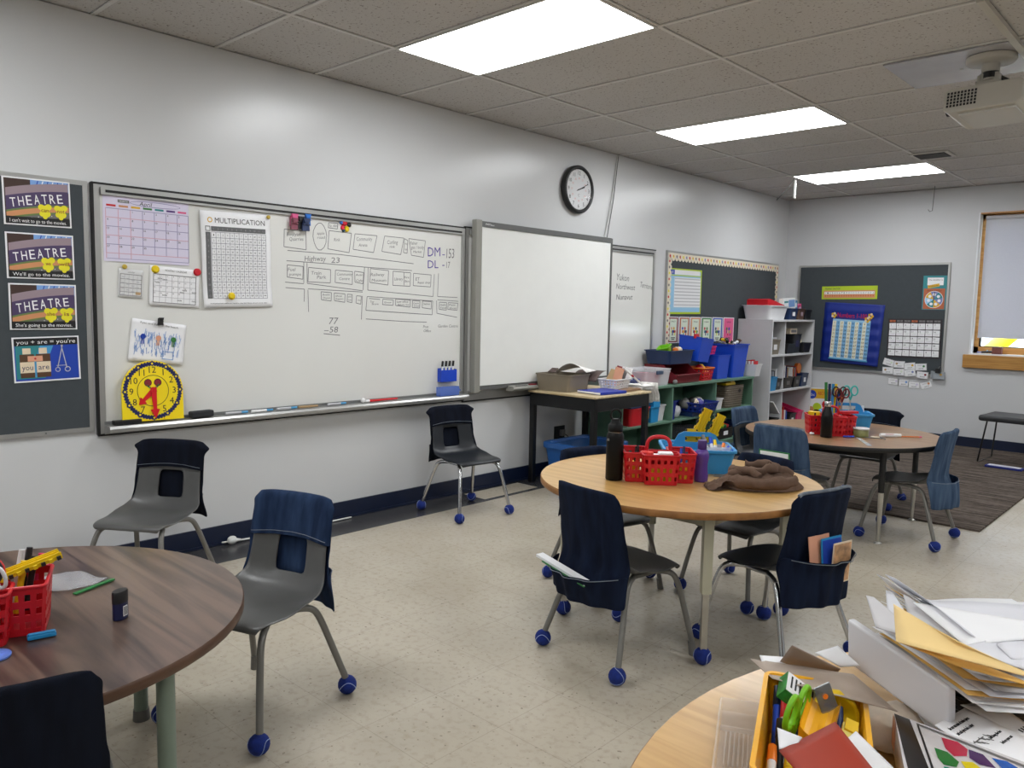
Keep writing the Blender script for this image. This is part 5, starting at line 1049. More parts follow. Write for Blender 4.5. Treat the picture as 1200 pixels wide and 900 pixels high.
b = MB(); b.box((0, 0, 0), (.06, .10, .12), C_['pink']); b.box((.031, 0, .0), (.001, .06, .06), C_['lilac']); b.thing('pink_carton', 'pink carton in the black bin on the bookcase', 'box', (.25, QY0+.985, QZ+.115), rot=(.25, 0, 0))
# upper row
wbin('file_bin', 'grey bin with a white label in the upper left cell of the bookcase', .16, .24, .16, 0, Zs[2], PL['taupe'], lab=WH)
b = MB(); b.box((0, 0, .01), (.22, .20, .018), C_['lgrey']); b.thing('paper_stack', 'grey papers on the bin in the upper left cell of the bookcase', 'papers', (.22, QY0+.20, Zs[2]+.162))
wbin('file_bin', 'low black bin left in the upper row of the bookcase', .507, .185, .11, 0, Zs[2], PL['black'], x=.26)
wbin('tall_file_bin', 'tall black bin in the middle of the upper row of the bookcase', .715, .21, .215, 0, Zs[2], PL['black'], lab=C_['navy'])
wbin('file_bin', 'black bin right in the upper row of the bookcase', .957, .20, .115, 0, Zs[2], PL['black'], x=.26)
b = MB(); b.box((0, 0, 0), (.2, .18, .06), C_['cream']); b.box((.10, 0, .0), (.002, .14, .03), C_['grey']); b.thing('card_box', 'cream card box on the tall black bin in the bookcase', 'box', (.24, QY0+.715, Zs[2]+.246), mods=[('bev', .003)])
b = MB(); bag_blob(b, (0, 0, .08), (.075, .075, .085), M('snack_bag', (232, 226, 190), .3, var=.3, vs=40), 6); b.thing('craft_bag', 'white and yellow bag in the right black bin of the upper row', 'bag', (.25, QY0+.965, Zs[2]+.03))
# middle row
wbin('tote_box', 'sky blue bin in the middle left cell of the bookcase', .112, .145, .15, 0, Zs[1], PL['cyan'], x=.27)
wbin('file_bin', 'black bin in the middle left cell of the bookcase', .282, .16, .12, 0, Zs[1], PL['black'], lab=C_['grey'])
wbin('file_bin', 'black bin left in the middle row, full of papers', .535, .24, .125, 0, Zs[1], PL['black'], lab=C_['grey'])
wbin('file_bin', 'black bin in the centre of the middle row', .775, .18, .125, 0, Zs[1], PL['black'], lab=C_['grey'])
wbin('file_bin', 'navy bin at the right end of the middle row', .98, .18, .15, 0, Zs[1], PL['navy'], lab=WH)
rn = random.Random(3)
for i, y in enumerate((.235, .27, .305, .455, .49, .53, .57, .605, .725, .765, .80, .825)):
    h = rn.uniform(.17, .24); cc = ['lgrey', 'grey', 'white', 'black', 'maroon', 'white', 'navy', 'tan', 'white', 'rust', 'grey', 'red'][i]; b = MB(); b.box((0, 0, h/2), (.22, .014, h), C_[cc]); b.thing('file_folder', 'upright folder in the bins of the middle bookcase row', 'folder', (.235, QY0+y, Zs[1]+.012), rot=(rn.uniform(-.02, .02), 0, 0), group='folders in the middle row of the bookcase')
b = MB(); b.cyl((-.02, 0, 0), (.02, 0, 0), .06, PL['orange'], n=20); b.thing('orange_disc', 'round orange disc in the navy bin of the middle row', 'disc', (.30, QY0+.965, Zs[1]+.205))
# bottom row
wbin('file_bin', 'black bin with a white label in the lower left cell of the bookcase', .20, .27, .13, 0, Zs[0], PL['black'], lab=WH)
b = MB(); b.box((0, 0, .0), (.22, .22, .012), C_['white']); b.thing('paper_wedge', 'white folded papers slanting over the lower left bin of the bookcase', 'papers', (.29, QY0+.23, Zs[0]+.25), rot=(-.7, 0, 0))
for i, (y, cc, h) in enumerate(((.432, 'lime', .22), (.458, 'orange', .21), (.49, 'red', .24), (.53, 'white', .2), (.57, 'blue', .19))): b = MB(); b.box((0, 0, h/2), (.24, .018, h), C_[cc]); b.thing('picture_book', ['lime', 'orange', 'red', 'white', 'blue'][i]+' book standing in the lower right cell of the bookcase', 'book', (.25, QY0+y, Zs[0]), rot=(.03, 0, 0))
wbin('file_bin', 'black bin in the lower right cell of the bookcase', .70, .18, .15, 0, Zs[0], PL['black'], lab=WH)
wbin('magazine_file', 'pink magazine file at the right end of the lower row', .90, .16, .24, 0, Zs[0], PL['pink'], front=lambda x, y, w, d: -.08 if x > 0 else 0)
b = MB(); b.box((0, 0, 0), (.02, .24, .18), PL['red']); b.thing('red_folder', 'red folder standing behind the bins of the lower row', 'folder', (.10, QY0+.66, Zs[0]+.24), rot=(.2, 0, 0))

# colourful carton/poster beside the bookcase
c, w, h, r = flat((949, 453.5), (984, 456), (983, 512), (945, 510), 'B', .03); b = MB(); slab(b, w, h, .012, pw); y = -.0125
b.rect(0, .38*h, w*.96, .2*h, C_['gold'], y); b.text('ABC FRIENDS', .08*w, .39*h, .07*h, C_['red'], y-.0004, w=.5*w); b.disc(-.36*w, .36*h, .14*w, C_['blue'], y-.0006); b.text('abc', -.36*w, .36*h, .06*h, pw, y-.001)
for u, v_, cc, q in ((-.2, .1, 'lime', .14), (-.22, -.03, 'brown', .13), (.1, .05, 'skin', .12), (.1, .16, 'red', .14), (.34, .12, 'blue', .13), (.34, 0, 'brown', .12), (-.4, .05, 'orange', .1), (.12, -.1, 'yellow', .12), (-.3, -.36, 'gold', .15), (.05, -.34, 'cyan', .14), (.3, -.3, 'red', .12)): b.disc(u*w, v_*h, q*w, C_[cc], y-.0003-.0002*abs(u), 12)
b.thing('activity_poster', 'colourful yellow and red activity board leaning on the far wall by the bookcase', 'poster', c, rot=r)

# ---------------------------------------------------------------- black table by the wall and what lies on it
bt = M('black_lacquer', (10, 11, 13), .35, var=.1); btop = wood('pale_board', (214, 196, 160), (190, 168, 128), (3, 30, 30), .5)
TX0, TX1, TY0, TY1, TZ = .075, .725, 4.50, 5.225, .722
t = E('work_table', 'black square legged table against the wall piled with bins and papers', 'table', (0, 0, 0)); cx, cy = (TX0+TX1)/2, (TY0+TY1)/2
b = MB(); b.box((cx, cy, TZ-.008), (TX1-TX0, TY1-TY0, .016), btop); b.part('tabletop', t, mods=[('bev', .003, 1)])
b = MB()
for a, d in (((cx, TY0+.025, TZ-.066), (TX1-TX0-.06, .03, .095)), ((cx, TY1-.025, TZ-.066), (TX1-TX0-.06, .03, .095)), ((TX0+.025, cy, TZ-.066), (.03, TY1-TY0-.06, .095)), ((TX1-.025, cy, TZ-.066), (.03, TY1-TY0-.06, .095))): b.box(a, d, bt)
b.part('apron', t, mods=[('bev', .003, 1)])
for x in (TX0+.032, TX1-.032):
    for y in (TY0+.032, TY1-.032): b = MB(); b.box((x, y, (TZ-.018)/2), (.042, .042, TZ-.018), bt); b.part('leg', t, mods=[('bev', .003, 1)])
ZT = TZ+.001
t = bin_thing('paper_bin', 'taupe plastic bin at the front left of the black table', .33, .27, .13, PL['taupe'], (.255, 4.70, ZT), .03, taper=.92, r=.02, rim=.006)
# papers over it
def sheet(name, label, w, d, loc, rot, m=WH, bend=None, group=None, th=.0008, cat='paper', marks=None):
    b = MB(); f = bend or (lambda u, v: 0)
    b.grid(lambda u, v: ((u-.5)*w, (v-.5)*d, f(u-.5, v-.5)), 8, 8, m)
    if marks: marks(b, w, d, f)
    return b.thing(name, label, cat, loc, rot=rot, group=group, mods=[('solid', th, 0)])
news = M('newsprint', (236, 234, 230), .8, var=.12, vs=50); brp = M('brown_paper', (134, 106, 80), .8, var=.1); darkp = M('dark_print', (82, 66, 62), .7, var=.4, vs=30)
sheet('newspaper', 'open newsprint sheet arched over the taupe bin', .26, .22, (.30, 4.80, ZT+.160), (.02, -.04, .3), news, lambda u, v: .05*math.cos(u*3)*(1-v)-.02)
sheet('magazine', 'dark printed magazine arched over the right side of the taupe bin', .22, .24, (.33, 4.94, ZT+.105), (.30, 0, .2), darkp, lambda u, v: .03*math.cos(v*3))
b = MB(); b.box((0, 0, 0), (.10, .06, .004), darkp, rx=.5); b.thing('paper_scrap', 'printed scrap sticking up at the back of the taupe bin', 'paper', (.15, 4.73, ZT+.145))
b = MB(); b.box((0, 0, .011), (.24, .29, .020), M('binder_blue', (28, 50, 160), .4)); b.box((0, 0, .011), (.23, .30, .014), WH); b.thing('ring_binder', 'flat royal blue binder at the front of the black table', 'binder', (.575, 4.78, ZT), -.10, mods=[('bev', .002, 1)])
b = MB(); b.box((0, 0, .008), (.22, .34, .014), brp); b.thing('clipboard', 'brown board lying under the white basket on the black table', 'board', (.545, 5.06, ZT+.001), .12)
t = E('plastic_basket', 'white perforated basket on the black table', 'basket', (.50, 5.04, ZT+.018), .12); basket('basket_shell', t, .17, .25, .07, PL['white'], rows=3, n=56, rimr=.006)
for i, (x, y, rz, cc, l) in enumerate(((-.04, -.06, .4, 'tan', .15), (-.02, .0, .7, 'maroon', .17), (.0, .03, .9, 'grey', .14), (.03, .06, 1.1, 'white', .15), (.01, -.02, 1.3, 'skin', .15))): b = MB(); b.box((0, 0, l/2), (.07, .006, l), C_[cc]); b.thing('paper_tag', ['tan', 'maroon', 'grey', 'white', 'pink'][i]+' card sticking up from the white basket on the black table', 'card', (.50+x, 5.06+y, ZT+.030), rot=(-.55+.1*i, .2, rz*.3))
b = MB(); b.cyl((0, -.09, .10), (0, .20, -.06), .008, C_['white']); b.cyl((0, .02, .039), (0, .05, .0225), .0084, C_['red']); b.thing('wrapped_stick', 'white stick with a red band sloping over the basket edge', 'stick', (.60, 5.10, ZT+.085))
for i in range(5): sheet('newspaper', 'flat newsprint sheet hanging over the right edge of the black table', .32, .17, (.49, 5.285+.004*i, ZT+.008+.006*i), (.0, .0, .05*i-.1), news, lambda u, v: .004*math.sin(u*9), group='newsprint pile on the black table')
for i in range(3): sheet('newspaper', 'newsprint corner drooping beside the green shelf', .12, .16, (.56+.02*i, 5.40+.014*i, ZT-.03), (-1.25, 0, .1), news, lambda u, v: .006*math.sin(v*9), group='drooping newsprint at the black table')
# blue storage tote under it
t = E('storage_tote', 'large blue lidded storage tote on the floor under the black table', 'tote', (.375, 4.862, 0)); st = PL['storage']
b = MB(); tub(b, .42, .52, .28, st, .86, .04, .004, .004); b.part('bin_shell', t); b = MB(); b.rings([[(x, y, z) for x, y in rr(.45*k, .55*k, .045)] for k, z in ((1, .275), (1.01, .285), (1.01, .315), (.97, .322), (.86, .320), (.84, .300))], st, smooth=False); b.part('bin_lid', t)

# stool and mop at the right
t = E('padded_stool', 'black padded seat on thin black sled legs at the right edge under the window', 'stool', (2.60, 8.44, 0), R_(-4)); pad = M('black_vinyl', (40, 41, 44), .5, var=.06)
b = MB(); b.box((0, 0, .425), (.50, .46, .055), pad); b.part('seat', t, mods=[('bev', .022, 4)])
for q in (-1, 1):
    b = MB(); b.tube([(q*.19, -.16, .40), (q*.235, -.20, .02), (q*.235, -.19, .008), (q*.235, .20, .008), (q*.235, .21, .02), (q*.20, .17, .40)], .0075, black, 8); b.part('leg', t)
b = MB(); b.tube([(-.235, -.05, .010), (.235, -.05, .010)], .006, black, 6); b.part('cross_bar', t)
t = E('floor_mop', 'flat dust pad with a blue edge lying on the carpet by the black padded stool', 'mop', (2.61, 8.05, .0125), -.05); b = MB(); b.box((0, 0, .010), (.29, .10, .018), M('mop_blue', (30, 42, 120), .8)); b.part('pad_edge', t, mods=[('bev', .004)]); b = MB(); b.box((0, 0, .0205), (.25, .07, .003), M('mop_white', (204, 204, 212), .9, var=.15, vs=60)); b.part('mop_pad', t)
# ---------------------------------------------------------------- caddies and things on the tables
def pen(name, label, p, q, m, capm=None, r=.0055, group=None, cat='pen', capf=.3):
    b = MB(); p, q = V(*p), V(*q); c = p.lerp(q, 1-capf); b.cyl(p, c, r, m, n=10); b.cyl(c, q, r*1.12, capm or m, r*.95, n=10); return b.thing(name, label, cat, (0, 0, 0), group=group)
def loop(b, c, rx, rz, r, m, rot=0, tilt=0, n=18):
    Q = Matrix.Rotation(rot, 3, 'Z') @ Matrix.Rotation(tilt, 3, 'X'); P = [tuple(V(*c)+Q@V(rx*math.cos(2*PI*i/n), 0, rz*math.sin(2*PI*i/n))) for i in range(n+1)]; b.tube(P, r, m, 8)
def scissors(label, loc, rz, m, tilt=0, s=1, rot=None):
    b = MB()
    for q in (-1, 1):
        loop(b, (q*.022*s, 0, .055*s), .018*s, .027*s, .0045*s, m); b.prism([(q*.004*s, .03*s), (q*.014*s, .03*s), (-q*.008*s, -.075*s), (-q*.010*s, -.075*s)], q*.0015-.001, q*.0015+.001, steel); b.cyl((q*.012*s, 0, .036*s), (q*.0*s, 0, .0), .006*s, m, .004*s)
    return b.thing('scissors', label, 'scissors', loc, rot=rot or (tilt, 0, rz))
def rod(label, loc, rot, L=.21, group=None):
    b = MB(); b.box((0, 0, 0), (.042, L, .009), PL['yellow'])
    for q in (-1, 1): b.box((q*.016, 0, .007), (.004, L, .008), PL['yellow']); b.box((q*.008, 0, .006), (.003, L, .006), PL['yellow'])
    n = 9
    for i in range(n):
        for q in (-1, 1): b.box((q*.0235, -L/2+(i+.5)*L/n, 0), (.008, L/n*.5, .009), PL['yellow'] if i % 2 else PL['black'])
    return b.thing('measuring_strip', label, 'strip', loc, rot=rot, group=group)
def red_caddy(label, loc, rz, s=1.0):
    t = E('basket_caddy', label, 'caddy', loc, rz); m = PL['red']
    basket('side_basket', t, .105*s, .17*s, .125*s, m, .84, .012, 40, 3, cx=-.098*s, cy=.02*s); basket('side_basket', t, .105*s, .17*s, .125*s, m, .84, .012, 40, 3, cx=.098*s, cy=.02*s); basket('front_basket', t, .155*s, .10*s, .125*s, m, .86, .015, 36, 3, cx=0, cy=-.062*s)
    b = MB(); b.tube([(-.052*s, .012*s, .05*s), (-.052*s, .012*s, .13*s), (-.046*s, .012*s, .172*s), (-.02*s, .012*s, .186*s), (.02*s, .012*s, .186*s), (.046*s, .012*s, .172*s), (.052*s, .012*s, .13*s), (.052*s, .012*s, .05*s)], .0085*s, m, 10, smooth_pts=1); b.box((0, .012*s, .07*s), (.10*s, .005, .12*s), m); b.part('handle', t)
    return t
def blue_caddy(label, loc, rz, w=.30, d=.24, h=.11):
    t = E('tote_caddy', label, 'caddy', loc, rz); m = PL['sky']; b = MB(); tub(b, w, d, h, m, .86, .02, .003, .009, .012); b.part('caddy_shell', t)
    b = MB(); w2 = w*.92; P = [(-w2/2, .02), (w2/2, .02), (w2/2, h), (.105, h+.005), (.085, h+.05), (.06, h+.062), (-.06, h+.062), (-.085, h+.05), (-.105, h+.005), (-w2/2, h)]
    H = [(-.055, h+.015), (-.055, h+.042), (.055, h+.042), (.055, h+.015)]
    b.prism([P[0], P[1], P[2], P[3], (.105, h+.012), H[3], H[0], (-.105, h+.012), P[8], P[9]], -.004, .004, m); b.prism([H[1], (-.06, h+.062), (.06, h+.062), H[2]][::-1], -.004, .004, m); b.prism([(-.105, h+.012), H[0], H[1], (-.06, h+.062), (-.085, h+.05)][::-1], -.004, .004, m); b.prism([(.105, h+.012), (.085, h+.05), (.06, h+.062), H[2], H[3]][::-1], -.004, .004, m)
    b.part('handle_divider', t); return t
def lean(r, tw):
    d = (UP+RT*r-FW*.1).normalized(); n_ = (-FW+RT*tw); n_ = (n_-d*n_.dot(d)).normalized(); x = d.cross(n_); return Matrix(((x.x, d.x, n_.x), (x.y, d.y, n_.y), (x.z, d.z, n_.z))).to_euler()
# --- oak table
Z2 = .6215
b = MB(); bk = M('bottle_black', (8, 8, 9), .5, spec=.25, var=.08, bump=.2, bs=400); c = (2.162, 2.734, Z2)
t = E('water_bottle', 'tall black water bottle with a loop handle on the oak table', 'bottle', c); b.lathe([(.034, 0), (.037, .004), (.037, .185), (.034, .198), (.029, .205)], bk, 28); b.part('bottle_body', t)
b = MB(); b.lathe([(.029, .203), (.0295, .207)], steel, 24); b.part('steel_neck', t); b = MB(); b.lathe([(.030, .2075), (.0315, .210), (.0315, .236), (.027, .240), (.020, .248), (.018, .262)], bk, 24); loop(b, (0, 0, .279), .022, .024, .0045, bk, .75); b.part('lid', t)
b = MB(); b.box((-.010, -.0355, .175), (.012, .002, .010), steel); b.part('badge', t)
red_caddy('red basket caddy with a handle on the oak table beside the black bottle', (2.298, 2.865, Z2), R_(40))
CR = lambda x, y, z=0: tuple(V(2.298, 2.865, Z2)+Matrix.Rotation(R_(40), 3, 'Z')@V(x, y, z))
b = MB(); b.box((0, 0, .0), (.10, .055, .02), WH); b.box((.02, .0, .015), (.06, .05, .012), WH); b.thing('eraser_block', 'white erasers heaped in the front of the red caddy on the oak table', 'erasers', CR(.0, -.062, .112), R_(40), mods=[('bev', .004)])
b = MB(); b.box((0, 0, 0), (.05, .03, .03), M('plastic_scarlet', (220, 50, 40), .4)); b.thing('scarlet_lump', 'scarlet lump in the red caddy on the oak table', 'lid', CR(-.055, -.055, .118), R_(20), mods=[('bev', .006)])
for i, (x, y, cc) in enumerate(((-.10, .02, 'black'), (-.09, .05, 'black'), (.09, .0, 'blue'), (.11, .05, 'navy'))): pen('marker', ['black marker leaning', 'second black marker', 'blue marker', 'navy marker'][i]+' in the side of the red caddy on the oak table', CR(x, y, .02), CR(x+.01, y+.03, .135), PL[cc], r=.006, cat='marker')
for i in range(3): b = MB(); b.box((0, 0, 0), (.10, .03, .06), PL['yellow']); b.thing('yellow_block', 'yellow block seen through the holes of the red caddy on the oak table', 'block', CR([-.10, .0, .10][i], [.02, -.075, .0][i], .04), R_(40 if i == 1 else 130), group='yellow blocks in the red caddy')
blue_caddy('sky blue caddy with a slotted divider handle on the oak table', (2.285, 3.205, Z2), R_(38), .31, .25)
CB = lambda x, y, z=0: tuple(V(2.285, 3.205, Z2)+Matrix.Rotation(R_(38), 3, 'Z')@V(x, y, z))
rod('yellow measuring strip with black edges standing in the blue caddy, left one', CB(.012, .075, .15), lean(.42, .05), .26)
rod('yellow measuring strip with black edges standing in the blue caddy, right one', CB(.074, .075, .135), lean(.46, .05), .24)
rod('yellow measuring strip seen through the slot of the blue caddy', CB(-.02, .035, .135), (R_(85), 0, R_(38)), .09)
t = E('pencil_tray', 'small clear tray of pens in the blue caddy', 'tray', CB(.075, -.055, .07), R_(38+8)); b = MB(); tub(b, .125, .08, .05, clr, .88, .012, .002, .003); b.part('tray_shell', t)
for i, (x, cc, cap, dy) in enumerate(((-.055, 'white', 'grey', .02), (-.02, 'white', 'blue', .03), (.0, 'white', 'yellow', .03), (.04, 'white', 'orange', .02), (.06, 'blue', 'blue', .01), (.085, 'white', 'blue', .0))): pen('marker', cap+(' capped marker standing' if i < 5 else ' capped white marker lying')+' in the clear tray of the blue caddy'+(' beside the orange one' if i == 4 else ''), CB(.075+x*.6, -.09, .078), CB(.075+x, -.06+dy, .165-.012*i), PL[cc], PL[cap], .008, cat='marker', capf=.35)
b = MB(); pur = M('purple_plastic', (96, 66, 152), .25, var=.05, alpha=.93); c = (2.437, 2.985, Z2); t = E('water_bottle', 'small purple water bottle in front of the blue caddy', 'bottle', c)
b.lathe([(.026, 0), (.029, .006), (.029, .03), (.0255, .06), (.0262, .08), (.0305, .105), (.030, .12), (.024, .134), (.017, .140)], pur, 26); b.part('bottle_body', t); b = MB(); b.lathe([(.0185, .141), (.0195, .143), (.0195, .176), (.018, .178)], M('purple_cap', (72, 44, 116), .45), 22); b.part('lid', t)
# folded grey paper under the sweater
b = MB(); b.box((0, 0, .001), (.20, .14, .002), M('slate_card', (120, 116, 106), .6)); b.thing('place_card', 'grey card lying flat by the blue caddy on the oak table', 'card', (2.49, 3.22, Z2-.0005), .4)
# sweater
br = M('brown_knit', (104, 84, 72), .95, var=.1, vs=40, bump=.5, bs=500, spec=.1); c = V(2.655, 3.085, Z2); b = MB()
def cloth(a, l, w_, h_, seed, c=(0, 0)):
    def P(i, j):
        n = 30; k = 12; th = PI/2*(1-j/k); ph = 2*PI*i/n; rx, ry = math.cos(th), math.sin(th)
        x, y = l*rx*math.cos(ph), w_*rx*math.sin(ph); v = V(x*11, y*11, seed); q = noise.noise(v); f = abs(math.sin(7*math.atan2(y, x)*.5+rx*9+q*3.5))
        z = h_*(ry**.75)*(.70+.28*q+.30*f*rx*(1.2-rx)); k2 = 1+.10*noise.noise(V(math.cos(ph)*1.6+seed, math.sin(ph)*1.6, 0)); return (c[0]+x*k2, c[1]+y*k2, max(.002, z))
    return [[P(i, j) for i in range(30)] for j in range(13)]
b.rings(cloth(0, .165, .125, .085, 2.0), br, cap=True)
SWZ = Matrix.Rotation(R_(48), 3, 'Z'); 
def rolltube(pts, r): b.tube(pts, r, br, 10, smooth_pts=2)
rolltube([(-.13, -.05, .035), (-.10, -.105, .035), (-.02, -.115, .03), (.07, -.10, .03), (.13, -.04, .03)], [.012, .024, .030, .03, .028, .03, .028, .026, .03, .026, .02, .024, .02, .02, .022, .02, .014][:17] if False else .024)
rolltube([(-.12, .0, .045), (-.06, -.05, .075), (.02, -.05, .080), (.07, .0, .078), (.03, .05, .082), (-.05, .045, .082)], .021)
rolltube([(.03, -.03, .085), (.09, .02, .07), (.14, .05, .035)], .020); rolltube([(-.08, .09, .04), (.0, .10, .055), (.09, .08, .045)], .022)
rolltube([(-.03, -.10, .055), (-.07, -.06, .08), (-.10, .0, .066), (-.10, .06, .05)], .018)
b.grid(lambda u, v: (-.12-.12*u, -.055+.10*(v-.5)*(1-.35*u)+.02*math.sin(u*6), .006+.030*(1-u)+.016*math.sin(v*PI)*(1-.2*u)+.006*math.sin(v*14+u*5)), 12, 12, br)
b.grid(lambda u, v: (-.12-.12*u, -.055+.11*(v-.5)*(1-.35*u)+.02*math.sin(u*6), .002+.001*u), 12, 4, br)
b.v = [(x+.010*noise.noise(V(x*22, y*22, z*22)), y+.010*noise.noise(V(x*22+9, y*22, z*22)), max(.0015, z*(1.0+.25*noise.noise(V(x*16, y*16, 3)))+(.012*noise.noise(V(x*34, y*34, 7)) if z > .012 else 0))) for x, y, z in b.v]
b.thing('sweater', 'crumpled brown sweater lying at the right side of the oak table', 'sweater', c, R_(42))
# books in the pockets
def in_pocket(key, name, label, u, w, h, th, m, m2=None, k=.5, v0=.4, dz=0, cat='book'):
    mid, zb, pk = PK[key]; _, cx, cy, a, _, _ = CH_[key]; p0 = mid(u, zb+(pk-zb)*v0, k); p1 = mid(u, pk, k); d = (p1-p0).normalized(); q = V(0, 1, 0)+V(0, 0, dz); q = (q-d*q.dot(d)).normalized(); n_ = q.cross(d); c = p0+d*(h/2+.004)
    b = MB(); b.box((0, 0, 0), (th, w, h), m)
    if m2: b.box((-th*.5-.0006, 0, .0), (.001, w*.92, h*.92), m2)
    Q = Matrix.Rotation(R_(a), 3, 'Z'); Rm = Q @ Matrix(((n_.x, q.x, d.x), (n_.y, q.y, d.y), (n_.z, q.z, d.z))); return b.thing(name, label, cat, V(cx, cy, 0)+Q@c, rot=Rm.to_euler())
in_pocket('oakright', 'notebook', 'bright blue notebook in the pocket at the right of the oak table', .46, .12, .175, .005, PL['cyan'], C_['blue'], .42)
in_pocket('oakright', 'picture_book', 'tan and orange picture book in the pocket right of the oak table', .38, .11, .16, .003, C_['cream'], M('book_cover', (196, 150, 110), .4, var=.5, vs=25), .58)
in_pocket('oakright', 'picture_book', 'pink edged book behind the blue notebook at the right of the oak table', .60, .12, .185, .004, C_['skin'], None, .22)
in_pocket('walnutfront', 'workbook', 'thin dark red workbook in the pocket right of the walnut table', .5, .18, .17, .004, C_['maroon'], C_['white'])
in_pocket('brownfront', 'workbook', 'green and white workbook sticking out of the pocket at the front of the brown table', .5, .19, .165, .006, PL['green'], C_['white'])
def lying(key, name, label, c, d, m, tilt):
    _, cx, cy, a, _, _ = CH_[key]; b = MB(); b.box((0, 0, 0), d, m); return b.thing(name, label, 'book', V(cx, cy, 0)+Matrix.Rotation(R_(a), 3, 'Z')@V(*c), rot=(tilt, 0, R_(a)))
lying('oakfront', 'notebook', 'white notebook lying in the sagging pocket at the left front of the oak table', (-.255, .05, .368), (.035, .28, .010), WH, .13)
lying('oakfront', 'workbook', 'thin green workbook under the white notebook at the left front of the oak table', (-.255, .03, .358), (.045, .24, .004), PL['green'], .13)
# --- brown table
Z3 = .5865
red_caddy('red basket caddy on the brown table behind the black steel bottle', (2.20, 5.03, Z3), R_(35), .95)
c = (2.235, 4.875, Z3); t = E('water_bottle', 'black bottle with a steel cap in front of the red caddy on the brown table', 'bottle', c); b = MB(); b.lathe([(.033, 0), (.0355, .004), (.0355, .12), (.033, .145), (.022, .178), (.0185, .192)], M('gloss_black', (7, 7, 8), .3, var=.05, spec=.3), 26); b.part('bottle_body', t); b = MB(); b.lathe([(.0195, .193), (.021, .195), (.021, .222), (.019, .225)], chrome, 20); b.part('lid', t)
blue_caddy('sky blue caddy with scissors on the brown table behind the red caddy', (2.185, 5.33, Z3), R_(30), .30, .22, .115)
CB3 = lambda x, y, z=0: tuple(V(2.185, 5.33, Z3)+Matrix.Rotation(R_(30), 3, 'Z')@V(x, y, z))
scissors('dark red and black scissors standing in the blue caddy on the brown table', CB3(-.06, -.035, .19), R_(50), PL['black'], .1, 1.15); scissors('teal scissors standing in the blue caddy on the brown table', CB3(.02, .0, .195), R_(35), PL['teal'], -.1, 1.15); scissors('maroon handled scissors leaning in the blue caddy on the brown table', CB3(-.045, -.075, .185), R_(40), PL['maroon'], .05, 1.1)
for i, (x, cc, l) in enumerate(((-.125, 'green', .30), (-.11, 'navy', .29), (-.095, 'sky', .29), (-.085, 'yellow', .29), (-.07, 'blue', .24), (-.055, 'orange', .24))): b = MB(); b.box((0, 0, l/2), (.018, .004, l), PL[cc]); b.thing('ruler', PL[cc].name.split('_')[1]+' ruler standing in the left of the blue caddy on the brown table', 'ruler', CB3(x, -.02+.006*i, .012), rot=(.06, .03*(i-2), R_(30)))
CR3 = lambda x, y, z=0: tuple(V(2.20, 5.03, Z3)+Matrix.Rotation(R_(35), 3, 'Z')@V(x, y, z))
for i, (x, y, cc) in enumerate(((-.11, .0, 'black'), (-.09, .03, 'black'), (-.08, .06, 'blue'), (.08, .0, 'white'), (.10, .04, 'white'))): pen('marker', ['black marker at the left', 'second black marker', 'blue marker', 'white marker', 'second white marker'][i]+' in the red caddy on the brown table', CR3(x, y, .02), CR3(x+(.015 if i < 3 else -.03), y+.01, .13), PL[cc], cat='marker')
b = MB(); b.box((0, 0, 0), (.13, .05, .014), PL['red']); b.thing('red_case', 'red case lying across the caddies on the brown table', 'case', CR3(.11, .04, .138), R_(60))
b = MB(); b.box((0, 0, 0), (.07, .05, .03), PL['yellow']); b.thing('yellow_eraser', 'yellow block at the back of the red caddy on the brown table', 'block', CR3(-.09, .06, .118), .3)
c = (2.375, 5.075, Z3); t = E('food_can', 'small can with a white rim and green label on the brown table', 'can', c); b = MB(); b.lathe([(.043, 0), (.045, .003), (.045, .044), (.043, .046)], M('can_label', (130, 132, 84), .5, var=.3, vs=30), 26); b.part('can_body', t); b = MB(); b.lathe([(.043, .0462), (.049, .047), (.049, .055), (.044, .056), (.043, .050)], PL['white'], 26); b.part('can_lid', t)
pen('marker', 'blue marker lying against the can on the brown table', (2.36, 5.00, Z3+.006), (2.315, 4.945, Z3+.006), PL['blue'], cat='marker')
b = MB(); b.box((0, 0, .0006), (.026, .30, .0012), M('shiny_ruler', (206, 208, 214), .15)); b.thing('ruler', 'pale shiny ruler lying near the front rim of the brown table', 'ruler', (2.463, 4.875, Z3-.0005), .55)
b = MB(); b.cyl((-.055, 0, .012), (.055, 0, .012), .012, WH, n=12); b.cyl((.055, 0, .012), (.075, 0, .012), .010, C_['white'], n=12); b.box((0, -.006, .020), (.05, .012, .002), C_['red']); b.thing('glue_stick', 'white glue stick lying at the right of the brown table', 'glue stick', (2.505, 5.19, Z3), .75)
b = MB(); b.cyl((-.09, 0, .004), (.06, 0, .004), .004, PL['orange'], n=6); b.cyl((.06, 0, .004), (.075, 0, .004), .0042, C_['pink'], n=8); b.cyl((-.09, 0, .004), (-.105, 0, .004), .004, C_['cream'], .0008, n=6); b.thing('pencil', 'orange pencil lying at the right end of the brown table', 'pencil', (2.60, 5.285, Z3), .75)
b = MB(); b.box((0, 0, .004), (.05, .035, .007), PL['cream']); b.thing('eraser', 'cream eraser left of the glue stick on the brown table', 'eraser', (2.455, 5.09, Z3), .2, mods=[('bev', .002)])
for i, (x, y, a) in enumerate(((2.46, 5.05, .3), (2.50, 5.09, 2.2))): b = MB(); b.cyl((-.05, 0, .004), (.05, 0, .004), .0035, PL['grey'], n=6); b.thing('pencil', ['first', 'second'][i]+' grey pencil by the cream eraser on the brown table', 'pencil', (x, y, Z3), a)
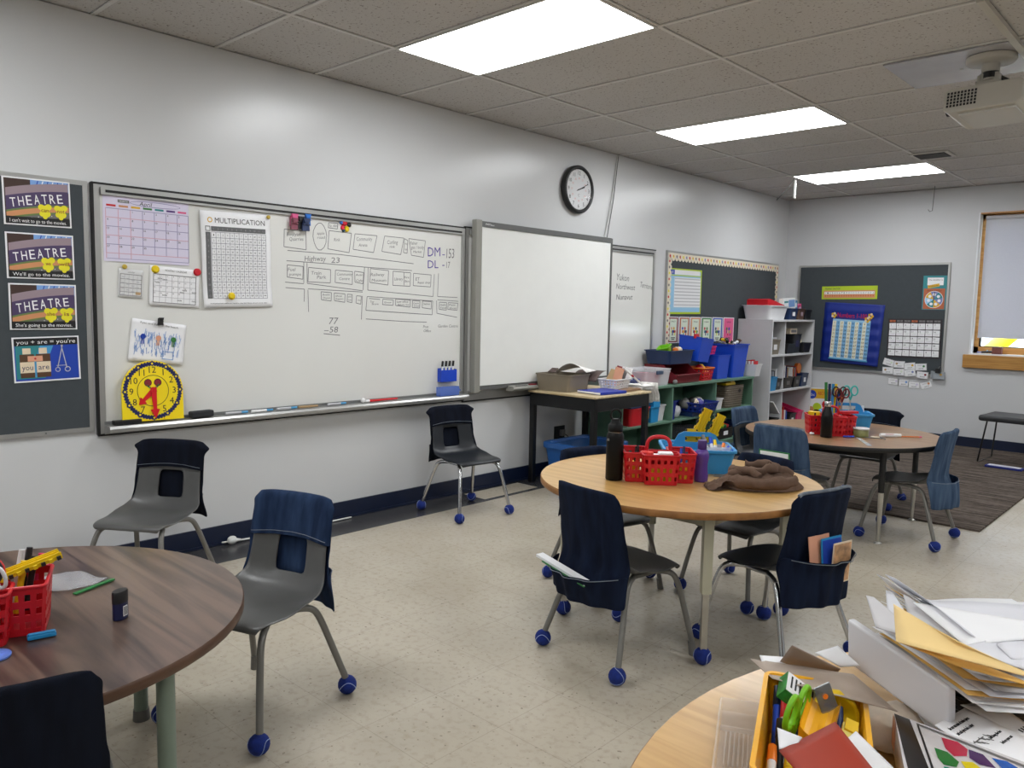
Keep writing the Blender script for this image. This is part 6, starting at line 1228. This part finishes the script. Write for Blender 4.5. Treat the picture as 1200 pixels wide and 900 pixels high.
b = MB(); b.sphere((0, 0, .008), .014, WH, 10, (1.2, 1, .6)); b.thing('crumpled_tissue', 'scrap of white tissue at the foot of the red caddy on the brown table', 'tissue', (2.135, 4.90, Z3))
b = MB(); b.cyl((0, 0, .02), (0, 0, .04), .015, WH, n=12); b.cyl((0, 0, 0), (0, 0, .1), .012, WH, .006, n=12); b.thing('glue_bottle', 'white glue bottle standing in the blue caddy on the brown table', 'glue bottle', CB3(.08, .04, .06))
b = MB(); b.cyl((0, 0, 0), (0, 0, .1), .012, WH, .008, n=12); b.thing('glue_bottle', 'second white glue bottle at the right end of the blue caddy on the brown table', 'glue bottle', CB3(.11, .05, .055))
# --- walnut table
Z1 = .5385
red_caddy('red basket caddy at the left edge of the dark walnut table', (1.936, .468, Z1), R_(68), .97)
CW = lambda x, y, z=0: tuple(V(1.936, .468, Z1)+Matrix.Rotation(R_(68), 3, 'Z')@V(x, y, z))
t = E('small_basket', 'small red basket behind the red caddy on the dark walnut table, mostly cut off', 'basket', (1.315, .545, Z1), R_(72)); basket('basket_shell', t, .17, .12, .075, PL['red'], rows=2, n=32)
rod('yellow measuring strip slanting out of the red caddy on the walnut table', CW(.095, .02, .145), (R_(14), R_(0), R_(-4)), .16)
for i, (x, y, cc, l) in enumerate(((.06, .08, 'white', .15), (.075, .095, 'black', .15), (.10, .10, 'pink', .13), (.07, .03, 'yellow', .135), (.09, .045, 'black', .14))): pen('marker', ['white', 'tall black', 'pink', 'yellow', 'leaning black'][i]+' marker in the red caddy on the walnut table', CW(x, y, .03), CW(x+.02, y+.02, l+.02), PL[cc], r=.0075, cat='marker')
scissors('black and white handled scissors in the red caddy on the walnut table', CW(.02, -.065, .115), R_(60), PL['black'], .1, 1.05); scissors('white handled scissors in the red caddy on the walnut table', CW(.045, -.06, .105), R_(30), PL['white'], .2, 1.0)
t = E('glue_stick', 'navy and black glue stick standing on the walnut table', 'glue stick', (2.065, .742, Z1), .5); b = MB(); ov = lambda q, z: [(q*.0145*math.cos(2*PI*i/24), q*.0225*math.sin(2*PI*i/24), z) for i in range(24)]
b.rings([ov(.95, 0), ov(1, .003), ov(1, .043)], M('label_navy', (20, 28, 72), .35), smooth=False); b.part('stick_body', t); b = MB(); b.rings([ov(1.03, .0432), ov(1.03, .070), ov(.95, .073)], PL['black']); b.part('cap', t); b = MB(); b.box((.0152, 0, .022), (.001, .014, .026), C_['white'])
for i in range(6): b.box((.0158, -.005+.002*i, .022), (.0005, .0008, .022), BK)
b.part('barcode', t)
b = MB(); b.box((0, 0, .006), (.02, .06, .010), PL['cyan']); b.box((.004, .0, .013), (.010, .056, .006), PL['cyan']); b.thing('plastic_clip', 'small cyan plastic clip lying by the red caddy on the walnut table', 'clip', (2.058, .565, Z1), -.2, mods=[('bev', .002)])
b = MB(); b.cyl((0, 0, 0), (0, 0, .004), .036, M('blue_pattern', (96, 130, 214), .4, var=.3, vs=60), n=24); b.thing('blue_coaster', 'round blue patterned disc at the left edge of the walnut table', 'disc', (2.098, .455, Z1))
sheet('zip_bag', 'flat clear zip bag with a green edge behind the red caddy on the walnut table', .16, .13, (1.70, .735, Z1+.006), (0, 0, .4), M('zip_bag_film', (200, 200, 204), .25, var=.1, vs=30, alpha=.35), lambda u, v: .005*math.sin(u*8+v*5), cat='bag')
b = MB(); b.box((0, 0, .003), (.012, .13, .004), PL['green']); b.thing('zip_strip', 'green zip strip along the clear bag on the walnut table', 'strip', (1.79, .775, Z1), .4)
# ---------------------------------------------------------------- the foreground table
Z4 = T4[2]+.0015
def az(px, py, dz=0): return atz(px, py, Z4+dz)
# yellow tub
def orient(y, z):
    y = y.normalized(); z = (z-y*z.dot(y)).normalized(); x = y.cross(z); return Matrix(((x.x, y.x, z.x), (x.y, y.y, z.y), (x.z, y.z, z.z))).to_euler()
rh = .095; A, B_ = az(899, 786, rh), az(1012, 806, rh); u = (B_-A); wq = u.length; u.normalize(); vdir = V(u.y, -u.x, 0)
if vdir.dot(V(0, -1, 0)) < 0: vdir = -vdir
ang = math.atan2(u.y, u.x); Lq = .30; cq = A+u*wq/2+vdir*Lq/2
TQ = lambda x, y, z=0: tuple(V(cq.x, cq.y, Z4)+Matrix.Rotation(ang, 3, 'Z')@V(x, y, z))
t = E('supply_tub', 'yellow tub crammed with pens and tape on the foreground table', 'tub', (cq.x, cq.y, Z4), ang); b = MB(); tub(b, wq, Lq, rh, PL['tub'], .9, .014, .003, .004, .006); b.part('bin_shell', t)
W2q, L2q = wq/2, Lq/2
def tq(name, label, cat, b, x, y, z, rot): return b.thing(name, label, cat, TQ(x, y, z), rot=rot)
for i, (x, y, cc, cap) in enumerate(((-W2q+.022, L2q-.075, 'blue', 'navy'), (-W2q+.034, L2q-.10, 'white', 'red'), (-W2q+.030, L2q-.15, 'black', 'black'), (-W2q+.048, L2q-.13, 'darkblue', 'blue'), (-W2q+.022, L2q-.20, 'white', 'orange'), (-W2q+.045, L2q-.2, 'yellow', 'yellow'))): pen('pen', cap+' capped pen along the left side of the yellow tub', TQ(x, y-.04, .02), TQ(x-.003, y+.045, .085-.008*i), PL[cc], PL[cap], .0065)
b = MB(); b.box((0, 0, 0), (.040, .085, .022), M('plaid_green', (40, 130, 50), .4, var=.5, vs=70)); b.box((0, 0, .0115), (.038, .083, .001), WH)
for i in range(9): b.box((-.002, -.034+.0075*i, .0122), (.024, .0028, .0006), BK)
tq('glue_box', 'green plaid box with a barcode side standing in the yellow tub', 'box', b, -W2q+.060, L2q-.046, .078, orient(RT*.75-UP*.55-FW*.1, -FW*.5+UP*.6+RT*.45))
scissors('green handled scissors in the yellow tub', TQ(-W2q+.042, L2q-.125, .052), ang+1.2, PL['lime'], .15, .95)
b = MB(); P = [(-.022, .0), (.022, 0), (.022, .055)]+[(.022*math.cos(a*PI/8), .058-.018*math.sin(a*PI/8)) for a in range(9)]+[(-.022, .055)]; b.prism(P, -.035, .035, PL['tub'], 'y')
tq('tape_dispenser', 'yellow saddle shaped tape dispenser in the middle of the yellow tub', 'dispenser', b, .006, L2q-.105, .045, (.25, .1, ang-.15))
t = E('tape_roll', 'yellow tape roll standing in the right back corner of the yellow tub', 'tape', TQ(W2q-.040, L2q-.055, .072), rot=orient(UP+RT*.2, -FW*.8+UP*.45-RT*.15)); b = MB(); b.lathe([(.033, -.009), (.033, .009), (.026, .009), (.026, .006), (.012, .006), (.012, -.009)], PL['yellow'], 28); b.part('roll', t)
b = MB(); b.box((0, 0, 0), (.026, .125, .003), M('smoky_ruler', (92, 100, 106), .2, var=0, alpha=.7)); [b.cyl((0, .045-.028*i, -.0017), (0, .045-.028*i, .0019), .0042, PL['orange'], n=10) for i in range(4)]
tq('clear_ruler', 'smoky clear ruler standing in the yellow tub', 'ruler', b, .030, L2q-.088, .072, orient(UP-RT*.38-FW*.1, -FW+UP*.3))
for i, (x, cc) in enumerate(((.020, 'purple'), (.036, 'navy'))): pen('pen', ['purple', 'dark blue'][i]+' pen beside the smoky ruler in the yellow tub', TQ(x, L2q-.15, .03), TQ(x, L2q-.075, .092), PL[cc])
b = MB(); b.box((0, 0, 0), (.022, .05, .006), M('pale_yellow', (230, 224, 130), .6)); b.box((0, .02, .006), (.018, .02, .004), PL['yellow']); tq('sticky_flags', 'pale yellow sticky flags at the right side of the yellow tub', 'flags', b, W2q-.024, L2q-.125, .07, (.4, .3, ang))
# red card folded over the tub
rc = M('rust_card', (158, 48, 22), .55, var=.04)
f = lambda px, py, dz: az(px, py, dz)
def quad(name, label, pts, m, cat='card', marks=None, th=.0012, back=None):
    c = sum(pts, V(0, 0, 0))/4; b = MB(); b.grid(lambda u, v: tuple((pts[0]*(1-u)+pts[1]*u)*(1-v)+(pts[3]*(1-u)+pts[2]*u)*v-c), 8, 8, m)
    o = b.thing(name, label, cat, c, mods=[('solid', th, 0)]); return o, c
quad('folded_card', 'rust red card lying over the front of the yellow tub', [f(913, 880, .105), f(979, 846, .135), f(1042, 925, .115), f(985, 965, .105)], rc)
quad('paper_flap', 'white inside flap of the rust red card', [f(911, 853, .118), f(940, 864, .122), f(935, 872, .113), f(913, 878, .106)], WH, 'paper')
o, c = quad('paper_slip', 'white slip with a purple drawing at the right of the rust red card', [f(990, 868, .107), f(1003, 857, .109), f(1047, 900, .100), f(1030, 915, .104)], WH, 'paper'); 
# clear tray left of the tub
a0, a1, a2, a3 = az(845, 817, .02), az(894, 825, .02), az(890, 905, .02), az(836, 905, .02); c = (a0+a1+a2+a3)/4; wa = ((a1-a0).length+(a2-a3).length)/2; la = ((a3-a0).length+(a2-a1).length)/2; aa = math.atan2((a1-a0).y, (a1-a0).x)
ctm = M('clear_tray', (232, 226, 220), .08, var=0, alpha=.28)
t = E('clear_tray', 'clear plastic tray lid lying left of the yellow tub', 'tray', (c.x, c.y, Z4), aa); b = MB(); tub(b, wa*.98, la, .02, ctm, .95, .004, .0015, .002, .003); b.part('tray_shell', t); b = MB()
for i in range(7): b.box((-wa*.3+wa*.1*i, -la*.12, .006), (wa*.035, la*.45, .006), ctm)
b.box((0, la*.16, .006), (wa*.9, .003, .008), ctm); b.part('tray_ribs', t)
# brown grey folder leaning on the tub with papers behind
kraft = M('kraft_card', (176, 160, 146), .7, var=.04); lgr = M('soft_grey_paper', (200, 198, 200), .7, var=.03)
quad('card_folder', 'grey brown folder leaning across the back of the yellow tub', [f(879, 772, .045), f(1000, 790, .125), f(1052, 834, .105), f(905, 795, .103)], kraft, 'folder')
quad('card_folder', 'upright brown card point behind the yellow tub', [f(914, 775, .06), f(928, 756, .13), f(985, 784, .12), f(975, 795, .07)], M('kraft_dark', (150, 132, 118), .7, var=.04), 'folder')
quad('paper_sheet', 'white paper end sticking out left behind the brown card', [f(890, 768, .06), f(930, 771, .062), f(928, 778, .06), f(893, 776, .058)], WH, 'paper')
quad('paper_sheet', 'white paper lying behind the brown card, left of the white binder', [f(955, 765, .085), f(982, 757, .10), f(1008, 780, .10), f(985, 782, .08)], WH, 'paper')
# white binder leaning under the pile
bw = M('binder_white', (226, 226, 230), .35, var=.02)
p0, p1, p2, p3 = f(993, 725, .15), f(1112, 806, .12), f(1112, 832, .035), f(993, 776, .075)
p2 = p1+(p3-p0); c = (p0+p1+p2+p3)/4; n_ = (p1-p0).cross(p3-p0).normalized()
if n_.dot(CAM-c) < 0: n_ = -n_
b = MB(); bkv = -n_*.016; P8 = [p0, p1, p2, p3]; vs_ = [tuple(p-c) for p in P8]+[tuple(p+bkv-c) for p in P8]
b.add(vs_, [(0, 1, 2, 3), (7, 6, 5, 4), (0, 4, 5, 1), (1, 5, 6, 2), (2, 6, 7, 3), (3, 7, 4, 0)], bw)
b.thing('ring_binder', 'white ring binder standing on edge under the paper pile', 'binder', c, mods=[('bev', .004)])
# black organiser and heap of papers
t = E('letter_tray', 'black letter tray under the heap of papers at the right', 'tray', tuple(az(1192, 812, .03)), R_(35)); t.location.z = Z4; b = MB(); tub(b, .30, .24, .10, PL['black'], .95, .02, .004, .003); b.part('tray_shell', t)
for k in range(5): b = MB(); P = rr(.30*(.955+.009*k)+.003, .24*(.955+.009*k)+.003, .02, 3); b.tube([(x, y, .012+.018*k) for x, y in P+[P[0]]], .004, PL['black'], 5); b.part('ridge', t)
rn = random.Random(5); man = M('manila', (226, 178, 92), .65, var=.06); man2 = M('manila_pale', (238, 206, 142), .65, var=.05); pg = M('printed_page', (214, 214, 220), .65, var=.05)
H0 = .150
e0 = az(1042, 722, H0+.02); e1 = az(1126, 804, H0-.02); ev = (e1-e0); ev.z = 0; el = ev.length; ev.normalize(); eu = V(-ev.y, ev.x, 0); eu = eu if eu.dot(RT) > 0 else -eu
NS = 26
for i in range(NS):
    m = [WH, pg, WH, lgr, WH, man, WH, pg, WH, lgr, man, WH][i % 12]; nm = 'manila_folder' if m is man else 'paper_sheet'
    lb = 'manila folder edge in the heap of papers' if m is man else 'loose sheet in the heap of papers at the right'
    yaw = rn.uniform(-.09, .09); oa = rn.uniform(-.012, .018); ob = rn.uniform(-.012, .012); f_ = i/(NS-1); ll = .218+rn.uniform(-.004, .01)
    org = e0+eu*oa+ev*(ob-.02); cu, su = math.cos(yaw), math.sin(yaw); du = eu*cu+ev*su; dv = ev*cu-eu*su
    def fn(u, v):
        p = org+du*(.28*u)+dv*(ll*v); q = p-e0; s1 = q.dot(eu); s2 = q.dot(ev)
        z = Z4+H0-.045+.0030*i+(.010+.050*f_**1.5)*max(0, (.11-s1)/.11)**2*(1-.55*min(1, max(0, s2/.2)))+.006*math.sin(s1*14+s2*9)
        return (p.x-org.x, p.y-org.y, z)
    b = MB(); b.grid(fn, 12, 8, m); b.thing(nm, lb, 'folder' if m is man else 'paper', (org.x, org.y, 0), group='manila folders in the paper heap' if m is man else 'loose sheets in the paper heap', mods=[('solid', .0006, 0)])
HT = H0-.045+.0030*NS
ZP = HT+.008
quad('manila_folder', 'pale manila folder curling open on top of the heap', [f(1047, 708, ZP+.06), f(1122, 752, ZP+.05), f(1230, 800, ZP+.03), f(1050, 752, ZP+.04)], man2, 'folder')
quad('manila_folder', 'orange manila edge running under the pale folder on the heap', [f(1050, 751, ZP+.034), f(1110, 762, ZP+.03), f(1235, 812, ZP+.02), f(1120, 780, ZP+.02)], man, 'folder')
for i, (q0, q1, q2, q3, dz, m, lb) in enumerate((((1015, 698), (1024, 700), (1090, 755), (1026, 735), HT+.022, lgr, 'curled grey sheet at the far left of the heap'), ((1038, 692), (1046, 694), (1072, 735), (1040, 720), HT+.027, pg, 'curled white sheet left of the pale manila folder'), ((1058, 696), (1066, 700), (1128, 752), (1064, 722), HT+.030, lgr, 'narrow grey sheet standing above the pale manila folder'), ((1070, 706), (1215, 730), (1215, 748), (1130, 756), HT+.034, WH, 'large blank white sheet on top of the heap'), ((1128, 757), (1215, 738), (1215, 788), (1170, 776), HT+.022, pg, 'printed grey white sheet at the right of the heap'))):
    quad('paper_sheet', lb, [f(*q0, dz+.01), f(*q1, dz+.01), f(*q2, dz), f(*q3, dz-.004)], m, 'paper')
for i in range(6): quad('paper_sheet', 'dark edged page fanned at the right edge of the heap', [f(1168+5*i, 755+4*i, HT+.032-.003*i), f(1220, 738+6*i, HT+.032-.003*i), f(1222, 775+3*i, HT+.024-.003*i), f(1185+4*i, 772+3*i, HT+.024-.003*i)], M('blue_grey_page', (150, 150, 168), .7, var=.3, vs=60) if i % 2 else pg, 'paper')
SC.view_layers[0].update()
for o in list(SC.objects):
    if o.get('label') == 'dark edged page fanned at the right edge of the heap': o['group'] = 'fanned pages in the heap'
# papers under, in front
def marks_quad(name, label, pts, m, lines, cat='paper', ink_=None):
    c = sum(pts, V(0, 0, 0))/4; b = MB(); fn = lambda u, v: (pts[0]*(1-u)+pts[1]*u)*(1-v)+(pts[3]*(1-u)+pts[2]*u)*v-c; n_ = (pts[1]-pts[0]).cross(pts[3]-pts[0]).normalized(); n_ = n_ if n_.z > 0 else -n_
    b.grid(lambda u, v: tuple(fn(u, v)), 6, 6, m)
    for it in lines:
        if it[0] == 'l': _, u0, v0, u1, v1, w, mm = it; b.poly([tuple(fn(u0, v0)+n_*.0012), tuple(fn(u1, v1)+n_*.0012), tuple(fn(u1, v1+w)+n_*.0012), tuple(fn(u0, v0+w)+n_*.0012)], mm)
        elif it[0] == 'p': b.poly([tuple(fn(u, v)+n_*.0014) for u, v in it[1]], it[2])
        elif it[0] == 't':
            _, s_, u0, v0, wu, hv, mm = it; vs, fs, x0, x1 = text_geo(s_); b.add([tuple(fn(u0+(x-x0)/(x1-x0)*wu, v0-y*hv)+n_*.0012) for x, y in vs], fs, mm)
    return b.thing(name, label, cat, c, mods=[('solid', .0006, 0)])
marks_quad('paper_sheet', 'blank white sheet below the white binder', [f(1042, 832, .02), f(1120, 826, .03), f(1135, 862, .01), f(1044, 850, .015)], WH, [])
marks_quad('worksheet', 'white worksheet with typed lines at the lower right', [f(1095, 850, .065), f(1130, 830, .075), f(1235, 880, .07), f(1195, 915, .055)], WH, [('t', 'the star was made of twelve pieces', .12, .16, .62, .07, BK), ('t', 'and each piece had a colour', .12, .26, .50, .07, BK), ('l', .05, .42, .45, .42, .012, C_['grey']), ('t', 'fold along the line', .5, .5, .34, .06, BK), ('t', 'before you cut', .55, .62, .3, .06, BK)]+[('l', .2+.05*i, .4+.03*(i % 3), .26+.05*i, .46+.03*(i % 3), .012, C_['grey']) for i in range(8)])
marks_quad('worksheet', 'spiral edged white page behind the worksheet at the right', [f(1125, 826, .06), f(1165, 822, .066), f(1215, 856, .066), f(1205, 868, .06)], WH, [('l', .3+.16*i, .80, .36+.16*i, .80, .08, BK) for i in range(4)])
# colour kit: thick book/box in a clear sleeve
q0, q1, q2, q3 = f(1042, 836, .085), f(1060, 832, .085), f(1235, 893, .085), f(1075, 960, .085)
kit = [f(1048, 836, .08), f(1240, 908, .08), f(1225, 985, .08), f(1075, 985, .08)]
c = sum(kit, V(0, 0, 0))/4
b = MB(); dn3 = V(0, 0, -.05); vs_ = [tuple(p-c) for p in kit]+[tuple(p+dn3-c) for p in kit]; kw = M('kit_white', (214, 212, 214), .25, var=.06, vs=30, coat=.6)
b.add(vs_, [(0, 1, 2, 3), (7, 6, 5, 4), (0, 4, 5, 1), (1, 5, 6, 2), (2, 6, 7, 3), (3, 7, 4, 0)], kw)
tk = E('activity_kit', 'boxed activity kit with a black spine and coloured leaf shapes at the lower right', 'box', c); b.part('box_body', tk)
fnk = lambda px, py, h=.0806: tuple(f(px, py, h)-c)
b = MB(); blk = M('gloss_black_card', (26, 26, 30), .2, var=.25, vs=30, coat=.5)
b.poly([fnk(1048, 836), fnk(1066, 843), fnk(1098, 925), fnk(1070, 925)], blk); b.poly([fnk(1074, 848, .0808), fnk(1076, 848, .0808), fnk(1096, 905, .0808), fnk(1093, 905, .0808)], C_['black']); b.poly([fnk(1074, 847, .0808), fnk(1074, 849, .0808), fnk(1215, 905, .0808), fnk(1215, 902, .0808)], C_['grey'])
def leaf(pts, m): b.poly([fnk(x, y, .0809) for x, y in pts], m)
leaf([(1103, 864), (1122, 869), (1134, 878), (1133, 886), (1118, 886), (1108, 877)], M('leaf_red', (196, 50, 80), .25, coat=.5)); leaf([(1095, 876), (1110, 881), (1124, 893), (1121, 899), (1106, 896), (1099, 888)], M('leaf_green', (30, 120, 60), .25, coat=.5)); leaf([(1135, 878), (1152, 884), (1167, 900), (1148, 896), (1136, 888)], M('leaf_purple', (74, 40, 96), .25, coat=.5)); leaf([(1162, 888), (1180, 892), (1200, 904), (1176, 902)], M('leaf_blue', (20, 90, 180), .25, coat=.5)); leaf([(1126, 892), (1140, 893), (1152, 902), (1134, 904)], M('leaf_yellow', (226, 206, 30), .25, coat=.5)); leaf([(1106, 898), (1124, 902), (1128, 912), (1110, 910)], M('leaf_teal', (30, 130, 110), .25, coat=.5))
b.part('printed_cover', tk)
b = MB(); side = [V(*fnk(1047.5, 836.5, .079)), V(*fnk(1074, 930, .079))]; o_ = (side[1]-side[0]).cross(V(0, 0, 1)).normalized(); o_ = o_ if o_.dot(RT) < 0 else -o_
for i, cc in enumerate(('orange', 'rust', 'gold', 'tan', 'green', 'yellow', 'pink', 'navy')):
    a_, e_ = side[0].lerp(side[1], i/8), side[0].lerp(side[1], (i+.9)/8); b.poly([tuple(a_+o_*.001), tuple(e_+o_*.001), tuple(e_+o_*.001+V(0, 0, -.044)), tuple(a_+o_*.001+V(0, 0, -.044))], C_[cc])
b.part('printed_side', tk)
b = MB(); bag_blob(b, (0, 0, .03), (.05, .07, .03), M('beige_bag', (190, 176, 158), .5, var=.15, vs=30), 4); b.thing('cloth_pouch', 'beige cloth pouch between the yellow tub and the activity kit', 'pouch', tuple(az(1040, 872)))
b = MB(); b.box((0, 0, .004), (.07, .02, .008), PL['green']); b.box((0, .02, .004), (.08, .03, .006), C_['white']); b.thing('name_tag', 'white tag with a green edge behind the beige pouch', 'tag', tuple(az(1032, 846, .005)), .3)
